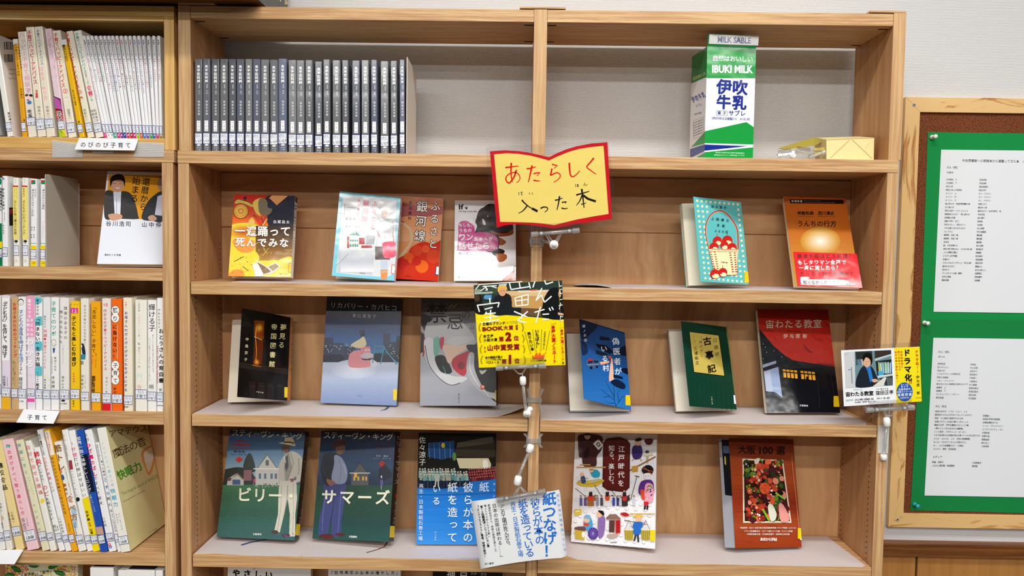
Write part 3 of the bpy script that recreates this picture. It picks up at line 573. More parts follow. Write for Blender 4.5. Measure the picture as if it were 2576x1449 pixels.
# third left shelf
R3=(0,720,4.025); z=LS[1]; G3='parenting books on the third left shelf'
def B3(x0,x1,x2,x3,yt,yb,col,lab,lb,ts=(),pre=None,post=None,**k):
    c=spine(R3,(x0,yt),(x1,yt),(x3,yb),(x2,yb),col,lab,lb,zf=z,group=G3,y0=random.uniform(2,5),**k)
    if pre: pre(c)
    for a in ts: c.T(*a)
    if post: post(c)
    fin(c)
B3(-60,5,-55,11,95,1212,'EFEFEA','white book cut off by the left edge on the third left shelf',(992,1090))
def p(c): c.rect('F6F4F4',20,118,96,752,'title_panel'); low(c,'F0B424',1122,60)
B3(13,98,14,106,92,1215,'E4DAE8','lilac book with bold black title and yellow foot at the left of the third shelf',(1028,1124),[('「子ども力」を信じて、伸ばす',49,150,49,705,52,'151515',.015),('中村桂子',41,922,42,1008,34,'1A1A1A',.01),('生命誌研究館館長',75,925,75,1010,11,'777777')],p)
B3(110,176,112,181,108,1217,'CDAA78','brown kraft-paper book with red title on the third left shelf',(1035,1126),[('お母さまのためのコーチング',146,185,154,700,40,'C8281E',.02),('国際コーチ連盟マスター認定コーチ',134,760,134,990,14,'5A4A38'),('松本一芝二アール連盟ターターターコーチ',150,770,150,1005,14,'5A4A38')],lambda c:c.ell('C8281E',134,1135,5))
def p(c):
    c.ell('2A2A2A',212,160,29,34,n=26,name='face_mark'); c.ell('F4F3F3',212,164,25,27,n=26,name='face_mark'); c.line('2A2A2A',[(198,158),(206,158)],4,'face_mark'); c.line('2A2A2A',[(218,158),(226,158)],4,'face_mark'); c.line('2A2A2A',[(204,174),(212,178),(220,174)],4,'face_mark')
B3(182,262,183,264,108,1220,'F2F1F1','white book with blue title under a line-drawn smiling face',(1040,1134),[('子どもの身長を伸ばす生活',212,262,213,745,48,'2A5CAA',.012),('マニュアル',210,785,208,880,36,'1F2F5A'),('額田成',210,940,209,1020,38,'2A2A3A',.01),('小学館',195,1165,230,1166,18,'333344',0,False)],p)
def p(c): c.lrect('EFA0C4',0,c.L(300,515)[1],c.w,c.H_,'colour_band'); band(c,'E45AA6',1135,1172,300)
B3(270,348,272,352,98,1220,'EADFEA','pink and lilac book with big white embossed characters',(1038,1114),[('尾木ママの',297,148,298,305,36,'FFFFFF',.02),('子どもの',322,345,322,490,34,'FFFFFF',.02),('気持ちが',285,345,284,490,34,'FFFFFF',.02),('わかる',304,568,302,790,84,'B9B2BE',.03),('わかる',302,564,300,786,82,'FFFFFF',.02),('コツ',290,900,318,905,30,'D8C4DC',0,False)],p)
def p(c):
    for x,y,q in((385,140,40),(402,352,48),(395,605,50),(396,860,52)): c.ell('5FC5D0',x,y,q,q)
B3(357,425,358,427,115,1220,'F1F3F3','white book with four turquoise discs behind its title',(1045,1136),[('尾木ママの',380,145,380,280,31,'1F1F1F',.015),('「凹まない」生き方論',382,330,384,790,45,'151515',.02),('教育評論家',382,875,382,965,15,'333333'),('尾木',380,1000,380,1035,36,'222222',.02)],p)
B3(432,503,432,507,113,1222,'E9E9EA','pale grey book with thin red script title',(1050,1142),[('尾木ママの',455,310,455,412,23,'333333'),('共感',459,455,459,500,38,'E0303A',.01),('子育てアドバイス',458,575,452,820,32,'E0303A',.01),('尾木直樹',455,950,455,1030,23,'444444')],lambda c:(c.ell('E0303A',455,535,13,11),c.ell('F4E87A',455,915,9),c.ell('F4E87A',498,945,10),c.ell('F4E87A',500,1005,9)))
def p(c): c.ell('8A8A88',545,562,24,24,name='doodle'); c.ell('F2F2F0',545,564,20,20,name='doodle'); c.line('55524E',[(527,590),(548,612),(570,585)],5,'doodle'); c.poly('2E5FA8',[(533,625),(560,625),(552,675),(538,675)],'doodle')
B3(513,592,512,594,113,1228,'F0F0EE','white book with green title above a small doodled child',(1050,1144),[('子育てのツボ',543,178,545,480,52,'1AA08C',.012),('夜回り先生',560,728,560,845,25,'333333'),('50のアドバイス',527,722,527,875,22,'333333'),('水谷修',538,925,539,1015,38,'222222',.005)],p)
B3(603,692,602,700,116,1230,'E9E7E3','off-white book with two thin grey title columns',(1048,1144),[('障害のある子の',664,225,664,520,38,'4A4A4A'),('親である私たち',620,262,617,565,35,'4A4A4A'),('その解き放ちのために',638,600,638,780,14,'8A8A8A'),('福井公子',636,922,636,1028,28,'444444'),('生活書院',620,1190,670,1190,17,'333333',0,False)],None,lambda c:c.ell('222222',640,1158,20,11))
def p(c): c.rect('D93A9A',714,220,790,275,'number_block'); c.T('12',735,250,765,250,48,'FFFFFF',.0,False); c.T('水谷修',722,185,785,185,14,'C03A2A',.01,False)
B3(712,805,712,806,155,1236,'F4C81E','bright yellow book with a magenta numbered block near its top',(1042,1140),[('子どもと楽しむ外遊び',748,328,748,790,46,'151515',.03),('長谷部雅一',746,888,747,990,22,'D8306A',.01),('雄鳥丸',744,1165,744,1215,19,'222222',.02)],p)
def p(c):
    c.blob('23303F',[(826,580),(850,590),(862,640),(866,695),(838,690),(828,640)],name='girl_figure'); c.ell('F2DCC8',826,608,8,12,name='girl_figure'); c.poly('3F8FA8',[(822,690),(868,690),(864,742),(814,742)],'girl_figure')
    for x in(828,842,856): c.line('1F4F6A',[(x,690),(x-3,742)],2,'girl_figure')
    c.line('1F1F24',[(826,755),(824,795)],7,'girl_figure'); c.line('1F1F24',[(840,755),(840,795)],7,'girl_figure')
B3(813,893,812,905,124,1234,'EAE6DA','cream book with a small long-haired schoolgirl in a plaid skirt',(1070,1160),[('女の子が幸せになる子育て',860,202,858,580,28,'66645E'),('品川女子学院　校長',862,905,862,1030,11,'88847A'),('漆紫穂子',835,912,834,1030,27,'66645E')],p)
B3(920,1010,918,1026,158,1236,'F3AA1A','amber book with a bold black quoted title, darker than the magenta-blocked one',(1078,1176),[('「否定しない」子育て',955,212,948,655,44,'2A1E0A',.005),('親の「話す技術」',972,690,968,830,17,'C8401E',.01),('「聞く技術」',938,690,938,790,16,'C8401E',.01),('親野智可等',948,925,944,1060,38,'1E160A',.02)])
B3(1030,1116,1030,1127,124,1240,'E9E3DA','cream book with red title starting with a figure ten, left of the orange book',(1086,1182),[('代からの子育てハッピーアドバイス',1064,250,1067,838,35,'D8203A',.015),('明橋大二著',1080,932,1077,1070,22,'77706A')],lambda c:low(c,'D8242C',1186,1075),lambda c:c.T('10',1055,188,1080,188,46,'D8203A',.01,False))
def p(c):
    for y,q in((245,46),(322,46),(800,46),(880,40),(950,46)): c.ell('15151A',1168,y,42,q+4,name='speech_bubble')
    for y,q in((245,46),(322,46),(800,46),(880,40),(950,46)): c.ell('F6F4F0',1168,y,39,q,name='speech_bubble')
    c.line('9CC4E4',[(1188,390),(1188,735)],6)
B3(1128,1233,1130,1242,128,1243,'F26C1C','vivid orange book with white speech bubbles in its title',(1090,1186),[('怒り',1166,245,1166,328,56,'151515',.01),('に負けない！',1164,412,1164,712,46,'151515',.015),('子育て',1168,802,1168,955,50,'151515',.01),('野村',1164,1040,1164,1075,28,'151515',.01)],p)
B3(1245,1330,1246,1352,117,1248,'EFE8D2','cream book with dense blue title directly right of the orange book',(1108,1202),[('お母さんのガミガミが子どもをダメにする',1277,272,1274,1050,34,'2A3F9E',.02),('目標で',1275,165,1275,215,18,'C8402A',.01)],None,lambda c:c.H('PHP',1258,1223,1300,1223,22,'1A1A1A',.03))
B3(1365,1482,1368,1487,138,1245,'EFECE0','wide cream book with faint grey and pink title and a pale blue bear outline',(1046,1142),[('この子は',1408,165,1408,245,26,'5A5852'),('この子でいいん',1408,290,1408,465,26,'E3A8AC'),('だ。私は',1409,500,1409,625,26,'5A5852'),('私でいいん',1410,655,1410,770,26,'E3A8AC'),('だ',1410,815,1410,815,26,'5A5852'),('明橋',1410,1020,1410,1060,46,'EBA8B0')],lambda c:(c.ell('A8D8E4',1412,935,27,32),c.ell('EFECE0',1412,937,23,28),c.ell('A8D8E4',1396,895,10,12),c.ell('EFECE0',1396,896,7,9),c.ell('A8D8E4',1430,900,10,12),c.ell('EFECE0',1430,901,7,9)))
B3(1493,1578,1490,1582,140,1250,'F1F0EC','white book with very large thin black title characters beside the right-hand end',(1068,1162),[('輝ける子',1538,215,1540,425,70,'151515'),('百メートルを十秒で走れと言われてもさ、',1548,500,1551,880,18,'44423C'),('いっくら努力しても走れない奴っているじゃ',1516,535,1514,950,18,'44423C'),('明',1532,1020,1532,1020,50,'222222')])
B3(1586,1654,1584,1655,120,1270,'F4F4F1','white book with crowded black title against the right panel of the third left shelf',(1076,1170),[('ウルトラマン',1610,242,1610,412,29,'1A1A1A',.015),('おとうさんの育自書',1632,455,1632,955,52,'151515',.02),('安',1625,1050,1625,1050,34,'222222',.01)],None,lambda c:(c.H('DADDY AND CHILD CARE BOOK',1598,605,1597,985,17,'D8203A',.03),c.H('Gakken',1588,1206,1650,1207,24,'222222',.01)))
# fourth left shelf
R4=(0,1040,3.544); z=LS[2]; G4='health books leaning on the fourth left shelf'
def B4(TL,TR,BR,BL,col,lab,lb,ts=(),pre=None,post=None,**k):
    c=spine(R4,TL,TR,BR,BL,col,lab,lb,('知る','健康'),zf=z,group=G4,y0=k.pop('y0',random.uniform(2,5)),**k)
    if pre: pre(c)
    for a in ts: c.T(*a)
    if post: post(c)
    fin(c)
B4((-260,170),(-200,170),(-34,1190),(-90,1190),'3E423C','dark grey-green book with a barcode, mostly outside the left edge',None,y0=14,dep=132)
B4((-155,270),(-95,262),(42,1193),(-20,1193),'EDEDEA','white book cut off by the left edge on the fourth left shelf',(1060,1140))
B4((-88,300),(-36,290),(114,1196),(45,1196),'ECE7DC','cream book with a brown stain left of the pale yellow one, fourth left shelf',(1042,1130),[('治療と',4,808,14,865,22,'2A2A2A'),('安心',14,985,20,1010,26,'1A1A1A',.01)],lambda c:c.ell('C9B58E',16,935,17,24))
B4((-55,250),(18,238),(214,1198),(134,1200),'EDD796','pale yellow book with bold black title on the fourth left shelf',(1002,1088),[('違反食品',3,465,42,660,50,'1A1712',.02),('小若順一',103,888,122,968,25,'2A2412'),('食品と暮らしの',78,890,98,1000,16,'2A2412')])
def p(c):
    for a in range(7): c.ell('3FA38E',72+14*math.cos(a),290+10*math.sin(a*2),8,5,a*40)
B4((12,237),(112,222),(348,1186),(228,1192),'F2CBD2','pale pink book with thin red title and a green sprig near its top',(1035,1132),[('血流がすべて整う暮らし方',82,345,202,888,37,'D8304A',.003),('堀江昭佳',205,948,224,1026,32,'77707A'),('漢方薬剤師',238,940,250,1000,12,'77707A')],p)
B4((137,240),(203,234),(438,1185),(362,1189),'E5DFBC','pale green book with teal scribbled title right of the pink one',(1048,1134),[('骨盤にきく',172,285,233,525,36,'2A8FA8',.008),('気持ちよく眠り、',228,580,270,730,13,'3AA39A'),('自然にしなやか',255,575,295,715,13,'3AA39A'),('片山洋次郎',305,820,352,1035,24,'2A9A9A')])
B4((215,250),(278,238),(490,1188),(440,1192),'EEEBE2','white book with pink-red title leaning behind the throat book',(1060,1130),[('自分で治せる腰痛',250,305,362,705,42,'D83A48',.003)],None,lambda c:c.ell('F2D83A',378,780,17,24,15))
B4((298,308),(347,300),(580,1203),(512,1206),'F1F1EF','white book with two sizes of red characters, right of the teal-titled book',(1062,1142),[('肺炎',326,366,342,430,54,'CF1F3A',.025),('がいやなら、',352,472,386,612,28,'1A1A1A',.01),('のど',402,662,414,716,48,'CF1F3A',.01),('を鍛えなさい',424,765,464,935,32,'1A1A1A',.005),('西山',486,1008,494,1038,30,'2A2A2A',.01),('医療的治療',512,1005,520,1040,12,'555555')])
B4((318,150),(383,140),(632,1212),(582,1216),'F0EFEE','white lymph massage book with two small red circled figures',(1078,1146),[('自分史上最高ボディになる',350,190,392,365,18,'1A1A1A',.02),('①日①分',398,405,418,500,27,'CF2F3A',.01),('神業',430,540,443,578,32,'D84A6A',.01),('リンパ',454,625,472,690,28,'1A1A1A',.01),('このみ先生',532,938,562,1052,25,'222222',.01)])
B4((390,145),(440,140),(686,1214),(636,1217),'F0AA20','orange book with a white patch at its top near the muscle training book',(1072,1148),[('もう天パで悩まない！',420,175,452,362,20,'CF3A1E',.02),('あなたのクセモを魅力に変える方法',466,402,578,885,27,'1E160A',.005),('Curly Girl',612,985,625,1050,16,'3A2A10')],lambda c:c.lrect('F4EFDE',.6,c.L(430,378)[1],c.w-.6,c.H_-3,'title_panel'),side=1)
B4((478,258),(540,250),(770,1216),(690,1222),'EFECE4','white book with huge brown characters and a tiny blue figure on its spine',(1078,1160),[('筋トレ',516,312,546,478,68,'8A5A20',.025),('ビジネスエリートがやっている',582,492,634,722,17,'2A2A2A',.01),('最強の',578,640,594,715,28,'9A5A20',.03),('食べ方',626,765,662,925,64,'B0641E',.02)],lambda c:(c.ell('3A5A9A',560,570,13,26,-15,name='figure'),c.ell('C98A5A',545,520,10,14,name='figure'),c.poly('A8C8DC',[(630,830),(680,830),(690,1020),(655,1020)])),lambda c:c.H('Testosterone',664,975,700,1160,24,'1F2A3A',.01))
B4((545,150),(600,141),(830,1224),(776,1228),'F1F0EE','white book with faint grey characters above a small maroon box',(1082,1158),[('1日1回、2週間で変身！',566,180,606,395,17,'8A8680'),('ペルヴィス・ダンス',640,518,684,728,20,'4A4440')],lambda c:(c.poly('9A3A4A',[(612,420),(640,416),(652,498),(622,503)],'title_panel'),c.ell('1A1A1A',694,766,17,20,name='disc_mark')))
B4((605,155),(665,148),(892,1228),(832,1233),'F3F2F0','white book turning yellow in its lower third',(1078,1160),[('1分間',642,266,668,370,38,'D8307A',.01),('だけ伸ばせばいい',676,410,750,728,36,'1A1A1A'),('佐藤義人',775,880,797,978,28,'1A1A1A',.02),('加賀',812,1040,818,1065,26,'1A1A1A',.02)],lambda c:(c.poly('F5DC14',[(720,770),(830,715),(900,1240),(820,1240)],'colour_band'),c.ell('D83A3A',804,1000,9)))
B4((673,152),(740,145),(956,1228),(898,1232),'2352B0','blue training book with white title, its middle nearly black',(1078,1160),[('世界一効く体幹トレーニング',703,225,797,682,35,'F4F4F4',.015),('小野ショーンズ俺',806,730,846,870,17,'DDE4F4')],lambda c:(c.poly('141A2E',[(700,390),(790,350),(850,700),(760,700)],'colour_band'),c.poly('C9A08C',[(850,1015),(930,1005),(935,1080),(860,1080)],'colour_band')))
B4((750,150),(813,142),(1038,1226),(965,1233),'F0F0F0','white knee-stretch book with magenta-red title',(1062,1140),[('5秒',770,192,778,235,36,'2A2A2A'),('ひざ裏のばし',790,288,848,540,42,'DB1F5E',.03),('ですべて解決',850,580,896,800,36,'3A3638',.005),('川村明',920,938,936,998,27,'2A2A2A',.005)],None,lambda c:(c.ell('D83A5A',975,1170,13),c.ell('2A4AA0',985,1190,13),c.ell('F0F0F0',975,1170,6),c.ell('F0F0F0',985,1190,6)))
B4((848,262),(882,256),(1080,1222),(1044,1226),'EFEFEF','narrow white sleep book squeezed against the big cream one',(1070,1146),[('音楽の先生が教える',868,285,892,410,12,'1A1A1A',.02),('誰でも簡単に',906,430,934,578,21,'1A1A1A',.01),('くすり',940,600,962,715,32,'1F6FC0',.03),('眠れる',968,760,992,868,30,'1A1A1A',.01),('ようになる方法',1000,900,1030,1045,22,'1A1A1A',.005)])
c=spine(R4,(858,135),(945,118),(1165,1240),(1080,1250),'EDEBE2','large cream sleep-music book at the right end showing its pale yellow front cover',(1088,1165),('知る','健康'),zf=z,group=G4,y0=3,dep=141)
c.T('アマデウスの魔法の音',914,272,1002,640,30,'9CCFDC',.01); c.T('快眠力',1006,692,1030,812,44,'3FA6C6',.02); c.T('ドン・キャンベル',1062,898,1088,1030,18,'44484A'); c.T('和合治久',1038,905,1052,970,15,'44484A')
s=c.side; s.fill('E6DFA4'); s.T('アマデウスの',1005,180,1350,118,74,'5A4A2A',.0,False); s.T('魔法の音',1045,350,1260,258,88,'5A4426',.003,False); s.T('快眠力',1082,545,1225,478,92,'3F9A2E',.03,False,asp=.85)
s.blob('E8A05A',[(1262,340),(1330,290),(1390,300),(1385,380),(1370,470),(1330,555),(1290,480),(1268,420)]); s.blob('F0E8C8',[(1280,360),(1330,310),(1375,310),(1370,380),(1355,450),(1325,520),(1300,460)]); s.blob('FBF8EC',[(1290,350),(1330,370),(1372,320),(1376,360),(1350,420),(1310,430),(1290,400)])
s.H('The magical sound of AMADEUS',1085,718,1432,545,44,'4A9A4A'); s.H('Campbell',1098,788,1190,738,18,'3A3A3A'); s.T('ドン・キャンベル',1200,735,1285,690,18,'3A3A3A',0,False); s.T('マキノ出版',1325,1065,1390,1030,14,'4A4A3A',0,False); fin(c)
# fifth left shelf: tops only
R5=R4; z5=635; G5='books at the bottom edge of the left bookcase'
for i,(x0,x1,yt) in enumerate(((805,1012,1372),(1055,1122,1398),(1122,1380,1395),(1388,1452,1400))):
    p0,p1=at(x0/3.544,1040+yt/3.544,4),at(x1/3.544,1040+yt/3.544,4); r=thing('book',('wide white-topped book','slim white book','second wide white-topped book','white book beside the case side')[i]+' at the bottom edge of the picture, left bookcase','book',((p0.x+p1.x)/2,60,z5),G5)
    m=MB(); h=p0.z; m.box(p0.x,p1.x,3,130,z5+.3,h,M('ECEBE8','g')); m.build('cover',r,bevel=.6); m=MB(); m.box(p0.x+.8,p1.x-.8,6,130.4,z5+1,h+.05-.9,M('E6DFCC','m')); m.build('page_block',r)
    m=MB(); m.box(p0.x+(p1.x-p0.x)*.55,p0.x+(p1.x-p0.x)*.8,3,4,h-40,h-12,M('9A9AA0','p')) if 0 else None
    t=MB(); t.box(p0.x+2,p1.x-2,8,128,h-.02,h+.04,M('2E2A2A' if i%2==0 else 'D8D4CA','m')); t.build('top_edge',r)
# ---------------------------------------------------------------- 24 identical grey volumes on the open unit
nums='一二三四五六七八九十'
def kan(i): return nums[i-1] if i<=10 else ('十'+nums[i-11] if i<20 else ('二十' if i==20 else '二十'+nums[i-21]))
K1=(460,120,4.83); K2=(740,120,4.83)
vx=[(143,233,136),(241,325,134),(345,440,138),(449,545,136),(556,640,138),(650,742,138),(755,838,138),(848,938,138),(946,1046,144),(1056,1148,146),(1158,1262,134),(1280,1376,150),(1378,1476,154)]
vx2=[(24,112,150),(132,224,150),(250,340,168),(350,436,144),(462,560,152),(578,660,152),(700,798,156),(815,908,152),(930,1008,148),(1046,1146,164),(1168,1250,160),(1278,1342,146)]
vols=[(K1,)+v for v in vx]+[(K2,)+v for v in vx2[1:]]
ORD='first second third fourth fifth sixth seventh eighth ninth tenth eleventh twelfth thirteenth fourteenth fifteenth sixteenth seventeenth eighteenth nineteenth twentieth twenty-first twenty-second twenty-third twenty-fourth'.split()
G6='identical grey numbered paperbacks on the open unit'
tones=['68696D','686B74','66676B','6E6F72','5E6067','606470','7A7C7F','606474','76787B','6A6D72','6C7386','808284','76787D']
for i,(K,x0,x1,yt) in enumerate(vols):
    K_=(K[0],K[1],K[2]); yb=1262 if K is K1 else 1272
    wd_=(x1-x0); ox=0
    c=spine(K_,(x0,yt),(x1,yt),(x1+3,yb),(x0+2,yb),tones[i%13],'grey paperback, '+ORD[i]+' from the left in the grey row on the open unit',None,zf=ZD1,group=G6,dep=106,y0=[4,5,9,9,5,5,4,5,9,4,10,6,6,5,10,4,7,12,12,9,4,13,8,6][i],page=['F2EEE2','EDE7D2'][i%2],ink='g')
    xc=(x0+x1)/2+3; g=(-22 if i in(15,17,21,22,23) else 0)
    main=min(40,wd_*.44)
    c.T('鬼平犯科帳',xc,yt+95,xc+1,yt+272,main,'F0F0F0',.03); c.T('新装版',xc+8,yt+315,xc+8,yt+350,18,'D8D8D8',.005); c.T('（'+kan(i+1)+'）',xc+6,yt+378,xc+8,yt+432,26,'E8E8E8',.01)
    c.T('池波正太郎',xc+3,yt+520,xc+5,yt+670,29,'E8E8E8',.01)
    if i in(14,16,20,21,22,23): c.T('特別長篇',xc-26,yt+95,xc-26,yt+170,15,'CFCFCF')
    c.rect('F2F2F4',xc-22,yt+750,xc+22,yt+880,'volume_tag'); c.T('い',xc,yt+772,size=22,c='2A2A2A',v=False); c.T('4',xc,yt+820,size=22,c='2A2A2A',v=False); c.T(str(52+i),xc-8,yt+862,xc+9,yt+862,22,'2A2A2A',.01,False)
    c.lab(c.L(xc,yt+1036)[1],c.L(xc,yt+900)[1],'読む','いけ'); c.ell('E6E6E8',xc+3,yt+1046,24,12,name='publisher_mark'); c.T('514',xc-12,yt+1078,xc+18,yt+1078,24,'E8E8E8',.01,False); c.T('+税',xc-8,yt+1104,xc+14,yt+1104,17,'E8E8E8',0,False)
    for q in(.3,.62): c.line('B9BDC2',[(x0+wd_*q,yt+12),(x0+wd_*q+2,yt+60)],3,'spine_gloss') if 0 else None
    fin(c)
p=at(1022.5,143,3); r=thing('bookend','white bookend at the right end of the grey paperbacks','bookend',(p.x,60,ZD1)); m=MB(); m.slab([(p.x+.5,3,ZD1+.4),(p.x+.5,118,ZD1+.4),(p.x+.5,118,p.z-8),(p.x+.5,112,p.z-4),(p.x+.5,5,p.z),(p.x+.5,3,p.z-2)],(1,0,0),1.1,M('D8D0C4','t')); m.build('upright_plate',r)
m=MB(); m.box(p.x-50,p.x+.5,20,118,ZD1+.02,ZD1+.22,M('D8D0C4','t')); m.build('base_plate',r)
# ---------------------------------------------------------------- face-out books leaning against the back
BK={
 'A1':(175.856, 45.916, -0.05, 0.271, -0.038, 0.159, 105.406, 148.71, 12.482),
 'A2':(351.9, 72.0, -0.126, 0.22, 0.013, 0.288, 108.4, 153.1, 10.7),
 'A3':(425.207, 117.204, -0.071, 0.063, 0.045, 0.0, 103.956, 152.194, 8.0),
 'A4':(567.881, 92.387, 0.016, 0.250, -0.016, 0.0, 111.157, 150.311, 12.0),
 'A5':(971.473, 46.296, 0.109, 0.228, -0.037, 0.38, 107.485, 146.931, 12.955),
 'A6':(1153.805, 21.174, 0.023, 0.48, 0.021, 0.0, 111.456, 176.287, 8.423),
 'B1':(162.435, 69.617, -0.071, 0.274, -0.058, 1.091, 110.061, 151.768, 14.843),
 'B2':(356.663, 79.983, -0.047, 0.158, 0.013, 0.0, 138.975, 193.742, 15.516),
 'B3':(536.52, 56.341, -0.192, 0.184, -0.055, 0.0, 140.568, 195.325, 15.688),
 'B4':(773.752, 52.527, -0.003, 0.531, -0.032, 0.615, 107.725, 149.116, 9.0),
 'B5':(961.277, 61.383, -0.004, 0.374, -0.05, 0.499, 106.971, 150.948, 13.045),
 'B6':(1146.996, 70.754, 0.062, 0.328, -0.005, 0.0, 132.136, 188.818, 14.0),
 'C1':(181.408, 49.698, -0.111, 0.308, -0.015, 0.0, 145.869, 191.445, 19.986),
 'C2':(352.496, 33.85, -0.225, 0.292, -0.058, 0.0, 146.225, 191.197, 22.815),
 'C3':(537.396, 61.488, 0.044, 0.148, 0.002, 0.0, 140.561, 197.109, 17.075),
 'C4':(818.944, 36.796, -0.321, 0.281, -0.049, -0.0, 151.322, 197.524, 10.0),
 'C5':(1087.691, 72.216, 0.211, 0.293, 0.049, 0.0, 128.243, 190.945, 13.78),
 'L2':(-34.2, 23.2, 0.198, 0.377, -0.001, 0.0, 107.8, 173.633, 13.217),
 'D1':(0,0,0,0,0,0,0,0,0)}
def face(key,Z,lab,ccol,scol,crop,ink='g',page='EFE6CE',hard=False,group=None,name='book',pv=None):
    X,Y,yaw,lean,roll,phi,w,h,t=pv or BK[key]
    Mx=Matrix.Rotation(yaw,3,'Z')@Matrix(((1,0,0),(0,math.cos(lean),math.sin(lean)),(0,-math.sin(lean),math.cos(lean))))@Matrix(((math.cos(roll),0,math.sin(roll)),(0,1,0),(-math.sin(roll),0,math.cos(roll))))
    O=Vector((X,Y,0)); Lc=lambda x,y,z:O+Mx@Vector((x,y,z))
    zm=min(Lc(*q).z for q in((0,0,0),(-w,0,0),(0,t,0),(-w,t,0))); O.z=Z-zm+1.2
    r=thing(name,lab,'book',tuple(Lc(-w/2,t/2,0)),group)
    hb=lambda mb,x0,x1,y0,y1,z0,z1,mat: mb.hexa([Lc(*q) for q in((x0,y0,z0),(x1,y0,z0),(x1,y1,z0),(x0,y1,z0),(x0,y0,z1),(x1,y0,z1),(x1,y1,z1),(x0,y1,z1))],mat)
    ins=2.5 if hard else .6
    m=MB(); hb(m,-w+ins,-.7,.7 if phi==0 else .1,t-.8,ins,h-ins,M(page,'m')); m.build('page_block',r)
    m=MB(); hb(m,-w,0,t-.6,t,0,h,M(ccol,ink)); m.build('back_cover',r); m=MB(); hb(m,-.6,.15,-.25,t-.6,0,h,M(scol,ink)); sp=m.build('spine',r)
    ca,sa=math.cos(phi),math.sin(phi); m=MB(); P=lambda a,d,z:Lc(-a*ca-d*sa*0,-a*sa-.3+d,z)
    q=[(a,d,z) for z in(0,h) for a,d in((w,0),(0,0),(0,.55),(w,.55))]
    m.hexa([Lc(-a*ca,-a*sa-.3+d,z) for a,d,z in q],M(ccol,ink)); fc=m.build('front_cover',r)
    Oc=Lc(-w*ca,-w*sa-.3,0); ex=Mx@Vector((ca,sa,0)); ey=Mx@Vector((0,0,1))
    c=Cv(Oc,ex,ey,w,h,crop,ink); c.root=r; c.lb=None; c.side=Cv(Lc(.15,-.3,0),Mx@Vector((0,1,0)),ey,t,h,crop,ink); c.Lc=Lc; c.part=fc; c.side.part=sp
    return c
def grad(c,cols,ya,yb,x0,x1,n=28):
    for i in range(n):
        t=i/(n-1)*(len(cols)-1); j=min(int(t),len(cols)-2); y0=ya+(yb-ya)*i/n; y1=ya+(yb-ya)*(i+1)/n+1; c.rect(hexmix(cols[j],cols[j+1],t-j),x0,y0,x1,y1)
def grow(c,c0,c1,x,y,rx,ry,n=14):
    for i in range(n): k=1-i/n; c.ell(hexmix(c0,c1,i/(n-1)),x,y,rx*k,ry*k,n=30)
def ysticker(c,x0,y0,x1,y1,col='E8C81A'):
    s=c.cur; c.cur='spine_sticker'; c.poly(col,[(x0,y1),(x1,y1+2),(x1,y0+2),(x0,y0)]); c.cur=s
def dots(c,cols,n,x0,y0,x1,y1,r0,r1,cond=None):
    for _ in range(n):
        x,y=random.uniform(x0,x1),random.uniform(y0,y1)
        if cond and not cond(x,y): continue
        q=random.uniform(r0,r1); c.ell(random.choice(cols),x,y,q,q*random.uniform(.6,1),random.uniform(0,90),n=7)
GA='new books shown face-out'
# A1
c=face('A1',zA,'orange and yellow illustrated paperback with white title at the left of the upper display shelf','C8301A','E8E2D6',(560,460,5.173))
c.fill('C4301C'); grad(c,['B82216','D8481E','E4822A'],150,620,60,960,16)
c.blob('262436',[(560,200),(640,160),(720,260),(860,150),(960,190),(960,640),(700,640),(600,560),(560,430),(500,320)]); c.poly('D8935A',[(605,195),(640,165),(850,170),(705,292)])
c.rect('E8D23C',60,620,960,1250); grow(c,'E8D23C','C85A1E',280,640,260,120,6); grad(c,['3A2A20','6A4A24','A8782A'],560,1010,430,930,14); c.blob('E8D23C',[(380,900),(440,905),(480,970),(470,1030),(560,1030),(650,1000),(720,1010),(760,990),(860,960),(905,1000),(900,1250),(380,1250)])
c.blob('E8943A',[(130,760),(230,700),(330,720),(430,780),(400,880),(300,910),(200,880)]); c.blob('E8943A',[(80,1180),(160,1130),(260,1140),(280,1210),(200,1250),(90,1250)])
c.ell('2A201E',238,372,100,98); c.ell('E0A23C',238,370,94,92); c.ell('ECB858',235,365,66,62); c.ell('D8902E',240,368,40,36); c.ell('F0C068',240,366,20,18)
c.blob('D8B85A',[(160,250),(200,210),(300,235),(390,275),(385,315),(300,280),(230,262),(175,275)]); c.line('2A201E',[(150,240),(200,212),(330,245),(395,285)],8); c.ell('262436',292,200,20)
c.blob('E4C25A',[(395,260),(440,215),(520,200),(500,290),(470,360),(500,430),(440,400),(400,320)]); c.blob('7A7058',[(470,230),(520,198),(580,240),(590,320),(640,340),(630,390),(570,430),(520,420),(470,350)]); c.line('2A201E',[(400,415),(480,495)],9); c.blob('D8B85A',[(340,500),(380,450),(410,480),(420,540),(380,560),(335,540)]); c.blob('CB3B1E',[(430,430),(520,470),(580,420),(570,520),(500,560),(440,500)]); c.line('2A201E',[(500,450),(540,530)],8); c.line('E4C25A',[(580,470),(520,560)],14)
c.line('D8B85A',[(430,790),(500,770),(560,900)],7); c.line('D8B85A',[(600,850),(520,950)],6); dots(c,['E8D23C','F0E28A','E8A23A'],60,440,860,900,1010,2,7); dots(c,['3A2418','E8702A','FFFFFF'],40,90,960,380,1180,2,6); c.line('3A2A1E',[(150,1025),(280,958)],5); c.line('3A2A1E',[(262,1085),(335,1145)],6)
c.poly('E4DCCB',[(430,1005),(585,1095),(660,1170),(520,1210)]); c.poly('8A6A48',[(450,1030),(570,1100),(640,1160),(535,1190)]); c.poly('E4DCCB',[(580,1095),(690,1035),(755,1090),(660,1175)]); c.poly('9A7A55',[(600,1095),(690,1050),(735,1090),(655,1155)])
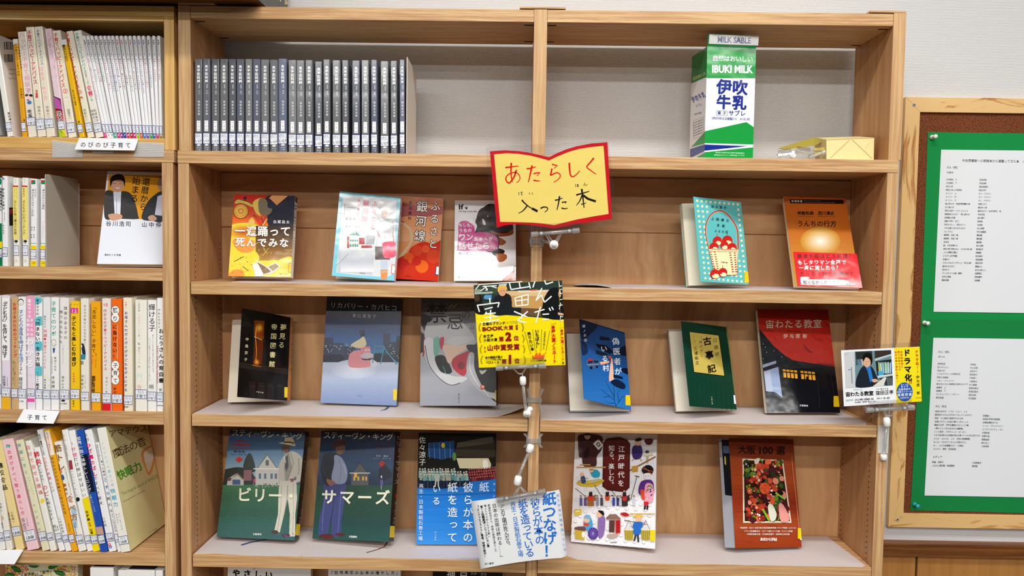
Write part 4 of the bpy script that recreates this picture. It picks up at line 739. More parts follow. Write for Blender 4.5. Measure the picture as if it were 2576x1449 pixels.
for i in range(3): c.poly('F2EDE2',[(388+i*22,1060+i*10),(420+i*22,1040+i*12),(470+i*26,1215),(425+i*24,1220)]); c.line('9A8A78',[(390+i*22,1062+i*10),(428+i*24,1218)],2)
c.rect('E8C43A',760,1030,880,1240)
for dx,dy,col in((-3,3,'8A2216'),(0,0,'F4F0EA')):
    c.T('一遍踊って',230+dx,630+dy,820+dx,635+dy,138,col,.02); c.T('死んでみな',230+dx,775+dy,800+dx,785+dy,125,col,.025)
c.T('白蔵盈太',682,508,850,512,46,'F0ECE6',.005); c.T('文芸社文庫',735,1187,835,1190,20,'3A2A10',.01); c.side.lrect('26221E',0,c.side.h-10,c.side.w,c.side.h); c.side.T('一遍踊って死んでみな',955,260,928,610,26,'2A2622',.02); c.side.T('白蔵盈太',928,720,918,830,15,'3A3632')
c.poly('1A2A22',[(852,1165),(905,1170),(918,1048),(862,1042)],'library_label'); c.poly('E8B81E',[(857,1160),(903,1165),(914,1053),(866,1048)],'library_label'); fin(c)
# A2
c=face('A2',zA,'light blue framed comic of a girl with a red bag by a station','7CC6DA','E4D2D6',(820,460,5.176))
c.fill('79C3D6'); c.blob('CFD2D6',[(240,175),(300,165),(860,215),(915,290),(900,700),(870,1180),(560,1210),(170,1170),(140,1130),(180,700),(215,250)])
c.poly('B9BEC2',[(160,880),(640,880),(600,1200),(150,1160)]); grad(c,['C4C8CC','B4BAC4','DADCE0'],880,1160,190,620,10)
c.poly('D8D8D6',[(270,690),(380,600),(500,700)]); c.poly('3F8A78',[(300,680),(382,620),(450,690)]); c.line('E8E4DC',[(382,615),(382,690)],6); c.poly('C8C4BE',[(250,640),(640,640),(640,700),(250,700)]) if 0 else None
c.rect('E4E0DA',265,700,520,850); c.rect('A83A3E',275,700,302,850); c.rect('A83A3E',430,715,505,800); c.rect('4A9A8A',310,740,420,765); c.rect('4A9A8A',305,795,420,835); c.rect('A8484A',460,815,600,865)
for x in(335,365,395): c.rect('E8E4DC',x,738,x+6,838)
c.rect('9CA4AA',520,690,640,800); c.rect('E4E6E8',245,850,620,868); c.line('5A6A70',[(155,390),(260,405)],7); c.line('4A5860',[(245,280),(235,450)],6); c.line('4A5860',[(235,315),(385,330)],5); c.line('8A9AA0',[(135,1080),(290,925)],6)
c.blob('DEE0E2',[(715,360),(760,325),(830,340),(870,400),(850,460),(800,470),(740,440)]); c.blob('A88468',[(728,370),(775,350),(800,395),(780,440),(735,450)]); c.ell('EBCDB8',762,415,32,44); c.blob('B08A6C',[(728,385),(760,362),(802,380),(790,400),(740,402)]); c.ell('3A2A26',750,408,5,4); c.ell('3A2A26',780,408,5,4); c.line('C85A5A',[(758,436),(768,436)],4)
c.poly('3AA0A8',[(700,500),(850,460),(860,485),(715,520)]); c.line('D86A8A',[(730,495),(735,512)],8); c.line('F0F0F0',[(780,480),(785,500)],9); c.line('D86A8A',[(820,468),(826,490)],8)
c.blob('D5D8DC',[(700,520),(850,480),(900,520),(905,640),(890,800),(800,830),(640,830),(640,730),(665,620)]); c.line('8A9098',[(870,500),(880,700),(870,800)],4); c.line('9AA0A8',[(700,540),(670,700),(650,830)],4); c.line('A8AEB4',[(760,560),(770,800)],4)
c.poly('5A4A48',[(640,830),(830,830),(835,1000),(640,1000)]); c.line('D8405A',[(665,620),(700,705)],13); c.line('D8405A',[(865,640),(885,760)],12); c.blob('DC4A66',[(745,780),(890,765),(908,850),(900,955),(800,980),(750,960),(735,860)]); c.line('A82A46',[(770,800),(830,830),(890,795)],6,smooth=True)
c.poly('B9C6D2',[(710,1000),(800,1000),(800,1130),(715,1130)]); c.poly('E08A4A',[(710,1135),(805,1130),(790,1260),(715,1250)]); c.line('F2E4D4',[(725,1165),(790,1155)],6)
c.T('ふるさと',636,275,606,572,72,'D22A4C',.01); c.T('銀河線',522,262,502,472,82,'D22A4C',.005); c.T('軌道春秋',432,232,415,400,38,'D86A78'); c.T('コミック版',708,265,702,335,14,'8A3A4A'); c.T('高田郁',270,470,370,475,34,'4A4A4A'); c.T('深沢かすみ',262,568,425,574,30,'4A4A4A'); c.T('双葉文庫',445,1176,500,1180,18,'6A6A6A')
s=c.cur; c.cur='library_label'; c.poly('D8562A',[(845,1180),(905,1190),(915,1070),(855,1062)]); c.poly('F2F0EE',[(855,1172),(905,1182),(912,1080),(864,1072)]); c.T('知',897,1090,size=26,c='8A8F9A'); c.T('た',895,1155,size=30,c='222222'); c.cur=s
c.side.T('ふるさと銀河線',978,330,935,770,15,'A83A4A'); fin(c)
# A3
c=face('A3',zA,'orange paperback with large white outlined title and red hills, half behind the blue comic','D8602E','D8BFAE',(820,460,5.176))
c.fill('E39A66'); grad(c,['E08A58','DE9668','E8AE82'],190,760,900,1560,12); c.blob('A85A5A',[(900,270),(1100,280),(1300,330),(1540,300),(1540,400),(1300,440),(1100,430),(900,440)]); c.line('D8C098',[(960,500),(1090,600),(1110,760),(1020,900),(930,990)],30,smooth=True); c.line('C82A2A',[(935,478),(1020,518)],12)
c.blob('CF3420',[(880,1050),(950,980),(1060,920),(1110,840),(1220,780),(1300,770),(1400,800),(1500,740),(1560,740),(1560,1300),(880,1300)])
for x,y,q,k in((1080,980,70,'E05A26'),(1190,880,70,'D84426'),(1250,1090,85,'E86A26'),(1010,1060,75,'C42A24'),(1090,1150,80,'D03A26'),(1400,960,90,'D8482A'),(1300,860,50,'E0582A'),(1180,1020,60,'CB2E22')): c.ell(k,x,y,q)
c.rect('C83A34',1325,850,1460,1285) if 0 else None
for o,col,bb in((0,'3A2420',.055),(0,'F8F4EE',.012)):
    c.T('ふるさと',1425,305,1395,795,128,col,bb); c.T('銀河線',1252,310,1222,690,150,col,bb)
c.T('軌道春秋',1105,262,1090,462,50,'2A201E'); c.T('双葉文庫',1042,1213,1100,1218,18,'3A1410')
c.cur='library_label'; c.poly('24307A',[(1420,1200),(1480,1210),(1490,1085),(1432,1078)]); c.poly('EEF0F6',[(1430,1190),(1480,1200),(1488,1095),(1440,1088)]); c.cur=None; fin(c)
# A4
c=face('A4',zA,'white paperback with a black and tan puppy and pink title under the big yellow sign','F2F2F4','ECECEE',(1120,340,3.622))
c.fill('F2F2F5'); c.blob('1E1716',[(330,680),(380,635),(430,625),(520,650),(560,720),(610,800),(620,860),(600,900),(500,920),(430,900),(330,920),(270,900),(290,830),(275,780)]); c.blob('2A1C18',[(300,700),(350,660),(385,720),(370,810),(330,830),(285,790)])
c.blob('9A4A20',[(420,870),(480,890),(560,890),(615,860),(618,900),(560,920),(470,925),(430,905)]); c.ell('0E0A0A',395,745,22,18); c.ell('F0F0F0',388,738,5); c.blob('E8E8EA',[(338,765),(360,780),(368,815),(345,812)])
c.blob('2A1A14',[(400,1020),(520,1040),(540,1070),(480,1110),(430,1080)]); c.blob('A85A24',[(470,1080),(550,1085),(562,1120),(530,1150),(490,1155),(465,1110)]); c.blob('A85A24',[(480,930),(545,960),(550,985),(510,1005),(470,985)]); c.blob('1E1614',[(300,900),(480,910),(470,1060),(330,1040)])
for pts in([(125,800),(190,780),(230,800),(265,830),(275,890),(320,880),(440,905),(480,960),(475,1030),(400,1055),(130,1055),(112,1030),(120,900)],): c.blob('D23A92',pts)
W_='FFFFFF'
for col,bb in(('B82A7C',.06),(W_,.02)): c.T('もしも、',140,820,250,822,36,col,bb,v=False); c.T('うちの',142,870,225,868,38,col,bb); c.T('ワン',155,930,222,930,66,col,bb+.01); c.T('ちゃんが',280,945,415,943,40,col,bb); c.T('話せたら…',155,1010,445,1008,72,col,bb)
c.H('If',125,655,168,653,62,'151515',.03); c.ell('151515',193,668,9,8)
for x,y in((181,660),(190,655),(200,657)): c.ell('151515',x,y,4,5)
c.H('my dog could talk …',125,692,315,696,17,'151515',.02); c.T('西川文二',135,1080,232,1080,28,'1A1A1A',.005); c.ell('C9CACD',168,1175,30,26)
for x,y in((118,1155),(138,1125),(168,1115),(193,1135)): c.ell('C9CACD',x,y,13,17)
c.poly('C8232C',[(510,1328),(648,1328),(648,1210)]); c.T('成美文庫',568,1300,618,1301,19,'F0E0E0',0,False); c.rect('1A1A1A',119,1286,136,1303); [c.ell('1A1A1A',147+i*18,1295,5) for i in range(3)]
c.cur='library_label'; c.poly('1C2A78',[(624,1275),(650,1275),(650,1190),(624,1190)]); c.poly('EEF1F8',[(630,1268),(650,1268),(650,1197),(630,1197)]); c.cur=None; fin(c)
# A5
c=face('A5',zA,'turquoise polka-dot paperback with a red apple basket, cover swinging open','5FBDBE','D8D2C4',(1680,460,4.77))
c.fill('62BFC0')
for j in range(17):
    for i in range(10):
        x=352+i*54+j*6.5; y=215+j*62+i*5+ (0 if i%2 else 0)
        if 470+j*3<x<840+j*1 and 270<y<1110: continue
        c.ell('F2E6C4',x,y,14,15,n=12)
c.line('CC2A22',[(490,780),(455,620),(460,500),(510,390),(590,340),(680,355),(770,450),(830,570),(840,790)],15,smooth=True); c.line('F0D8A8',[(492,780),(461,620),(466,500),(514,396),(592,348),(676,361),(764,456),(822,574),(832,790)],4,smooth=True)
def apple(x,y,q,an=0):
    c.ell('CC231E',x,y,q,q*1.02,an); c.ell('F4EBB8',x+q*.12,y+q*.42,q*.7,q*.46,an); c.ell('CC231E',x-q*.35,y+q*.1,q*.2); c.line('B02A1E',[(x,y-q),(x-3,y-q*1.6)],5)
for x,y,q in((592,700,56),(712,695,62),(552,772,56),(676,752,50),(768,778,56)): apple(x,y,q)
c.poly('F4EBB8',[(490,790),(845,800),(825,1110),(560,1095)]); c.line('C9281E',[(485,790),(660,805),(843,800)],7); c.line('C9281E',[(490,815),(660,830),(840,822)],5)
for j in range(9):
    for x in((512+j*6,560+j*5) if 1 else ()): c.ell('C9281E',x,832+j*28,13,6,8,n=8)
    for x in(745+j*4,800+j*2): c.ell('C9281E',x,842+j*28,14,7,-8,n=8)
    c.line('C9281E',[(495+j*7,830+j*30),(500+j*7,855+j*30)],4); c.line('C9281E',[(838-j*1,835+j*30),(832,860+j*30)],4)
c.line('C9281E',[(700,1112),(830,1105)],6); apple(560,1095,58); apple(655,1078,54); c.ell('F4EBB8',575,1120,36,28)
c.T('田辺聖子',534,285,682,300,34,'222A2A',.005); c.T('上機嫌な',533,430,712,452,38,'222A2A',.005); c.T('言葉',600,510,662,518,36,'222A2A',.005); c.T('３６６日',570,578,702,590,36,'222A2A',.01); c.T('文春文庫',643,953,702,960,18,'222222',.01); ysticker(c,915,1065,968,1195); fin(c)
m=MB(); q=c.Lc; m.add([q(-107.6,12.4,2),q(-95,.06,2),q(-95,.06,145),q(-107.6,12.4,145)],[(0,1,2,3)],M('F4F0E4','m')) if 0 else None
# A6
c=face('A6',zA,'orange-brown pocket book with a white glow and a bright red paper band','B8742E','B86A2A',(1680,460,4.77))
c.fill('B86A24'); grad(c,['B4551E','B4601E','C07A22','BE8428'],170,1290,1360,2340,26); grow(c,'BE8428','E9E2D6',1830,700,240,170,16)
c.poly('1B1411',[(1468,246),(2113,254),(2106,205),(1462,196)]); c.T('新潮新書',1497,220,1600,222,30,'D8D0C4',.01); c.H('Brevity is the soul of wit, and cultivates',1632,214,1835,217,11,'9A8878'); c.H('and cultivates the body and second function',1634,233,2005,238,11,'9A8878'); c.ell('5A3A1A',1442,220,18); c.ell('C06A2A',1442,220,15)
c.T('神館和典',1577,365,1725,365,48,'15110E',.02); c.T('西川清史',1825,365,1972,367,48,'15110E',.02); c.H('KODATE Kazunori',1558,402,1745,402,16,'3A2412'); c.H('NISHIKAWA Kiyoshi',1800,402,2005,404,16,'3A2412'); c.T('うんちの行方',1588,492,1985,494,80,'0F0D0C',.005)
fin(c)
rr=thing('paper_band','bright red paper band wrapped round the foot of the orange-brown pocket book','paper band',tuple(c.Lc(-55,-1,0))); k=BK['A6']; wv=k[6]
m=MB(); H=c.L(1530,832)[1]; hb=lambda mb,x0,x1,y0,y1,z0,z1,mat: mb.hexa([c.Lc(*q) for q in((x0,y0,z0),(x1,y0,z0),(x1,y1,z0),(x0,y1,z0),(x0,y0,z1),(x1,y0,z1),(x1,y1,z1),(x0,y1,z1))],mat)
hb(m,-wv+4,2.4,-1.9,-1.5,-.2,H,M('D81A22','g')); hb(m,2.0,2.4,-1.5,k[8]+.5,-.2,H,M('D81A22','g')); m.build('band_sheet',rr)
Mx=None; Ob=c.Lc(-wv+4,-1.95,-.2); b=Cv(Ob,c.ex,c.ey,wv-1.6,H+.2,(1680,460,4.77),'g')
b.T('鉄道や船はどう処理？',1582,882,2195,878,58,'1A0A0A',.004); b.T('もしタワマン全戸で',1585,955,2110,952,58,'F6EFEF',.03); b.T('一斉に流したら？',1600,1020,2045,1018,58,'F6EFEF',.03); b.T('たった５分で飲用水？',1615,1092,2215,1092,56,'1A0A0A',.004)
b.blob('EDEAEA',[(1590,1150),(1600,1132),(1650,1128),(1700,1135),(1712,1158),(2120,1165),(2135,1225),(1640,1222),(1600,1210)]); b.ell('D8D4D4',1650,1140,50,14); b.T('知らなかった!!!',1645,1195,2045,1197,48,'15151A',.02); b.ell('1A1416',2200,1215,62,17); b.T('新潮新書',2163,1215,2240,1215,22,'E8E4E4',.01); b.done(rr)
# B1
c=face('B1',zB,'black paperback with gold title and a glowing lamp, pages showing at its left','1B1918','C27A48',(560,730,4.529),page='E8DFCC')
c.fill('15120F'); c.rect('1F1A16',345,330,490,860); c.poly('7A3A10',[(362,345),(475,350),(468,560),(360,540)]); grow(c,'8A4412','F2B83A',420,430,50,60,6); c.poly('5A240C',[(365,560),(465,580),(445,850),(345,850)]); grow(c,'5A240C','F29A2A',388,820,42,46,6); c.line('F2A83A',[(385,400),(375,530),(385,700),(378,810)],5); c.line('E8A04A',[(360,530),(450,570)],7); c.line('5A3A20',[(180,830),(740,905)],5); c.line('C8843A',[(340,855),(440,875)],5); c.poly('26201B',[(170,840),(745,915),(745,960),(165,880)])
for x in(300,400,510,620): c.rect('221C18',x,1040+(x-300)*.1,x+75,1220+(x-300)*.1); c.line('4A3A22',[(x+10,1090),(x+65,1098)],4)
for y in(360,380,400): c.line('33302C',[(225,y),(320,y+10)],3)
c.T('夢見る',690,425,670,625,76,'EADFA0',.005); c.T('帝国図書館',587,420,562,842,72,'EADFA0',.005); c.T('中島京子',278,560,262,790,40,'D8CFA8'); c.T('文春文庫',390,1158,455,1168,18,'C8C0A8',.01); ysticker(c,702,1105,768,1222); c.side.T('夢見る帝国図書館',795,400,780,900,16,'5A2A14'); fin(c)
# B2
c=face('B2',zB,'night-blue hardback with a pink hippo ride on a snowy playground','5C6C90','14161E',(560,730,4.529),ink='q')
c.fill('0C0F1C'); grad(c,['090B16','0C1230','16305E','2E5E96','3A6FA4'],70,720,1100,2080,30)
for x,y,ww,hh,k in((1150,540,110,290,'2A3550'),(1250,600,130,230,'33415E'),(1380,640,130,190,'2E3A56'),(1830,490,80,340,'2C3A58'),(1900,590,130,240,'24304C'),(1980,520,60,310,'1E2640')): c.rect(k,x,y,x+ww,y+hh)
for _ in range(50): x=random.choice((1160,1270,1400,1840,1920))+random.randint(0,90); y=random.randint(620,780); c.rect(random.choice(('E8D88A','B8C4D8')),x,y,x+9,y+8)
for x in(1170,1260,1330,1560,1830,1900): c.ell('1C2438',x,790,60,60)
c.rect('C4CEE0',1100,822,2080,1330); grad(c,['B6C0D6','A9B6D0','8FA0C4','7488B4'],830,1330,1100,2080,20); grow(c,'BAC4DA','DCE2EE',1500,900,260,110,6)
c.blob('D98A94',[(1445,740),(1500,695),(1580,690),(1590,790),(1690,800),(1690,870),(1450,875)]); c.blob('D9848E',[(1580,660),(1660,645),(1690,690),(1680,720),(1590,720)]); c.ell('C8747E',1600,655,14); c.ell('C8747E',1672,650,14); c.blob('C4B8C4',[(1580,735),(1640,710),(1720,730),(1715,770),(1640,785),(1590,775)]); c.line('A84A5A',[(1600,775),(1650,785),(1700,770)],6); c.ell('F4F4F4',1637,685,12); c.ell('F4F4F4',1668,680,11); c.ell('151515',1640,687,5); c.ell('151515',1668,682,5)
c.blob('D8C8A0',[(1465,620),(1560,560),(1610,530),(1640,620),(1580,660),(1500,650)]); c.poly('26222A',[(1555,470),(1615,440),(1620,520),(1580,530)]); c.blob('C8D0DC',[(1690,790),(1730,800),(1775,840),(1740,870),(1690,865)])
for a in(((1740,620),(1710,830)),((1830,640),(1985,850)),((1845,640),(1800,840)),((1750,640),(1840,640)),((1730,700),(1840,690)),((1860,700),(2000,840))): c.line('3E8E9E',list(a),11)
c.T('リカバリー・カバヒコ',1260,170,1955,205,72,'CFD0D4',.0); c.T('青山美智子',1502,290,1730,300,46,'B8BCC4',0); c.T('光文社',1545,1205,1585,1208,16,'5A6478'); ysticker(c,1945,1130,2012,1250); fin(c)
def ribbon(c,px,Z,wd_,col):
    P=[atz(a,b,Z+1.4) for a,b in px]; m=MB(); vs=[];n=len(P)
    for i,p in enumerate(P):
        d=(P[min(i+1,n-1)]-P[max(i-1,0)]).normalized(); s_=Vector((-d.y,d.x,0))*wd_/2; vs+=[p+s_+Vector((0,0,.8)),p-s_]
    m.add(vs,[(2*i,2*i+1,2*i+3,2*i+2) for i in range(n-1)],M(col,'p')); m.build('ribbon_marker',c.root)
ribbon(c,[(978,1018),(975,1026),(968,1030),(958,1032)],zB,4,'2E6A8A')
# B3
c=face('B3',zB,'grey hardback with pale statue arms round a dark flower, behind the yellow card','8E9098','15161A',(1030,690,3.915),ink='q')
c.fill('9A9CA4'); grad(c,['3A3A3E','8A8A90','A4A6AE','A0A2AA','989BA6'],235,1310,90,900,24)
c.blob('141418',[(110,380),(180,400),(230,470),(200,600),(150,560),(110,470)]); c.poly('1A1014',[(105,560),(160,600),(140,760),(108,780)]); c.blob('A8222E',[(150,620),(165,600),(150,780),(128,800)])
c.blob('B4B6BA',[(180,470),(300,420),(480,440),(600,560),(640,620),(640,700),(480,690),(340,690),(230,640),(150,620)]); c.blob('C8CACC',[(150,640),(230,640),(250,800),(300,940),(420,1000),(540,1010),(570,1030),(500,1070),(400,1095),(270,1010),(180,880),(150,760)]); c.line('5A5C62',[(155,700),(190,880),(280,1010),(400,1090),(500,1070)],9,smooth=True)
c.blob('6AA898',[(240,640),(290,620),(300,700),(270,830),(240,780)]); c.blob('B83A54',[(295,640),(340,620),(335,700),(310,740)]); c.blob('1A1C20',[(250,820),(340,800),(400,900),(420,960),(380,980),(300,950)]); c.blob('D8B8A4',[(335,700),(480,700),(620,690),(560,740),(460,800),(390,880),(350,790)]); c.blob('16171C',[(560,700),(650,700),(700,760),(720,930),(640,820),(600,780)]); c.blob('B02234',[(430,830),(520,780),(600,760),(580,900),(540,1000),(460,960),(420,900)]); c.ell('7A1422',510,900,36,40); c.line('4A9A8A',[(330,900),(365,990)],6)
c.blob('C0C2C6',[(370,660),(430,620),(560,610),(640,620),(600,660),(480,700),(400,690)]); c.blob('101114',[(620,700),(900,700),(900,1240),(760,1180),(680,1060),(630,880)])
c.blob('AEB0B6',[(580,790),(635,780),(640,920),(690,1050),(760,1150),(880,1175),(880,1235),(740,1190),(640,1100),(565,960)]); c.line('D8DADC',[(600,800),(600,940),(680,1090),(780,1190)],8,smooth=True); c.blob('C83A3A',[(700,1095),(740,1095),(735,1130),(705,1135)]); c.ell('E8D0A0',722,1108,12); c.blob('B4B8A8',[(690,945),(720,950),(760,940),(745,965),(710,985)])
c.T('禁',272,385,size=210,c='17171B',b=.0); c.T('忌',450,470,size=170,c='26262C',b=0); c.T('の',556,400,size=95,c='17171B'); c.line('17171B',[(615,345),(650,343)],5); c.T('山',617,520,size=46,c='2A2A30'); c.T('東京創元社',487,1180,487,1262,18,'3A3C44',v=True); c.line('E8E4D8',[(390,330),(420,300),(430,330),(470,295)],3); ysticker(c,845,1142,880,1242,'C8A81E'); fin(c)
# B4
c=face('B4',zB,'blue illustrated paperback with a car and light beam, its cover standing open','2468A8','3A3A3A',(1400,770,4.83),page='DDD6C8')
c.fill('2060A4'); grad(c,['1B3A6A','1E4F8C','2264AE','2A72BC'],150,1300,250,910,18)
c.blob('14233C',[(270,170),(420,190),(500,250),(420,330),(330,420),(290,330)]); c.blob('16294A',[(300,420),(360,460),(380,560),(320,600),(300,520)]); c.blob('1E4678',[(520,330),(640,290),(760,320),(830,420),(840,540),(700,600),(560,470)]); c.poly('121C30',[(525,365),(640,385),(650,420),(525,410)]); c.poly('101A2C',[(468,455),(610,480),(690,560),(640,580),(500,500)]); c.poly('18273E',[(475,530),(620,580),(610,620),(480,580)]); c.blob('0F1B30',[(760,530),(840,480),(850,600),(770,590)]); c.blob('0F1B30',[(790,760),(870,760),(870,830),(800,800)])
c.poly('E4A888',[(520,680),(640,665),(640,688),(540,715)]); c.poly('EBB79E',[(660,640),(680,640),(698,890),(640,920),(636,860)]); c.poly('C8582A',[(625,605),(665,610),(675,640),(635,635)]); c.line('1A1414',[(655,640),(652,700)],7)
c.poly('3E5C86',[(360,660),(520,650),(510,740),(420,750),(362,720)]); c.poly('1A2436',[(385,668),(440,662),(440,690),(380,700)]); c.poly('1A2436',[(450,662),(505,662),(510,690),(450,690)]); c.ell('0F1420',420,750,17); c.ell('0F1420',490,738,15); c.blob('B02A3A',[(385,640),(430,640),(435,665),(385,665)]); c.line('B8C4D8',[(370,715),(520,705)],4)
c.poly('0F1B34',[(690,830),(800,860),(810,890),(690,870)]); c.blob('11203C',[(655,920),(730,890),(830,950),(820,1010),(720,980)])
for a in(((720,1240),(700,1140),(600,1060),(540,1010)),((700,1140),(700,1040),(690,960)),((720,1240),(790,1110),(850,1080)),((700,1100),(640,1000),(590,900)),((760,1170),(740,1060),(760,1020)),((640,1095),(560,1110)),((700,1180),(640,1180),(590,1160))): c.line('0F1B36',list(a),6,taper=True)
c.T('偽医者が',718,430,748,795,92,'EDEFF2',.005); c.T('いる村',575,520,598,755,82,'EDEFF2',.01); c.T('藤ノ木優',330,245,350,415,40,'B8C8DC'); ysticker(c,838,1082,898,1205); fin(c)
# B5
c=face('B5',zB,'dark green paperback with a framed yellow title plate','0F3D2E','8FA83A',(1400,770,4.83),page='E6DECB')
c.fill('0D3A2B')
for j in range(9): c.T('神代古事記天地国生',1640+j*58,885+j*8,1665+j*58,1190+j*9,26,'0A3023')
c.poly('15100C',[(1608,308),(1975,350),(2048,856),(1664,808)]); c.poly('C8B458',[(1616,315),(1968,358),(2038,846),(1672,800)]); c.T('口語訳',1925,418,1952,585,50,'1A1610',.005); c.T('古事記',1830,428,1885,762,104,'141210',.03); c.T('［神代篇］',1745,385,1768,600,38,'8A2A1E',.005); c.T('訳・注釈',1667,368,1680,432,15,'2A2418'); c.T('三浦佑之',1685,515,1708,690,48,'1E1A14',.015); c.T('文春文庫',1885,1108,1892,1185,19,'B8C08A'); c.line('8AA83A',[(2062,262),(2192,1262)],5)
c.cur='library_label'; c.poly('1C2A5A',[(2150,1195),(2190,1200),(2178,1072),(2142,1072)]); c.poly('EEF1F8',[(2158,1186),(2190,1192),(2178,1082),(2150,1082)]); c.cur=None; fin(c)
# B6
c=face('B6',zB,'hardback with a huge red disc over a dark building with lit yellow windows','15181E','15181E',(1880,740,4.528))
c.fill('11151C'); c.poly('A81C14',[(90,150),(930,160),(1010,825),(820,805),(560,775),(430,700),(300,590),(215,490),(115,370)]); grad(c,['8A1410','B8241A','C42E20'],170,370,100,960,10); c.poly('BE2A1E',[(115,370),(215,490),(300,590),(430,700),(560,775),(820,800),(1003,825),(935,360)]) 
for a in(((190,220),(215,265)),((400,190),(440,225)),((890,320),(925,370)),((745,460),(790,520),(850,540)),((640,570),(680,630),(745,670)),((800,500),(860,530)),((900,490),(960,545)),((300,490),(335,530)),((250,420),(300,430)),((380,420),(385,470))): c.line('8E1A12',list(a),9,smooth=True)
c.blob('8E1A12',[(645,572),(690,620),(745,668),(700,660),(650,620)])
for x,y in((180,568),(302,645),(392,715),(205,605),(220,662),(180,735)): c.ell('E8E8EC',x,y,4)
c.poly('0C0F15',[(430,740),(1010,830),(1070,1350),(240,1355),(150,860)]); c.poly('9AA6C0',[(172,805),(325,758),(330,788),(176,840)]); c.poly('8FA0C4',[(185,880),(352,828),(398,1180),(340,1130),(215,1105)]); c.poly('A9B4CC',[(195,890),(260,868),(290,1110),(212,1105)]); c.ell('0E141E',280,1230,95,120)
for i in range(2):
    for j in range(4):
        x=402+i*202+j*43; y=855+i*18+j*4; c.poly('E8A52A',[(x,y),(x+34,y+3),(x+36,y+26),(x+2,y+23)]); c.poly('EBAA2E',[(x+6,y+36),(x+38,y+39),(x+42,y+95),(x+12,y+92)])
c.poly('0C0F15',[(668,950),(675,935),(690,940),(700,975),(668,970)]); c.line('1C1414',[(800,790),(1000,815)],5); [c.line('1C1414',[(800+i*22,775+i*3),(800+i*22,800+i*2)],3) for i in range(10)]
c.line('2E333C',[(800,980),(825,1290)],3); c.line('2E333C',[(950,900),(985,1150)],3)
c.T('宙わたる教室',255,345,798,338,102,'D8CBB0',.012); c.T('伊与原',435,480,575,480,54,'D8CBB0',.005); c.T('新',655,480,size=54,c='D8CBB0',b=.005,v=False); c.H('Shin Iyohara',458,424,620,424,20,'3A1210'); c.T('文藝春秋',605,1268,680,1272,22,'D8D8DC',.02,False); ysticker(c,982,1160,1050,1282,'DCB80E'); fin(c)
# C1, C2
def house(c,x,y,s,lit=False):
    k='C4C4BC' if not lit else '5A5A5E'
    c.poly('6A6A6E' if not lit else '3A3A40',[(x-110*s,y-140*s),(x,y-300*s),(x+110*s,y-140*s)]); c.poly(k,[(x-95*s,y-150*s),(x,y-280*s),(x+95*s,y-150*s)]); c.rect(k,x-110*s,y-150*s,x+110*s,y)
    for a in(-80,-30,30,70): c.rect('5A6A8A' if not lit else 'E8B84A',x+a*s,y-110*s,x+(a+22)*s,y-60*s)
    c.rect('5A5A5A',x-15*s,y-235*s,x+15*s,y-185*s); c.rect('E4E4DC',x-130*s,y-160*s,x+130*s,y-150*s)
c=face('C1',zC,'blue and green novel with a hatted man in white beside a pale house','2A5A4A','101014',(520,1040,3.542),ink='q',page='7A1A1E')
c.fill('2A4A6A'); grad(c,['1E3A5E','2E5A84','6A90AC','9AB2BE'],120,560,80,900,20); c.blob('16221E',[(140,520),(200,490),(300,480),(400,520),(420,640),(140,640)]); c.rect('2A6246',80,635,900,1130); grad(c,['34704A','27583E','1F5040','2A5A52','2E5C58'],640,1130,80,900,16); c.blob('1C2E22',[(330,500),(345,400),(385,355),(420,420),(430,520)])
c.poly('BEBEB6',[(180,640),(190,580),(275,530),(330,585),(330,640)]); c.poly('6A3A40',[(180,600),(190,575),(225,572),(215,602)]); c.poly('7A5A5A',[(225,580),(275,528),(335,585),(320,590),(275,545)]); c.rect('3A5A84',230,590,300,635); c.rect('8A5A64',330,505,400,600); house(c,540,640,.95)
c.blob('B9B4A6',[(700,365),(745,338),(800,350),(850,400),(856,520),(838,600),(800,612),(790,560),(760,600),(650,610),(640,520),(652,440)])
c.poly('C9C4B4',[(648,600),(800,600),(806,760),(790,900),(790,1095),(735,1098),(742,900),(722,760),(690,900),(652,1060),(600,1058),(636,900),(640,720)]); c.line('8E8A7C',[(722,640),(716,760),(690,900)],7,smooth=True); c.line('A8A494',[(770,620),(775,900),(765,1090)],6); c.line('9A9688',[(668,640),(660,860),(630,1040)],5)
c.poly('8E8A7E',[(700,380),(735,350),(760,480),(728,600),(700,600),(690,480)]); c.poly('3A3C44',[(705,385),(722,372),(730,470),(712,520),(698,480)]); c.line('77746A',[(745,345),(770,440),(735,560)],5,smooth=True); c.line('8A877A',[(820,400),(822,520),(790,600)],8,smooth=True); c.line('D8D4C4',[(690,380),(705,440)],6)
c.blob('5A4234',[(672,290),(700,265),(738,275),(745,320),(730,350),(700,358),(680,345),(664,330),(672,312),(660,306)]); c.blob('8A8078',[(682,335),(705,350),(728,345),(715,362),(690,358)]); c.ell('3A2A22',688,305,6,4)
c.blob('C9B98E',[(645,262),(690,252),(700,222),(745,215),(775,235),(782,262),(790,288),(740,282),(690,272)]); c.line('3A2A20',[(688,258),(735,256),(780,266)],13,smooth=True); c.line('E4D8B4',[(645,262),(700,272),(788,290)],5,smooth=True); c.blob('4A2A28',[(575,1050),(620,1040),(640,1062),(600,1072)]); c.blob('4A2A28',[(665,1082),(730,1072),(740,1095),(690,1105)])
c.line('D8D4CC',[(745,565),(800,605),(815,545)],5,smooth=True); c.blob('8A4A50',[(742,585),(770,580),(780,600),(755,612)]); c.ell('B83A6A',425,600,10,20); dots(c,['4A7A4A','5A3A5A','C8C8C0'],40,400,620,645,655,3,7); dots(c,['3A5A9A','B83A6A'],24,600,1070,790,1100,3,6)
for _ in range(240):
    x,y=random.uniform(95,860),random.uniform(660,1100); c.ell(random.choice(('3E7E5A','1C4436','4A8A72')),x,y,2.4,2.4,n=5)
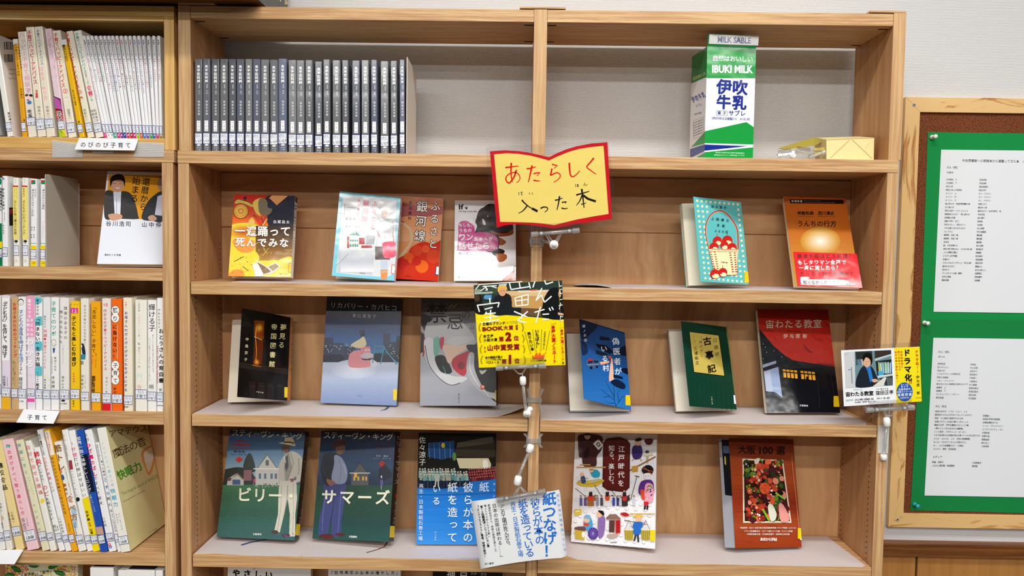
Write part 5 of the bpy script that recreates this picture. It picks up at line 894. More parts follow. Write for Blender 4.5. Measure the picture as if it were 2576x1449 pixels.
c.T('スティーヴン・キング',260,172,828,205,66,'DAD6BC',.005); c.H('BILLY',268,245,345,245,26,'B8232A',.02); c.H('SUMMERS',222,278,392,280,28,'B8232A',.02); c.H('STEPHEN KING',222,308,388,312,20,'A8333A'); c.T('白石　朗［訳］',252,338,345,342,20,'15151A',.01); c.T('ビリー・サマーズ',230,366,345,368,16,'15151A',.01); c.poly('CF2A1E',[(290,440),(325,410),(292,380),(258,410)]); c.T('上',290,411,size=34,c='1A1010')
c.T('ビリー・',340,725,755,738,135,'EBE8CC',.02,False); c.T('文藝春秋',425,1075,485,1077,19,'EDEDE8',.01); c.side.T('ビリー・サマーズ',905,220,868,600,44,'6A6868'); c.side.poly('8A1A1E',[(845,735),(858,755),(862,730),(855,705)]); c.side.T('スティーヴン・キング',858,780,828,975,24,'8A8884'); ysticker(c.side,782,985,850,1085); c.side.cur=None; fin(c)
ribbon(c,[(672,1357),(650,1361),(630,1364),(607,1371)],zC,5,'1E4A7A')
c=face('C2',zC,'dark blue and green novel with a hatted man in jeans beside a lit house','1E3A3A','101014',(760,1040,3.543),ink='q',page='C8B8A8')
c.fill('1E2E46'); grad(c,['101C34','1C3456','2C4A6A','20344A'],140,640,90,880,20); c.blob('1E2838',[(680,520),(720,460),(760,480),(800,560),(700,600)]); grad(c,['1F4A38','1C4234','1A4440','22504A'],640,1150,90,880,16); house(c,515,640,.7,True); c.rect('F2B83A',465,535,490,570)
c.blob('3E4478',[(210,620),(385,620),(380,740),(365,880),(348,960),(345,1080),(270,1088),(262,980),(275,860),(250,960),(225,1090),(150,1095),(152,960),(180,840),(195,720)]); c.line('2A2E5C',[(290,680),(280,820),(255,960)],8,smooth=True); c.line('5A62A0',[(220,680),(190,860),(180,1050)],7,smooth=True); c.line('5A62A0',[(350,680),(335,860),(320,1060)],7,smooth=True)
c.blob('1B2028',[(190,375),(250,345),(320,365),(330,410),(290,440),(270,520),(262,610),(230,650),(190,600),(165,500)]); c.blob('8A93AC',[(290,375),(340,385),(380,440),(406,520),(395,600),(360,628),(290,622),(262,570),(285,460)]); c.line('6A7288',[(330,400),(350,500),(330,610)],5,smooth=True); c.line('AEB6CC',[(370,450),(392,540)],5); c.line('2E343E',[(210,400),(185,500),(235,590)],9,smooth=True)
c.blob('6E5240',[(300,290),(340,275),(378,285),(384,315),(376,345),(345,368),(315,360),(302,330)]); c.ell('3A2A22',366,310,6,4); c.line('2A1E1A',[(352,345),(378,342)],4); c.blob('4A2020',[(252,285),(296,262),(300,235),(350,225),(385,245),(392,270),(412,275),(350,292),(280,302)]); c.line('2A1414',[(292,268),(340,262),(392,270)],10,smooth=True)
c.blob('8A5A4E',[(215,590),(250,590),(292,610),(295,632),(270,628),(275,645),(240,640)]); c.blob('5A1E22',[(158,1085),(230,1072),(290,1098),(235,1118),(165,1105)]); c.blob('5A1E22',[(290,1078),(350,1065),(388,1080),(340,1092)])
c.ell('D8D8E4',708,565,7,12); c.poly('5A5AA0',[(700,590),(722,590),(720,645),(698,645)]); c.line('C8A8C8',[(705,645),(708,680)],5)
for _ in range(240):
    x,y=random.uniform(110,820),random.uniform(660,1120); c.ell(random.choice(('2E6A4E','14302A','3E7A6A')),x,y,2.4,2.4,n=5)
c.T('スティーヴン・キング',228,195,785,212,66,'CFCFC4',.005); c.H('BILLY SUMMERS',665,278,795,285,14,'8A1E2A'); c.H('STEPHEN KING',665,312,795,318,12,'8A1E2A'); c.T('白石　朗訳',672,378,760,382,17,'C8CCD4'); c.T('ビリー・サマーズ',650,402,785,402,13,'C8CCD4'); c.poly('C81E2A',[(714,480),(742,450),(716,418),(686,448)]); c.T('下',714,449,size=32,c='1A1010'); c.T('サマーズ',245,745,720,752,138,'EFECD2',.02,False); c.T('文藝春秋',430,1098,485,1100,19,'EDEDE8',.02)
c.side.T('ビリー・サマーズ',865,215,845,610,44,'C8C8C4'); c.side.ell('C81E2A',840,738,10,20); c.side.T('スティーヴン・キング',836,785,818,980,24,'9A9890'); ysticker(c.side,766,1002,835,1105); c.side.cur=None; fin(c)
ribbon(c,[(975,1363),(967,1375),(950,1382),(922,1390)],zC,3,'7A2E1E')
# C3
c=face('C3',zC,'blue hardback with a crowd of mill workers and white vertical title','2A7CD0','2A66B0',(1030,1060,3.724))
c.fill('2778CE'); grad(c,['1A1510','1E1A16','242824'],105,520,60,830,8); grad(c,['2272C8','2A80D8','3A8CDC'],600,1170,50,830,8); c.poly('23477A',[(180,200),(420,180),(420,330),(300,360),(170,330)])
for i in range(5): c.line('8A96A4',[(180+i*50,205),(190+i*48,350)],3)
c.poly('3A3428',[(430,260),(800,180),(805,330),(760,340),(430,330)]); c.poly('D8CFA8',[(440,345),(740,345),(765,400),(762,445),(470,440)]); c.poly('5A5244',[(450,200),(780,140),(790,200),(440,250)]); c.ell('E8D23C',315,225,16,24); c.ell('5A8A4A',420,330,18,40); c.blob('FAF6E4',[(690,370),(730,370),(738,470),(695,460)])
c.poly('1A2436',[(75,500),(560,500),(560,640),(75,620)])
for row in range(3):
    for i in range(17 if row else 13):
        x=95+i*27+row*7+random.uniform(-4,4); y=452+row*26+random.uniform(-5,5)
        if x>555: continue
        k=random.choice(('7AA8A0','8FB4AC','6A9A9A','A8A894','5A8A90')); c.poly(k,[(x-11,y+8),(x+11,y+8),(x+13,y+50),(x-13,y+50)]); c.ell('B8906E',x,y,7,9,n=8); c.ell('E0E0DC',x,y-6,9,5,n=8)
for i in range(16): x=82+i*30; c.line(random.choice(('2A3450','3A4A5A','24304A')),[(x,560),(x+random.uniform(-3,6),622)],12)
c.poly('B8B8B0',[(232,500),(285,500),(282,560),(240,560)]); c.line('C8C8C0',[(248,560),(240,612)],12); c.line('C8C8C0',[(270,560),(272,605)],12)
for row in range(4):
    for i in range(12): x=560+i*22+row*5; y=455+row*26-i*2; c.ell(random.choice(('7A2430','5A1A24','8A3038')),x,y+14,13,18,n=8); c.ell('A87A64',x,y-5,6,7,n=8)
c.blob('2778CE',[(50,620),(200,640),(400,620),(560,600),(700,570),(830,540),(830,660),(50,680)])
c.T('紙つなげ',700,615,690,1070,96,'E6EEF8',.0); c.T('彼らが本の',550,618,548,1085,98,'F0F4FA',.0); c.T('紙を造って',405,618,402,1085,98,'F0F4FA',.0); c.T('いる',255,630,252,745,80,'F0F4FA',0); c.T('再生・日本製紙石巻工場',112,605,104,1095,44,'D8E6F4'); c.T('佐々涼子',122,175,122,382,66,'DDDDD8'); c.T('早川書房',245,1040,243,1108,17,'C8DCF0'); c.T('彼らが',795,585,792,700,24,'B8D4F0'); fin(c)
# C4
c=face('C4',zC,'white large-format book covered with small Edo-era figures round a maroon title plate','EEEDEE','DAD6D2',(1400,1060,3.724))
c.fill('EEECEE')
for j in range(22):
    for i in range(18):
        if (i+j)%2: c.ell('DAD6DA',170+i*43-j*2,130+j*50+i*3,17,17,n=10); c.ell('EEECEE',170+i*43-j*2,132+j*50+i*3,13,13,n=10)
c.poly('4A1410',[(440,195),(480,160),(570,150),(600,150),(665,175),(692,210),(686,620),(640,662),(480,645),(432,610)]); c.poly('5E1B16',[(452,205),(488,172),(575,162),(600,162),(655,185),(680,215),(674,612),(632,648),(486,632),(444,602)]); c.T('江戸時代を',612,262,606,580,64,'F2ECE8',.012); c.T('知る、楽しむ。',518,252,516,592,58,'F2ECE8',.012)
# kabuki figure top left
c.blob('4A2A28',[(215,130),(340,120),(430,150),(425,260),(380,330),(370,420),(260,420),(240,340),(215,330),(205,200)]); c.ell('EFE4DC',292,140,28,30); c.line('B8232A',[(272,128),(285,140)],4); c.line('B8232A',[(312,128),(298,140)],4); c.ell('1A1414',290,122,34,10); c.poly('F2EFEE',[(345,210),(395,165),(440,225),(395,270)]); c.poly('222222',[(372,212),(396,192),(418,222),(396,242)]); c.poly('F2EFEE',[(382,214),(396,203),(408,220),(396,231)]); c.blob('2A1A1A',[(255,300),(300,240),(310,300),(270,350)])
c.rect('C89A4A',190,425,465,436); c.rect('C89A4A',220,402,320,412)
# fisherman and boat
c.blob('2FA0BC',[(320,470),(370,450),(408,480),(400,520),(345,522)]); c.ell('E8B890',330,455,20,22); c.rect('1A1A1A',312,450,348,456); c.blob('D8B83A',[(200,565),(430,545),(430,575),(360,610),(230,605)]); c.line('8A6A1A',[(200,570),(300,588),(430,560)],4,smooth=True); c.blob('3A4A7A',[(230,520),(262,510),(278,570),(240,580)]); c.ell('E8B890',242,498,18,18); c.poly('C8B88A',[(280,570),(400,535),(430,545),(340,580)]); c.line('8A6A3A',[(205,560),(300,530)],4)
# procession of riders
for x,k in((322,'D83A2A'),(478,'D8562A'),(638,'C8322A')):
    c.blob('9A6A3A' if x==322 else ('E4E0E2' if x==478 else '3A3030'),[(x-40,710),(x+40,700),(x+50,740),(x+30,750),(x+30,790),(x-30,790),(x-30,750)]); c.blob(k,[(x-18,690),(x+22,690),(x+18,740),(x-16,740)]); c.blob('26222A',[(x-12,660),(x+14,660),(x+12,700),(x-12,700)]); c.ell('E8C8A8',x-2,655,8,9,n=8); c.line('26222A',[(x+30,700),(x+52,690)],8)
for x,k in((232,'5A5A9A'),(272,'6A4A8A'),(385,'8A8AB0'),(425,'4A4A5A'),(537,'3A4A9A'),(577,'3A3A6A'),(600,'B8C0D0'),(728,'C8CCD8')): c.poly(k,[(x-12,715),(x+12,715),(x+14,790),(x-12,790)]); c.ell('E0BC98',x,704,9,10,n=8); c.ell('1A1A1A',x,698,9,5,n=8)
for a in(((182,628),(270,700)),((355,590),(425,705)),((500,620),(590,740))): c.line('1A1A22',list(a),4)
# child, lamp, box, ladder pole
c.blob('3A2A6A',[(715,240),(790,225),(808,300),(780,350),(720,345)]); c.ell('E8B890',765,195,32,34); c.blob('1A1414',[(735,175),(780,155),(800,175),(760,190)]); c.line('D8A882',[(725,345),(715,370)],10); c.line('D8A882',[(785,345),(800,370)],10); c.blob('5A1420',[(828,170),(905,170),(890,215),(845,215)]); c.line('B8A888',[(855,320),(852,390)],20); c.poly('D8CBB0',[(810,310),(900,290),(908,320),(820,325)]); c.ell('3A4A5A',852,285,18,14); c.line('8A5A2A',[(690,460),(930,330)],11); c.poly('C8923A',[(708,420),(765,412),(765,470),(712,475)]); c.line('2A2A2A',[(738,510),(778,520)],7); c.line('2A2A2A',[(755,520),(697,735)],5)
# courtesan
c.blob('140F10',[(800,450),(840,412),(885,415),(910,450),(895,490),(860,480),(820,490)]); c.line('D8603A',[(800,440),(905,470)],5); c.line('D8603A',[(815,420),(900,500)],4); c.blob('F6F0EE',[(825,490),(880,490),(870,540),(848,550),(828,530)]); c.ell('222222',838,512,4); c.ell('222222',862,512,4); c.ell('C8222A',850,532,4); c.blob('5A2A84',[(800,560),(890,550),(915,620),(900,700),(790,690),(770,640)]); c.blob('D84A2A',[(790,640),(840,660),(830,730),(800,720)]); c.blob('E8A0B4',[(835,590),(905,600),(905,745),(835,750)]); dots(c,['C83A5A','F2E8B0','6AA85A','5A3A8A'],26,840,600,900,740,5,11); c.poly('C8262A',[(820,750),(865,752),(860,790),(822,788)]); c.line('16161A',[(832,790),(828,825)],16); c.line('16161A',[(855,790),(852,825)],16)
# writer with umbrella, man in purple
c.blob('4AA0D0',[(262,920),(320,900),(342,960),(330,1020),(270,1010)]); c.ell('E8B890',288,920,28,30); c.blob('7AAAD0',[(258,895),(285,872),(320,885),(312,915),(265,905)]); c.poly('D8402A',[(262,948),(310,958),(298,985),(255,972)]); c.ell('4A2A90',345,1050,48,58); 
for i in range(12): c.line('B8A8D8',[(345,1050),(345+46*math.cos(i*.52),1050+56*math.sin(i*.52))],2)
c.blob('8A6AA8',[(395,900),(455,895),(455,1010),(435,1080),(395,1080)]); c.ell('E8B890',405,868,26,32); c.blob('1A1414',[(390,835),(440,840),(448,880),(425,870)]); c.poly('C8A83A',[(175,1010),(270,1020),(265,1110),(178,1095)]); c.blob('6A4A4A',[(180,990),(265,985),(270,1025),(180,1012)]); c.ell('F2F0EA',255,1060,16,28); c.poly('E0C23A',[(170,825),(238,818),(238,870),(175,882)]); c.poly('E8E8E4',[(178,838),(222,832),(222,845),(182,850)])
# shrine float
c.poly('8A6A5A',[(465,905),(500,870),(560,868),(605,910),(600,918),(475,915)]); c.poly('5A3A34',[(498,925),(550,925),(545,1040),(495,1035)]); c.poly('C8262A',[(555,925),(602,920),(602,1045),(556,1050)]); c.T('御蔵焼香',580,945,580,1025,22,'2A1010'); c.blob('B8A090',[(480,1060),(570,1050),(575,1080),(520,1095),(482,1085)]); c.blob('B8241E',[(600,862),(650,852),(685,880),(640,888)])
# pedlar
c.line('6A5A3A',[(640,925),(850,965)],6); c.blob('D8C23A',[(715,895),(765,870),(820,892),(765,898)]); c.ell('E8B890',772,920,28,34); c.blob('2A6AC0',[(725,950),(808,945),(800,1000),(780,1060),(725,1050)]); c.line('33333A',[(745,1060),(730,1120)],16); c.line('33333A',[(765,1060),(770,1130)],16)
for x in(682,838): c.poly('B8A23A',[(x-44,1015),(x+40,1015),(x+34,1110),(x-36,1108)]); c.blob('D8D8D0',[(x-38,995),(x,985),(x+38,1000),(x+34,1020),(x-38,1018)]); c.line('4A3A2A',[(x,925),(x-40,1010)],3); c.line('4A3A2A',[(x,925),(x+38,1010)],3); [c.line('6A5A1A',[(x-36+q*18,1022),(x-32+q*16,1105)],3) for q in range(5)]
c.rect('C89A4A',690,862,925,870) ; c.H('Gakken',505,1130,565,1133,18,'1A1A1A',.02); ysticker(c,880,1015,928,1120,'E6D21A'); fin(c)
# C5
c=face('C5',zC,'red-brown wood-grain magazine with a boxed photograph of colourful food','9A3E1C','7A2E14',(1780,1060,3.724),page='8A8C94')
c.fill('A84520'); grad(c,['6E2A14','9A421E','A84820','8A2E18','A04422','943818'],150,1190,200,900,26)
for i in range(60): y=random.uniform(170,1180); x=random.uniform(220,700); c.line(random.choice(('8A3418','B8582A','7A2A14')),[(x,y),(x+random.uniform(60,180),y+random.uniform(-2,4))],2)
c.poly('E4D8C0',[(325,350),(705,360),(785,950),(332,950)]); c.poly('3A1A12',[(338,364),(694,372),(770,935),(346,935)])
K=['C8452A','E0663A','8A2A1E','2A3A1E','4A1A22','D85A34','6A8A2A','5A1E1A','E89078','3A5A26','1A1414','B83A24']
cond=lambda x,y: 338+(y-364)*.02+14<x<694+(y-372)*.135-14 and 378<y<925
dots(c,K,300,345,370,770,930,10,36,cond); dots(c,['E8C8A8','8AB83A','F2E4D8'],40,345,370,770,930,5,14,cond)
c.blob('E4572E',[(490,590),(540,575),(585,620),(560,670),(510,680),(485,640)]); dots(c,['F2704A','D8442A'],30,490,585,580,675,5,10); c.blob('D8DCC8',[(560,790),(600,780),(640,870),(620,930),(580,920)]); c.blob('E89A92',[(660,790),(690,770),(740,850),(755,930),(680,935)]); c.line('7AB82A',[(510,820),(570,930)],18); c.line('8AC83A',[(630,670),(720,730)],16); c.line('5A9A2A',[(480,345),(510,380)],12); c.blob('E8D8C8',[(435,360),(480,345),(470,390),(440,400)]); c.line('5A2A3A',[(440,500),(470,450),(520,500),(600,440),(640,480)],8,smooth=True); c.ell('E87048',560,380,30,26)
c.line('E8B88A',[(782,330),(790,440),(820,700),(850,1000)],3); c.T('大阪',322,265,405,268,82,'15100E',.0,False); c.T('100',487,270,585,270,96,'15100E',.005,False); c.T('選',680,273,size=90,c='15100E',v=False)
for y,x0,x1,t in((997,308,812,'単品割烹・気さくな和食●大阪名物●寿司●イタリア料理・ビストロ'),(1028,342,780,'フランス料理●洋食・ステーキ●ワイン食堂・スペイン料理'),(1056,370,752,'中国料理●焼鳥・焼肉●居酒屋・酒亭●日本料理')): c.T(t,x0,y,x1,y+1,18,'E8E0D4',.01)
c.T('あまから手帖',500,1104,628,1106,33,'F0ECE4',.02); ysticker(c,838,998,885,1098,'E6D01A'); c.cur='spine_sticker'; c.poly('E8E8EC',[(858,1110),(886,1110),(885,1098),(860,1098)]); c.cur=None; fin(c)
k=c; m=MB(); P=[k.Lc(*q) for q in((-141,13.9,0),(-126,.4,0),(-126,.4,190),(-141,13.9,190))]; 
m=MB(); m.slab(P,(k.n),-.6,M('8E9098','g')); m.build('inner_leaf',k.root)
s=Cv(P[0],P[1]-P[0],P[3]-P[0],20.2,190,(1780,1060,3.724),'g'); s.k=.3; s.fill('9FA1AA'); s.poly('14161C',[(130,170),(220,172),(235,700),(165,690)]); s.poly('5A6A8A',[(142,230),(215,232),(216,300),(148,300)]); s.poly('C8A83A',[(158,320),(170,330),(175,410),(160,400)]); s.done(k.root)
# L2 left second shelf
c=face('L2',LS[0],'white pocket book with two suited men on an orange panel, half behind the case side','EEF0F4','E8E8EC',(0,400,4.263))
c.fill('DFE3EC'); c.poly('E09A22',[(1165,170),(1745,175),(1745,650),(1130,640)]); c.blob('3A3A3A',[(1125,355),(1210,345),(1250,400),(1310,345),(1400,370),(1450,470),(1480,600),(1470,645),(1250,640),(1140,650),(1115,560)]); c.poly('D8DAE4',[(1215,350),(1300,350),(1290,600),(1230,600)]); c.line('4A6AA0',[(1250,420),(1252,600)],4); c.ell('C89A7C',1260,265,76,92); c.blob('15110F',[(1185,300),(1180,230),(1200,185),(1260,162),(1320,175),(1342,230),(1335,300),(1320,240),(1270,225),(1210,240)]); c.rect('2A2422',1200,258,1250,262); c.rect('2A2422',1275,262,1325,266); c.ell('F0D8C8',1262,312,26,7); c.blob('C8987A',[(1160,600),(1230,585),(1305,600),(1300,640),(1200,660)])
c.blob('33393E',[(1560,500),(1640,400),(1745,360),(1745,660),(1640,665),(1520,640)]); c.poly('C8C8DC',[(1690,400),(1745,380),(1745,610),(1660,600)]); c.ell('9A7A68',1755,265,66,90); c.blob('C89A82',[(1590,620),(1640,600),(1682,640),(1650,665),(1600,655)])
c.T('始まる',1462,235,1440,425,92,'15110F',.005); c.T('還暦から',1568,245,1535,515,86,'15110F',.005); c.T('谷川浩司',1165,690,1375,698,58,'222A',.01) if 0 else c.T('谷川浩司',1165,693,1375,698,60,'1E222A',.01,False); c.T('山中伸弥',1548,704,1775,712,60,'1E222A',.01,False); c.T('講談社',1132,1028,1180,1029,24,'1E222A',0,False); c.T('+α',1206,1028,1232,1026,34,'1E222A',.0,False); c.T('新書',1262,1030,1286,1031,24,'1E222A',0,False); fin(c)
# bottom row, tops showing
def lowbook(lab,x0,x1,yt,col,crop,Y=70,w=None):
    a,b=at(x0,yt,Y),at(x1,yt,Y); r=thing('book',lab,'book',((a.x+b.x)/2,Y+8,655),'books on the lowest visible display shelf'); lean=.12
    h=(a.z-656)/math.cos(lean); ww=b.x-a.x; ey=Vector((0,math.sin(lean),math.cos(lean))); O=Vector((a.x,Y-h*math.sin(lean),656.5)); O2=O
    m=MB(); n=Vector((0,math.cos(lean),-math.sin(lean)))
    q=lambda x0,x1,d0,d1,z0,z1:[O2+Vector((x,0,0))+n*d+ey*zz for zz in(z0,z1) for x,d in((x0,d0),(x1,d0),(x1,d1),(x0,d1))]
    m.hexa(q(0,ww,0,.6,1,h),M(col,'g')); fc=m.build('front_cover',r); m=MB(); m.hexa(q(0,ww,13.4,14,2.2,h),M(col,'g')); m.hexa(q(ww-.6,ww,.6,13.4,2.2,h),M(col,'g')); m.build('back_cover',r); m=MB(); m.hexa(q(.7,ww-.7,.7,13.3,2.5,h-1.5),M('E9E0C8','m')); m.build('page_block',r)
    c=Cv(O2,(1,0,0),ey,ww,h,crop,'g'); c.root=r; c.part=fc; return c
c=lowbook('white book with thick black hiragana title cut off at the bottom edge',573.5,782,1427,'ECECEC',(560,1380,3.481)); c.T('やさしい',120,215,405,232,68,'1A1A1A',.04,False); c.T('は',275,172,size=30,c='D83A6A',b=.01); c.T('じ',320,172,size=20,c='D83A6A'); c.done(c.root)
c=lowbook('white book with a bracketed black money title at the bottom edge',826,1008,1432,'E6E6E4',(560,1380,3.481)); c.T('「世界基準のお金の増やし方」',950,212,1535,214,33,'1A1A1A',.02,False); c.done(c.root)
c=lowbook('black book with large white title characters at the bottom edge',1089,1264,1438,'1E1B1A',(560,1380,3.481)); c.T('神戸',2000,225,2110,228,78,'E8E6E0',.0,False); c.T('芦屋・西宮',2185,222,2300,226,26,'A8A49C',0,False); c.done(c.root)
# flower covered book at the bottom left
a,b=at(14,1421,45),at(196,1415,45); r=thing('book','cream book with green leaves and orange blossom at the bottom left corner','book',((a.x+b.x)/2,60,z5)); m=MB(); 
m.hexa([(a.x,40,z5+1),(b.x,40,z5+1),(b.x,56,z5+1),(a.x,56,z5+1),(a.x,45,a.z),(b.x,45,b.z),(b.x,61,b.z),(a.x,61,a.z)],M('E6E0C0','g')); m.build('cover',r)
c=Cv((a.x,40,z5+1),(1,0,0),(0,5,a.z-z5),b.x-a.x,a.z-z5,R4,'g'); dots(c,['D8582A','E07A4A','C8703A'],170,40,1345,250,1449,3,8); dots(c,['D8582A','E07A4A'],90,520,1345,680,1449,3,8); dots(c,['E8D84A'],40,50,1340,660,1449,6,16)
for x,y,an in((150,1385,30),(480,1360,-20),(540,1420,15),(90,1440,0),(300,1350,10)): c.ell('2F6A2A',x,y,48,22,an); c.line('6AA84A',[(x-36,y-10),(x+36,y+12)],3)
c.T('人生邁歌―「能界」を落っ',200,1440,560,1390,30,'2A2A26',.01,False); c.T('1分で',290,1447,370,1449,40,'2A2A26',.01,False); c.done(r)
# ---------------------------------------------------------------- milk carton shaped biscuit box
KC=(1700,60,4.025); kx=lambda x,y,Y: at(1700+x/4.025,60+y/4.025,Y)
ya=math.radians(6.8); ex=Vector((math.cos(ya),math.sin(ya),0)); ed=Vector((-math.sin(ya),math.cos(ya),0)); A=kx(300,950,30); Wc=(kx(797,950,38)-A).length; Dc=78
zt=kx(330,228,30).z; zf_=kx(338,97,30).z
r=thing('milk_carton','tall green and white milk-carton shaped biscuit box on the open shelf','carton',(A.x+Wc/2,70,ZD1))
O=Vector((A.x,30,ZD1+.3)); P=lambda a,d,z: O+ex*a+ed*d+Vector((0,0,z-ZD1-.3))
m=MB(); m.hexa([P(0,0,ZD1+.3),P(Wc,0,ZD1+.3),P(Wc,Dc,ZD1+.3),P(0,Dc,ZD1+.3),P(0,0,zt),P(Wc,0,zt),P(Wc,Dc,zt),P(0,Dc,zt)],M('EDEFF0','g')); bb=m.build('box_body',r,bevel=.5)
m=MB(); m.hexa([P(0,1,zt),P(Wc,1,zt),P(Wc,2.6,zt),P(0,2.6,zt),P(.8,0.2,zf_),P(Wc+.8,.2,zf_),P(Wc+.8,1.8,zf_),P(.8,1.8,zf_)],M('1E9A44','g')); m.build('top_fin',r)
c=Cv(O,ex,(0,0,1),Wc,zt-ZD1-.3,KC,'g'); c.part=bb; GR='1C9A42'; NV='1C2F8E'
c.fill('EDEFF0'); c.poly(GR,[(300,550),(830,552),(840,200),(310,200)]); c.line('2FAE55',[(325,222),(832,243)],4); c.poly(GR,[(295,1087),(715,995),(795,1050),(785,1222),(290,1208)]); c.poly(NV,[(288,1222),(735,1238),(290,1285)]); c.poly(GR,[(285,1300),(785,1250),(785,1400),(285,1400)])
c.T('自然はおいしい',400,348,752,360,62,'F2F6F2',.005); c.H('IBUKI MILK',370,455,778,460,105,'F2F6F2',.035); c.T('伊吹',490,640,650,648,158,NV,.035); c.T('牛乳',485,795,643,802,150,NV,.035); c.T('サブレ',562,905,680,908,58,NV,.02)
for a,b_ in(((410,880),(522,882)),((410,928),(522,930)),((410,880),(410,928)),((522,882),(522,930))): c.line(NV,[a,b_],3,'lettering')
c.T('菓子',440,903,492,905,38,NV,.015,False); c.T('伊吹牛乳を全重量の0.8％使用',380,957,735,967,32,'2F3F9A',0); c.T('商品名の伊吹牛乳は伊吹牛乳製造者の',410,1303,688,1310,15,'E8F4E8',.01); c.T('有限会社ミルクファーム伊吹を指しています。',395,1328,700,1333,14,'E8F4E8',.01); c.done(r)
c=Cv(P(.8,.1,zt),ex,Vector((0,0,1)),Wc,zf_-zt,KC,'g'); c.clip=False; c.k=.3; c.poly('F0F2F3',[(333,203),(833,220),(841,122),(342,106)]); c.H('MILK SABLE',425,158,760,170,82,NV,.03); c.done(r)
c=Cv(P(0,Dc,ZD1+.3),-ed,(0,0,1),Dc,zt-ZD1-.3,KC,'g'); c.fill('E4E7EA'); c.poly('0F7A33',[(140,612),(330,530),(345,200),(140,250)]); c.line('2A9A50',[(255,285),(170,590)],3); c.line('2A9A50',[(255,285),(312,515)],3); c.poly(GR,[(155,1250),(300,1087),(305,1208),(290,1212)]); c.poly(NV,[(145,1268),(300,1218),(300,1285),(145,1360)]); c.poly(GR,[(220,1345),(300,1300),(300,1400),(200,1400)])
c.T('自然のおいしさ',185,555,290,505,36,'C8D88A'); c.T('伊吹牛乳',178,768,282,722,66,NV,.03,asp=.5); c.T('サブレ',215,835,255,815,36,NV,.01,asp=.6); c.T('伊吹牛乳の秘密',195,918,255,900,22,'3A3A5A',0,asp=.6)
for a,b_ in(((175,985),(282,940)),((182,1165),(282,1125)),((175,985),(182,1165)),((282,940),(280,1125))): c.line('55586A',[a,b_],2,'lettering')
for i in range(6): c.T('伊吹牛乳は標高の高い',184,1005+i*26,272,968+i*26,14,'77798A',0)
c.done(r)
# ---------------------------------------------------------------- paper bag lying on its side
BG=M('E6D79A','p'); r=thing('paper_bag','cream folded paper bag lying with its creased bottom forward beside the milk carton','paper bag',(kx(1760,1300,60).x,60,ZD1))
F=[kx(1527,1372,22),kx(2005,1372,22),kx(2010,1152,22),kx(1525,1172,22)]
for p in F[:2]: p.z=ZD1+.4
Bk=[kx(1420,1300,118),kx(2060,1340,118),kx(2060,1142,118),kx(1400,1152,118)]
for p in Bk[:2]: p.z=ZD1+.4
for p in Bk: p.x=min(p.x,1180.5)
m=MB(); m.hexa([F[0],F[1],Bk[1],Bk[0],F[3],F[2],Bk[2],Bk[3]],BG); m.build('bag_body',r)
W2=[kx(1040,1330,100),kx(1400,1330,105),kx(1400,1154,105),kx(1042,1262,100)]
W2[0].z=ZD1+.4; W2[1].z=ZD1+.4
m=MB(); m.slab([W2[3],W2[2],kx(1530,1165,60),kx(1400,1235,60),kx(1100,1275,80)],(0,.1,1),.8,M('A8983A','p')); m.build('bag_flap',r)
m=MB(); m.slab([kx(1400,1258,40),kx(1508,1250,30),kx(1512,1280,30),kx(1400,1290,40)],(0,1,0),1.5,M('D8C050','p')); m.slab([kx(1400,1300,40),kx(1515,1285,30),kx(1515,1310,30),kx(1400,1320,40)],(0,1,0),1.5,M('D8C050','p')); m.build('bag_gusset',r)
c=Cv(F[0],(1,0,0),(0,0,1),(F[1]-F[0]).length,200,KC,'p'); c.clip=False; c.k=.3; c.line('B88A4A',[(1560,1362),(1765,1172)],4,'crease'); c.line('B88A4A',[(1785,1172),(1985,1362)],4,'crease'); c.line('C8B88A',[(1910,1270),(1960,1205)],2,'crease'); c.line('C8A860',[(1527,1174),(2008,1154)],5,'crease'); c.done(r)
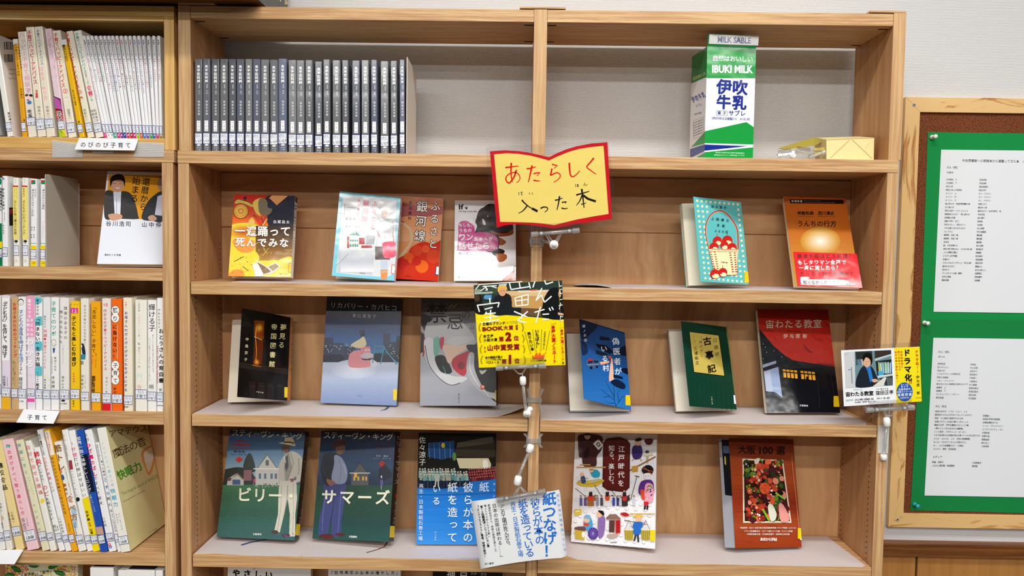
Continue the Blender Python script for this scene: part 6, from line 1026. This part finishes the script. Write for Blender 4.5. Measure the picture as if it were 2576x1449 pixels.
# ---------------------------------------------------------------- clear card clips
def clip(name,lab,bar,Y,plate,knuckles,rods,clampbox=None,struts=None,cat='clip'):
    a,b=at(*bar[0],Y),at(*bar[1],Y); r=thing(name,lab,cat,tuple((a+b)/2)); d=(b-a)
    m=MB(); m.tube([a,b],2.3,GL,12); m.tube([a+d*.12,b-d*.12],3.1,GL,12); m.build('hinge_bar',r,smooth=True)
    for t0,t1 in((-.02,.13),(.87,1.02)):
        m=MB(); m.tube([a+d*t0,a+d*t1],4.4,GL,8); m.build('spring_end',r)
    for t in(.2,.8):
        m=MB(); m.tube([a+d*(t-.025),a+d*(t+.025)],3.6,STEEL,10); m.build('spring',r)
    m=MB(); m.slab([at(x,y,Y-3) for x,y in plate],(0,1,0),.9,PLATE); m.build('jaw_plate',r)
    for st in(struts or []):
        m=MB(); m.tube([at(*st[0],Y+1),at(*st[1],Y+3)],1.1,GL,8); m.build('strut',r)
    for k in knuckles:
        p=at(k[0],k[1],k[3]); m=MB()
        if len(k)>4: q=at(k[4],k[5],k[3]); dd=(q-p); m.tube([p-dd,p-dd*.7,p,p+dd*.7,p+dd],[k[2]*.62,k[2]*.95,k[2],k[2]*.95,k[2]*.62],KNOB,10)
        else: m.ball(p,k[2],KNOB,16); m.tube([p-Vector((0,k[2]*1.05,0)),p],[k[2]*.5,k[2]*.5],M('DADAD6','t'),12)
        m.build('joint_knob',r,smooth=True)
    for k in rods: m=MB(); m.tube([at(k[0],k[1],k[2]),at(k[3],k[4],k[5])],k[6],GL,12); m.build('arm_rod',r,smooth=True)
    if clampbox:
        x0,y0,x1,y1=clampbox; p,q=at(x0,y1,-3),at(x1,y0,-3)
        for s_,xx in((-1,min(p.x,592.9)),(1,max(q.x,612.1))):
            m=MB(); zc=(p.z+q.z)/2; hz=(q.z-p.z)/2; xi_=592.9 if s_<0 else 612.1
            m.slab([(xi_,-2,zc-hz),(xi_,-2,zc+hz),(xi_,14,zc+hz),(xi_,14,zc-hz)],(s_,0,0),1.6,GL)
            m.slab([(xx,-6,zc+hz*.9),(xi_,-6,zc+hz*.2),(xi_,-6,zc-hz*.2),(xx,-6,zc-hz*.9),(xx-s_*4,-6,zc-hz*.9),(xi_-s_*3,-6,zc-hz*.05),(xi_-s_*3,-6,zc+hz*.05),(xx-s_*4,-6,zc+hz*.9)],(0,1,0),4.8,GL); m.build('clamp_jaw',r)
        m=MB(); m.box(590,615,-6,-2,(p.z+q.z)/2-4,(p.z+q.z)/2+4,GL); m.build('clamp_bridge',r)
    return r
S1=lambda x,y:(1120+x/3.622,340+y/3.622)
clip('sign_clip','clear plastic clip with a white ball holding the big yellow sign',(S1(790,905),S1(1215,868)),-46,[S1(*q) for q in((760,932),(1232,898),(1222,785),(752,818))],[(1393.5,616,7.6,-44)],[(1393.5,612,-40,1362,606,-3,2.6)],(1334,592,1364,622),[(S1(915,905),S1(965,990)),(S1(935,905),S1(985,980)),(S1(1060,895),S1(1020,975)),(S1(1045,895),S1(1005,965))])
S2=lambda x,y:(1030+x/3.915,690+y/3.915)
clip('card_clip','clear clip on a rod arm below the yellow award card',(S2(860,925),S2(1335,900)),-50,[S2(*q) for q in((850,945),(1335,915),(1325,808),(862,838))],[(1315.5,958,5.6,-48,1315,947),(1326,1040,7,-40),(1333,1030,5,-34)],[(1316,968,-48,1323,1034,-42,2.6)],(1324,975,1369,1037),[(S2(1020,925),S2(1075,980)),(S2(1150,918),S2(1110,980)),(S2(1075,980),S2(1110,980)),(S2(1110,980),S2(1118,1010))])
S3=lambda x,y:(1030+x/3.724,1060+y/3.724)
clip('card_clip','clear clip hanging from the middle divider above the white and blue paper',(S3(825,735),S3(1265,655)),-52,[S3(*q) for q in((830,800),(1275,705),(1258,635),(815,690))],[(1302.6,1209,6.5,-48,1305,1197),(1333.4,1128.5,6.5,-28,1336.5,1118)],[(1305,1196,-47,1328,1142,-32,2.7)],(1316,1090,1366,1126),[(S3(975,690),S3(1020,620)),(S3(1100,670),S3(1045,615)),(S3(1000,690),S3(1030,610)),(S3(1075,670),S3(1035,612))])
S4=lambda x,y:(1880+x/4.528,740+y/4.528)
clip('card_clip','clear clip taped to the right bookcase side holding the small photo card',(S4(1365,1322),S4(1890,1292)),-22,[S4(*q) for q in((1400,1330),(1885,1305),(1868,1190),(1385,1222))],[(2230.8,1062,5.8,-20,2230,1050),(2223,1150,5.6,-6,2222,1142)],[(2230.5,1070,-18,2223,1150,-7,2.4)],None,[(S4(1540,1310),S4(1575,1390)),(S4(1700,1300),S4(1640,1385)),(S4(1575,1390),S4(1640,1385)),(S4(1560,1310),S4(1590,1375))])
def tape(lab,pts,Y,vert=True,Ys=None):
    P=[at(x,y,(Ys[i] if Ys else Y)) for i,(x,y) in enumerate(pts)]; c_=sum(P,Vector())/len(P); r=thing('ribbed_tape',lab,'tape',tuple(c_)); m=MB(); m.slab(P,(0,1,0),.3,TAPEC); m.build('tape_film',r)
    mb=MB(); n=16
    for i in range(n):   # reinforcing threads
        t=(i+.5)/n
        a,b=(P[3].lerp(P[2],t),P[0].lerp(P[1],t)) if vert else (P[0].lerp(P[3],t),P[1].lerp(P[2],t))
        mb.tube([a-Vector((0,.2,0)),b-Vector((0,.2,0))],.28,M('F0EFEC','t'),5)
    o=mb.build('tape_threads',r,kind='stuff'); return r
TAPEC=clearplastic('tape_clear',.6)
tape('clear ribbed tape fixing a white joint to the right side of the bookcase',[(2208,1140),(2234,1140),(2237,1071),(2209,1070)],-2.2)
tape('left piece of ribbed tape beside the handwritten card under the childcare magazines',[(132,397),(208,396),(209,363),(131,352)],-2.2,False)
tape('right piece of ribbed tape beside the handwritten card under the childcare magazines',[(336,395),(412,395),(413,360),(346,357)],-2.2,False)
# small clips lying on the open shelf
for i,(cx,cy,an,lab) in enumerate(((1115,1322,.2,'left one of the clear plastic clips lying in front of the paper bag'),(1300,1300,-.1,'middle clear plastic clip lying in front of the paper bag'),(1430,1325,.35,'right clear plastic clip lying against the paper bag'))):
    p=kx(cx,cy,16+i*3); p.z=max(p.z,ZD1+5); r=thing('loose_clip',lab,'clip',(p.x,p.y,ZD1)); ca,sa=math.cos(an),math.sin(an); d=Vector((ca,0,sa)); u=Vector((-sa,0,ca)); yv=Vector((0,1,0))
    m=MB(); m.tube([p-d*13,p+d*13],2.2,GL,8); m.build('hinge_bar',r); m=MB(); m.tube([p-d*14,p-d*9],4.2,GL,8); m.tube([p+d*9,p+d*14],4.2,GL,8); m.build('spring_end',r)
    m=MB(); q=p+u*2; m.slab([q-d*12+u*0,q+d*12,q+d*11+u*7+yv*6,q-d*11+u*7+yv*6],(0,.5,.8),.9,PLATE); m.build('jaw_plate',r); m=MB(); m.tube([p-d*6,p-u*1+yv*9],1,GL,6); m.tube([p+d*6,p-u*1+yv*9],1,GL,6); m.build('strut',r)
for cx,cy,q,lab in((1185,1335,5.6,'white ball joint lying among the loose clips'),):
    p=kx(cx,cy,13); p.z=ZD1+5.9; r=thing('clip_joint',lab,'clip',(p.x,p.y,ZD1)); m=MB(); m.ball(p,q,KNOB,16); m.build('knob',r,smooth=True); m=MB(); m.tube([p+Vector((-3,-5.4,0)),p+Vector((-3,-4,0))],2.4,M('D0D0CC','t'),12); m.build('socket',r)
# ---------------------------------------------------------------- the big yellow sign
Y=-42; r=thing('laminated_sign','yellow open-book shaped sign with red border and brush lettering on the divider','sign',tuple(at(1393,575,Y)))
c=Cv(at(1190,620,Y),(1,0,0),(0,0,1),400,200,(1120,340,3.622),'g'); c.clip=False
red=[(407,148),(545,138),(640,143),(740,155),(840,176),(945,203),(1010,168),(1100,130),(1200,100),(1330,76),(1478,65),(1518,765),(1350,785),(1200,808),(1100,828),(1000,848),(960,845),(850,828),(740,815),(640,811),(540,822),(470,842)]
yel=[(445,175),(560,165),(660,170),(780,188),(860,208),(945,232),(1020,196),(1120,155),(1220,126),(1340,108),(1442,98),(1488,718),(1350,740),(1200,768),(1100,792),(993,820),(900,806),(800,797),(640,792),(500,790)]
def film(c,pts,root,nm='laminate_film',t=.5,k0=-.35):
    P=[c.W(c.L(*p),k0) for p in pts]; m=MB(); m.slab(P,c.n,t,FILM); m.build(nm,root)
def rounded(q,rad=30,n=4):
    o=[]; N_=len(q)
    for i in range(N_):
        p=Vector(q[i]); a=(Vector(q[i-1])-p).normalized()*rad+p; b=(Vector(q[(i+1)%N_])-p).normalized()*rad+p
        for j in range(n+1): t=j/n; o.append(tuple(a*(1-t)**2+p*2*t*(1-t)+b*t*t))
    return o
film(c,rounded([(368,108),(430,888),(1572,812),(1490,52)]),r)
m=MB(); m.slab([c.W(c.L(*p),.12) for p in red],c.n,.35,M('BE1622','g')); m.build('red_border',r); c.k=.55; c.poly('E2CB6C',yel,'yellow_panel')
RD='D41212'; BKc='1A1A18'
def st(col,pts,wd,tp=True): c.line(col,pts,wd,'lettering',smooth=len(pts)>2,taper=tp)
for pts,wd in(([(548,296),(600,290),(668,281)],17),([(602,252),(599,330),(604,390),(612,428)],17),([(648,316),(630,375),(600,420),(580,437),(556,415),(556,380),(590,350),(640,340),(672,362),(681,395),(668,420),(648,434)],15),
 ([(742,306),(780,302),(826,288)],16),([(792,276),(778,340),(766,395),(756,430)],17),([(804,352),(850,342),(858,348),(832,372)],13),([(804,410),(830,416),(864,418)],16),
 ([(974,265),(992,272),(1018,279),(990,303)],14),([(972,304),(966,335),(961,364),(985,354),(1020,342),(1046,360),(1044,385),(1015,415),(986,430)],15),
 ([(1130,252),(1133,310),(1142,365),(1163,379),(1194,360),(1226,324)],17),([(1354,208),(1320,250),(1290,290),(1330,325),(1374,357)],16)): st(RD,pts,wd)
for pts,wd in(([(698,590),(722,618),(775,660),(842,690)],15),([(748,640),(725,672),(700,695),(668,712)],14),([(868,668),(900,655),(930,662),(930,682),(905,702)],14),
 ([(1000,594),(1035,586),(1070,574)],14),([(1042,556),(1032,620),(1018,682)],16),([(1062,614),(1102,607),(1090,622)],12),([(1060,664),(1085,670),(1116,666)],14),
 ([(1193,546),(1250,530),(1312,512)],16),([(1243,490),(1254,570),(1265,662)],18),([(1248,545),(1225,600),(1195,640)],13),([(1238,630),(1260,626),(1284,617)],12)): st(BKc,pts,wd,True)
c.line(BKc,[(1252,545),(1300,580),(1372,604)],20,'lettering'); c.line(BKc,[(790,668),(842,694)],22,'lettering')
for pts in([(672,518),(672,548)],[(684,526),(706,522)],[(697,514),(697,538),(688,544),(704,544)],[(765,522),(767,536),(774,540)],[(790,522),(798,540)],[(1187,446),(1188,472)],[(1198,452),(1216,448)],[(1198,462),(1216,458)],[(1208,450),(1208,466),(1200,470),(1216,470)],[(1272,434),(1262,462),(1274,450),(1282,460),(1296,448)]): c.line(BKc,pts,4.5,'lettering')
c.done(r)
# ---------------------------------------------------------------- yellow award card
def card(name,lab,cat,Y,quad,crop,col,tilt=0,ink='g'):
    P=[at(crop[0]+x/crop[2],crop[1]+y/crop[2],Y) for x,y in quad]   # TL TR BR BL
    r=thing(name,lab,cat,tuple((P[2]+P[3])/2)); m=MB(); m.slab([P[3],P[2],P[1],P[0]],(0,1,0),.4,M(col,ink)); cs=m.build('card_sheet',r)
    c=Cv(P[3]-Vector((30,0,30)),(1,0,0),(0,0,1),500,400,crop,ink); c.clip=False; c.part=cs; return r,c,P
KY=(1030,690,3.915); r,c,P=card('award_card','yellow book wrapper card with a classroom photo and red prize lines on a clip','card',-46,[(632,105),(1503,57),(1537,893),(684,920)],KY,'F2DC12')
c.poly('2B3B36',[(632,106),(1503,58),(1520,445),(648,378)])
c.poly('3A4A3E',[(634,106),(862,94),(860,190),(640,200)]); c.poly('8A9A7A',[(640,150),(700,146),(702,190),(642,196)]); c.poly('C8D4D8',[(880,100),(960,92),(950,120),(882,125)]); c.poly('A8B0A8',[(642,178),(820,170),(820,188),(642,198)]); c.poly('2A3030',[(660,200),(815,190),(815,262),(680,262)]); c.poly('3A8AB8',[(728,235),(745,200),(812,200),(806,255)]); [c.line('A8C8D8',[(735,215+i*10),(808,212+i*10)],2) for i in range(4)]
c.poly('D8B888',[(930,165),(1400,160),(1400,220),(1000,220)]); c.poly('E2D4B8',[(1070,160),(1430,152),(1430,168),(1070,180)]); c.poly('C89A5A',[(1000,210),(1360,215),(1360,380),(1000,370)]); [c.line('B8884A',[(1010+i*28,215),(1010+i*28,370)],3) for i in range(13)]; c.poly('D8602A',[(1192,152),(1260,148),(1260,160),(1192,163)]); c.poly('4A3A2A',[(820,262),(1010,262),(1010,395),(820,392)]) 
c.blob('1E2226',[(860,210),(960,190),(1004,230),(1010,320),(1100,330),(1105,372),(960,400),(830,395),(820,270)]); c.ell('D8A07A',915,165,38,50); c.blob('E8B44A',[(868,160),(875,120),(915,108),(955,120),(962,160),(940,140),(900,138),(880,175)]); c.ell('3A2A20',902,165,5,3); c.ell('3A2A20',932,165,5,3); c.poly('2A1A18',[(925,215),(950,215),(948,300),(935,300)])
c.blob('1A1A1A',[(648,260),(690,200),(715,240),(720,300),(740,390),(648,378)]); c.ell('4A3428',668,235,26,34); c.poly('6A5038',[(1100,330),(1300,340),(1300,415),(1100,400)]); c.blob('15171A',[(1330,230),(1380,150),(1450,130),(1500,170),(1510,300),(1518,440),(1310,420),(1310,310)]); c.ell('C89A78',1480,195,14,34); c.poly('D8B090',[(1460,375),(1515,385),(1518,405),(1465,400)])
Wt='F4F4EE'
def stk(L_,wd): [c.line(Wt,list(q),wd,'lettering') for q in L_]
stk([((652,150),(690,100)),((690,100),(1110,72)),((720,120),(860,112)),((700,165),(760,120)),((740,110),(770,160)),((800,115),(860,135)),((770,140),(750,160))],9)
stk([((790,235),(795,285)),((668,300),(690,370)),((670,305),(885,278)),((885,278),(870,325)),((740,345),(820,325)),((760,370),(745,395)),((750,390),(850,380)),((800,350),(795,470)),((735,430),(870,415)),((700,480),(888,447))],12)
stk([((985,85),(1000,150)),((1000,150),(1190,120)),((1175,80),(1192,140)),((1080,75),(1090,130)),((1235,70),(1215,130)),((1330,60),(1345,98)),((1345,98),(1415,75))],12)
stk([((1040,230),(1048,310)),((1042,232),(1170,200)),((1170,200),(1168,300)),((1105,215),(1110,305)),((1048,262),(1165,248)),((1048,312),(1168,300))],12)
stk([((1305,135),(1245,260)),((1245,260),(1300,205)),((1300,205),(1330,275)),((1330,275),(1400,215))],12)
stk([((1030,365),(1160,420)),((1165,365),(1065,455)),((1065,455),(1150,480)),((1110,400),(1100,440))],13)
stk([((1230,375),(1330,345)),((1290,320),(1245,480)),((1310,395),(1375,390)),((1312,450),(1372,440)),((1375,330),(1390,360)),((1400,320),(1418,350))],12)
stk([((1470,70),(1478,120)),((1478,120),(1503,112)),((1480,150),(1484,190)),((1482,150),(1503,148)),((1484,190),(1505,186)),((1480,250),(1506,245)),((1490,280),(1475,345)),((1470,310),(1508,300)),((1490,410),(1485,440)),((1488,412),(1512,420)),((1478,450),(1515,462))],7)
R_='8E1A14'; B_='2A1A08'
c.T('王様のブランチ',735,490,930,480,32,B_,.03,False); c.T('TBS系毎週土曜',955,468,1055,464,11,B_,.01,False); c.T('9時30分から放送',955,482,1060,480,11,B_,.01,False); c.H('BOOK',720,540,920,528,52,R_,.05); c.T('大賞',948,527,1000,525,46,R_,.03,False); c.T('受賞',1057,510,1057,535,26,R_,.02,True)
c.T('未来屋',742,610,812,607,32,B_,.03,False); c.T('小説大賞',745,648,850,643,32,B_,.03,False); c.T('第',905,638,size=50,c=R_,b=.03,v=False); c.T('2',975,612,size=110,c=R_,b=.06,v=False); c.T('位',1052,628,size=50,c=R_,b=.03,v=False)
c.T('第11回',743,722,745,762,16,R_,.02,True); c.T('山中賞受賞',795,725,1055,715,62,R_,.03,False)
c.T('本の雑誌が選ぶ',758,820,905,812,25,B_,.03,False); c.T('2024年度上半期',755,842,895,836,19,B_,.01,False); c.T('ベスト10',768,868,872,866,32,B_,.02,False); c.T('第',932,858,size=50,c=R_,b=.03,v=False); c.T('1',990,835,size=115,c=R_,b=.06,v=False); c.T('位',1060,852,size=50,c=R_,b=.03,v=False)
for y in(520,630,735,840):
    for sx,cx in((1,700),(-1,1108)):
        for i in range(6): c.ell('8A6A1A',cx-sx*14*math.sin(i*.55)+(y-520)*.06,y-34+i*14,8,4,sx*(50-i*18),n=8)
c.T('売りたい本',1178,585,1210,735,36,'1A1A1A',.03,True); c.T('いちばん！',1255,560,1263,712,40,'1A1A1A',.03,True); c.T('全国書店員が選んだ',1335,568,1322,730,18,'3A3A10',.01,True)
for a in(((1135,560),(1188,760)),((1212,540),(1238,745)),((1302,540),(1295,735)),((1382,550),(1345,755))): c.line('1A1A1A',list(a),3,'lettering')
c.poly('E8642A',[(1205,795),(1228,810),(1250,765),(1268,795),(1285,763),(1300,800),(1332,778),(1325,830),(1213,832)]); [c.ell('E8642A',x,y,6,6,n=10) for x,y in((1192,772),(1248,752),(1292,745),(1340,772))]; c.T('2025年本屋大賞',1200,850,1338,848,20,'2A1A08',.02,False)
c.T('2025年',1395,487,1440,484,15,'D01A1A',.0,False); c.T('本屋大賞ノミネート',1415,520,1430,855,42,'D01A1A',.03,True); c.T('2025年',1480,525,1520,522,11,'D01A1A',.0,False); c.T('本屋大賞ノミネート',1500,555,1513,835,34,'D01A1A',.02,True); c.T('講',1513,872,size=22,c='2A2A1A',b=.01,v=False)
c.line('D8C410',[(1470,60),(1503,890)],2); c.done(r)
# ---------------------------------------------------------------- white and blue paper sleeve on the lower clip
KW=(1030,1060,3.724); Yp=-50; r=thing('paper_sleeve','white paper sleeve with large blue vertical title hanging from the lower clip','paper',tuple(at(1300,1425,Yp)))
N_=12; T0=[(577+ (1350-577)*i/(N_-3),750+(652-750)*i/(N_-3)) for i in range(N_-2)]+[(1400,640),(1412,668)]; B0=[(668+(1425-668)*i/(N_-3),1382+(1278-1382)*(i/(N_-3))-14*math.sin(math.pi*i/(N_-3))) for i in range(N_-2)]+[(1462,1262),(1475,1238)]
dY=[0]*(N_-2)+[2.5,8]; g=lambda p,y: at(1030+p[0]/3.724,1060+p[1]/3.724,y)
m=MB(); vs=[g(T0[i],Yp+dY[i]) for i in range(N_)]+[g(B0[i],Yp+dY[i]) for i in range(N_)]; vs+=[v+Vector((0,.35,0)) for v in vs]
fs=[]; n2=2*N_
for i in range(N_-1): fs+=[(i,i+N_,i+N_+1,i+1),(i+n2,i+1+n2,i+N_+1+n2,i+N_+n2)]
fs+=[(0,N_,N_+n2,n2)[::-1]]; m.add(vs,fs,M('E3E6E8','p')); m.build('sleeve_sheet',r,smooth=True)
c=Cv(at(1180,1440,Yp),(1,0,0),(0,0,1),500,300,KW,'p'); c.clip=False; c.k=.4; BL_='1F6FD0'
c.T('紙つなげ！',1310,725,1318,1215,132,BL_,.02,True); c.T('彼らが本の',1180,765,1222,1110,96,BL_,.01,True); c.T('紙を造っている',1062,768,1128,1230,92,BL_,.01,True); c.T('再生・日本製紙石巻工場',970,775,1042,1245,52,'2F7AD0',.0,True)
c.k=2; c.T('彼らが本の紙を造っている',1390,690,1455,1195,30,'3F82D0',0,True); c.k=.5
K_='1C1C20'; c.T('「この工場が死んだら、',862,775,930,1165,46,K_,.0,True); c.T('日本の出版は終わる……」',795,790,870,1270,42,K_,0,True); c.T('絶望的状況から、奇跡の復興を果たした',745,785,810,1210,24,K_,0,True); c.T('職人たちの知られざる闘い',710,790,748,1075,23,K_,0,True); c.T('第10回開高健ノンフィクション賞',675,800,738,1165,26,K_,.03,True); c.T('『エンジェルフライト』著者、待望の新作！',640,800,712,1260,24,K_,.03,True); c.T('早川書房',715,1335,780,1328,22,K_,0,False); c.done(r)
# ---------------------------------------------------------------- photo card at the right side
KD=(1880,740,4.528); Yd=-18; r,c,P=card('photo_card','laminated card with a photo of a man in a library, clipped to the right post','card',Yd,[(1068,640),(1962,598),(1987,1222),(1100,1278)],KD,'EDEFF2')
film(c,rounded([(1015,600),(1072,1342),(2007,1275),(1965,543)],40),r,k0=-.9,t=.4)
c.poly('F2E01E',[(1668,612),(1962,598),(1987,1222),(1698,1240)]); c.poly('6A8A90',[(1100,660),(1637,635),(1655,1040),(1118,1072)]); c.poly('C9CDD0',[(1100,660),(1222,655),(1232,1062),(1118,1070)]); c.line('4A5054',[(1185,830),(1195,1020)],7); c.line('8A9094',[(1105,700),(1150,670)],4); c.poly('3A7AA8',[(1150,858),(1178,854),(1178,864),(1150,868)])
c.poly('2A2E30',[(1232,655),(1420,648),(1425,780),(1240,810)]); [c.poly(random.choice(('C8C8A8','8A3A3A','3A6A5A','D8D8D8','6A7A9A')),[(1238+i*15,745+random.randint(-8,8)),(1250+i*15,740),(1262+i*15,805),(1248+i*15,808)]) for i in range(7)]
c.poly('3A3230',[(1450,645),(1637,638),(1640,680),(1452,735)]); c.poly('B8C8D0',[(1452,735),(1640,680),(1640,700),(1455,760)]); c.poly('24282C',[(1460,765),(1642,740),(1650,930),(1480,945)])
for i in range(13): c.poly(['D8D43A','5AA0C8','E8E8E0','4A8A5A','C8D8E0','3A7AB8','8AC8D8'][i%7],[(1490+i*12,775+ (i%3)*8),(1500+i*12,772),(1512+i*11,905-i),(1500+i*11,908)])
c.poly('4AA8D0',[(1488,880),(1545,870),(1552,925),(1495,930)]); c.poly('C8D4D8',[(1480,930),(1655,905),(1655,925),(1485,955)]); c.poly('2A3236',[(1500,960),(1655,930),(1655,1035),(1580,1042)]); [c.line('8A9AA0',[(1590+i*12,950),(1596+i*12,1035)],4) for i in range(5)]
c.blob('1E2632',[(1290,850),(1350,810),(1420,830),(1470,930),(1490,1000),(1430,1050),(1250,1062),(1238,980)]); c.poly('2A7AC8',[(1340,820),(1400,820),(1430,960),(1400,1010),(1370,880)]); c.ell('D8AC90',1362,775,42,58); c.blob('15120F',[(1310,740),(1325,685),(1370,668),(1415,690),(1425,750),(1410,810),(1395,745),(1350,720),(1325,760)]); c.ell('3A2620',1348,770,6,3); c.ell('3A2620',1375,768,6,3); c.ell('A86A5A',1358,800,9,3); c.blob('D8A88C',[(1415,975),(1460,965),(1495,990),(1440,1005)]); c.poly('D8DAD0',[(1425,1052),(1560,945),(1585,950),(1550,1045)])
c.T('ドラマ10',1215,1090,1295,1087,24,'2FA8A0',.01,False); c.T('主演',1475,1082,1495,1081,17,'2FA8A0',0,False); c.T('藤竹叶役',1525,1080,1595,1077,19,K_,.0,False); c.T('宙わたる教室',1145,1142,1410,1128,56,'15151A',.025,False); c.T('窪田正孝',1485,1125,1640,1115,52,'15151A',.01,False); c.T('放送予定',1132,1210,1195,1205,22,'2FA8A0',0,False); c.T('2024年10月8日（火）',1230,1203,1440,1192,28,K_,.015,False); c.T('スタート（全10回）',1480,1188,1625,1181,24,K_,.01,False); c.T('NHK総合　毎週火曜　夜10:00〜',1228,1232,1465,1218,19,K_,.01,False)
c.T('定時制高校に',1755,660,1762,825,27,'C8402A',.01,True); c.T('通う生徒たちが',1722,658,1735,858,27,'C8402A',.01,True); c.T('前代未聞の実験に挑む―',1690,662,1708,990,26,'C8402A',.01,True); c.T('ドラマ化',1815,668,1832,950,82,'15151A',.04,True); c.T('!!',1850,1000,1868,1000,50,'D01A1A',.04,False); c.T('ドラマ化!!',1927,655,1940,880,38,'D01A1A',.03,True); c.T('伊与原　新',1940,945,1948,1125,38,'3A2A08',.01,True)
c.ell('2A5AB0',1790,1112,92,108,n=36); 
for t,y,q in(('第70回',1030,18),('青少年',1052,22),('読書感想文',1082,25),('全国コンクール',1110,24),('課題図書',1145,36),('（高等学校の部）',1180,15)): c.T(t,1790-len(t)*q*.45,y+4,1790+len(t)*q*.45,y-3,q,'E8EEF8',.01,False)
c.T('文藝春秋',1920,1182,1975,1178,13,'6A5A10',0,False); c.done(r)
# ---------------------------------------------------------------- handwritten shelf cards
def scard(lab,quad,crop,Yt,Yb,txt,tp,size,lead=None):
    P=[at(crop[0]+x/crop[2],crop[1]+y/crop[2],Y_) for (x,y),Y_ in zip(quad,(Yt,Yt,Yb,Yb))]
    r=thing('shelf_card',lab,'label card',tuple((P[0]+P[1])/2)); n=(P[1]-P[0]).cross(P[3]-P[0]).normalized(); 
    if n.y<0: n=-n
    m=MB(); m.slab([P[3],P[2],P[1],P[0]],n,.7,M('E6E6EA','g')); m.build('card_sheet',r,bevel=.15)
    c=Cv(P[3],P[2]-P[3],(P[0]-P[3])-(P[2]-P[3]).normalized()*((P[0]-P[3]).dot((P[2]-P[3]).normalized())),300,200,crop,'p'); c.clip=False; c.k=.15
    c.T(txt,*tp,size=size,c='1E1E22',b=.004,v=False)
    c.done(r); return r,P
r,P=scard('white handwritten card taped under the childcare magazines',[(688,1196),(1200,1204),(1166,1306),(646,1298)],R1,-3,-13,'のびのび子育て',(722,1256,1112,1262),50)
m=MB(); m.slab([at(800/3.45,1330/3.45,-3),at(982/3.45,1332/3.45,-3),at(990/3.45,1296/3.45,-3),at(806/3.45,1294/3.45,-3)],(0,1,0),.3,TAPEC); m.build('clear_tab',r)
r,P=scard('white handwritten card clipped to the edge of the third left shelf',[(238,1248),(605,1262),(540,1392),(164,1380)],R3,-1.8,-14,'子育て',(303,1328,452,1332),56)
pz=LS[1]+.4; a,b=atz(240/4.025,720+1228/4.025,pz),atz(700/4.025,720+1238/4.025,pz); m=MB(); m.hexa([(P[0].x,-1.8,pz),(P[1].x,-1.8,pz),(P[1].x+5,1.6,pz),(P[0].x,1.6,pz),(P[0].x,-1.8,pz+.5),(P[1].x,-1.8,pz+.5),(P[1].x+5,1.6,pz+.5),(P[0].x,1.6,pz+.5)],M('ECECEE','g')); m.build('card_fold',r)
r,P=scard('white handwritten card at the left end of the fourth left shelf',[(-160,1222),(210,1212),(128,1345),(-250,1340)],R4,-1.8,-13,'健康',(-30,1290,45,1278),54)
_fo.data=_fo.data; D.objects.remove(_fo)
for o in list(D.objects):
    if 'o' in o: del o['o']
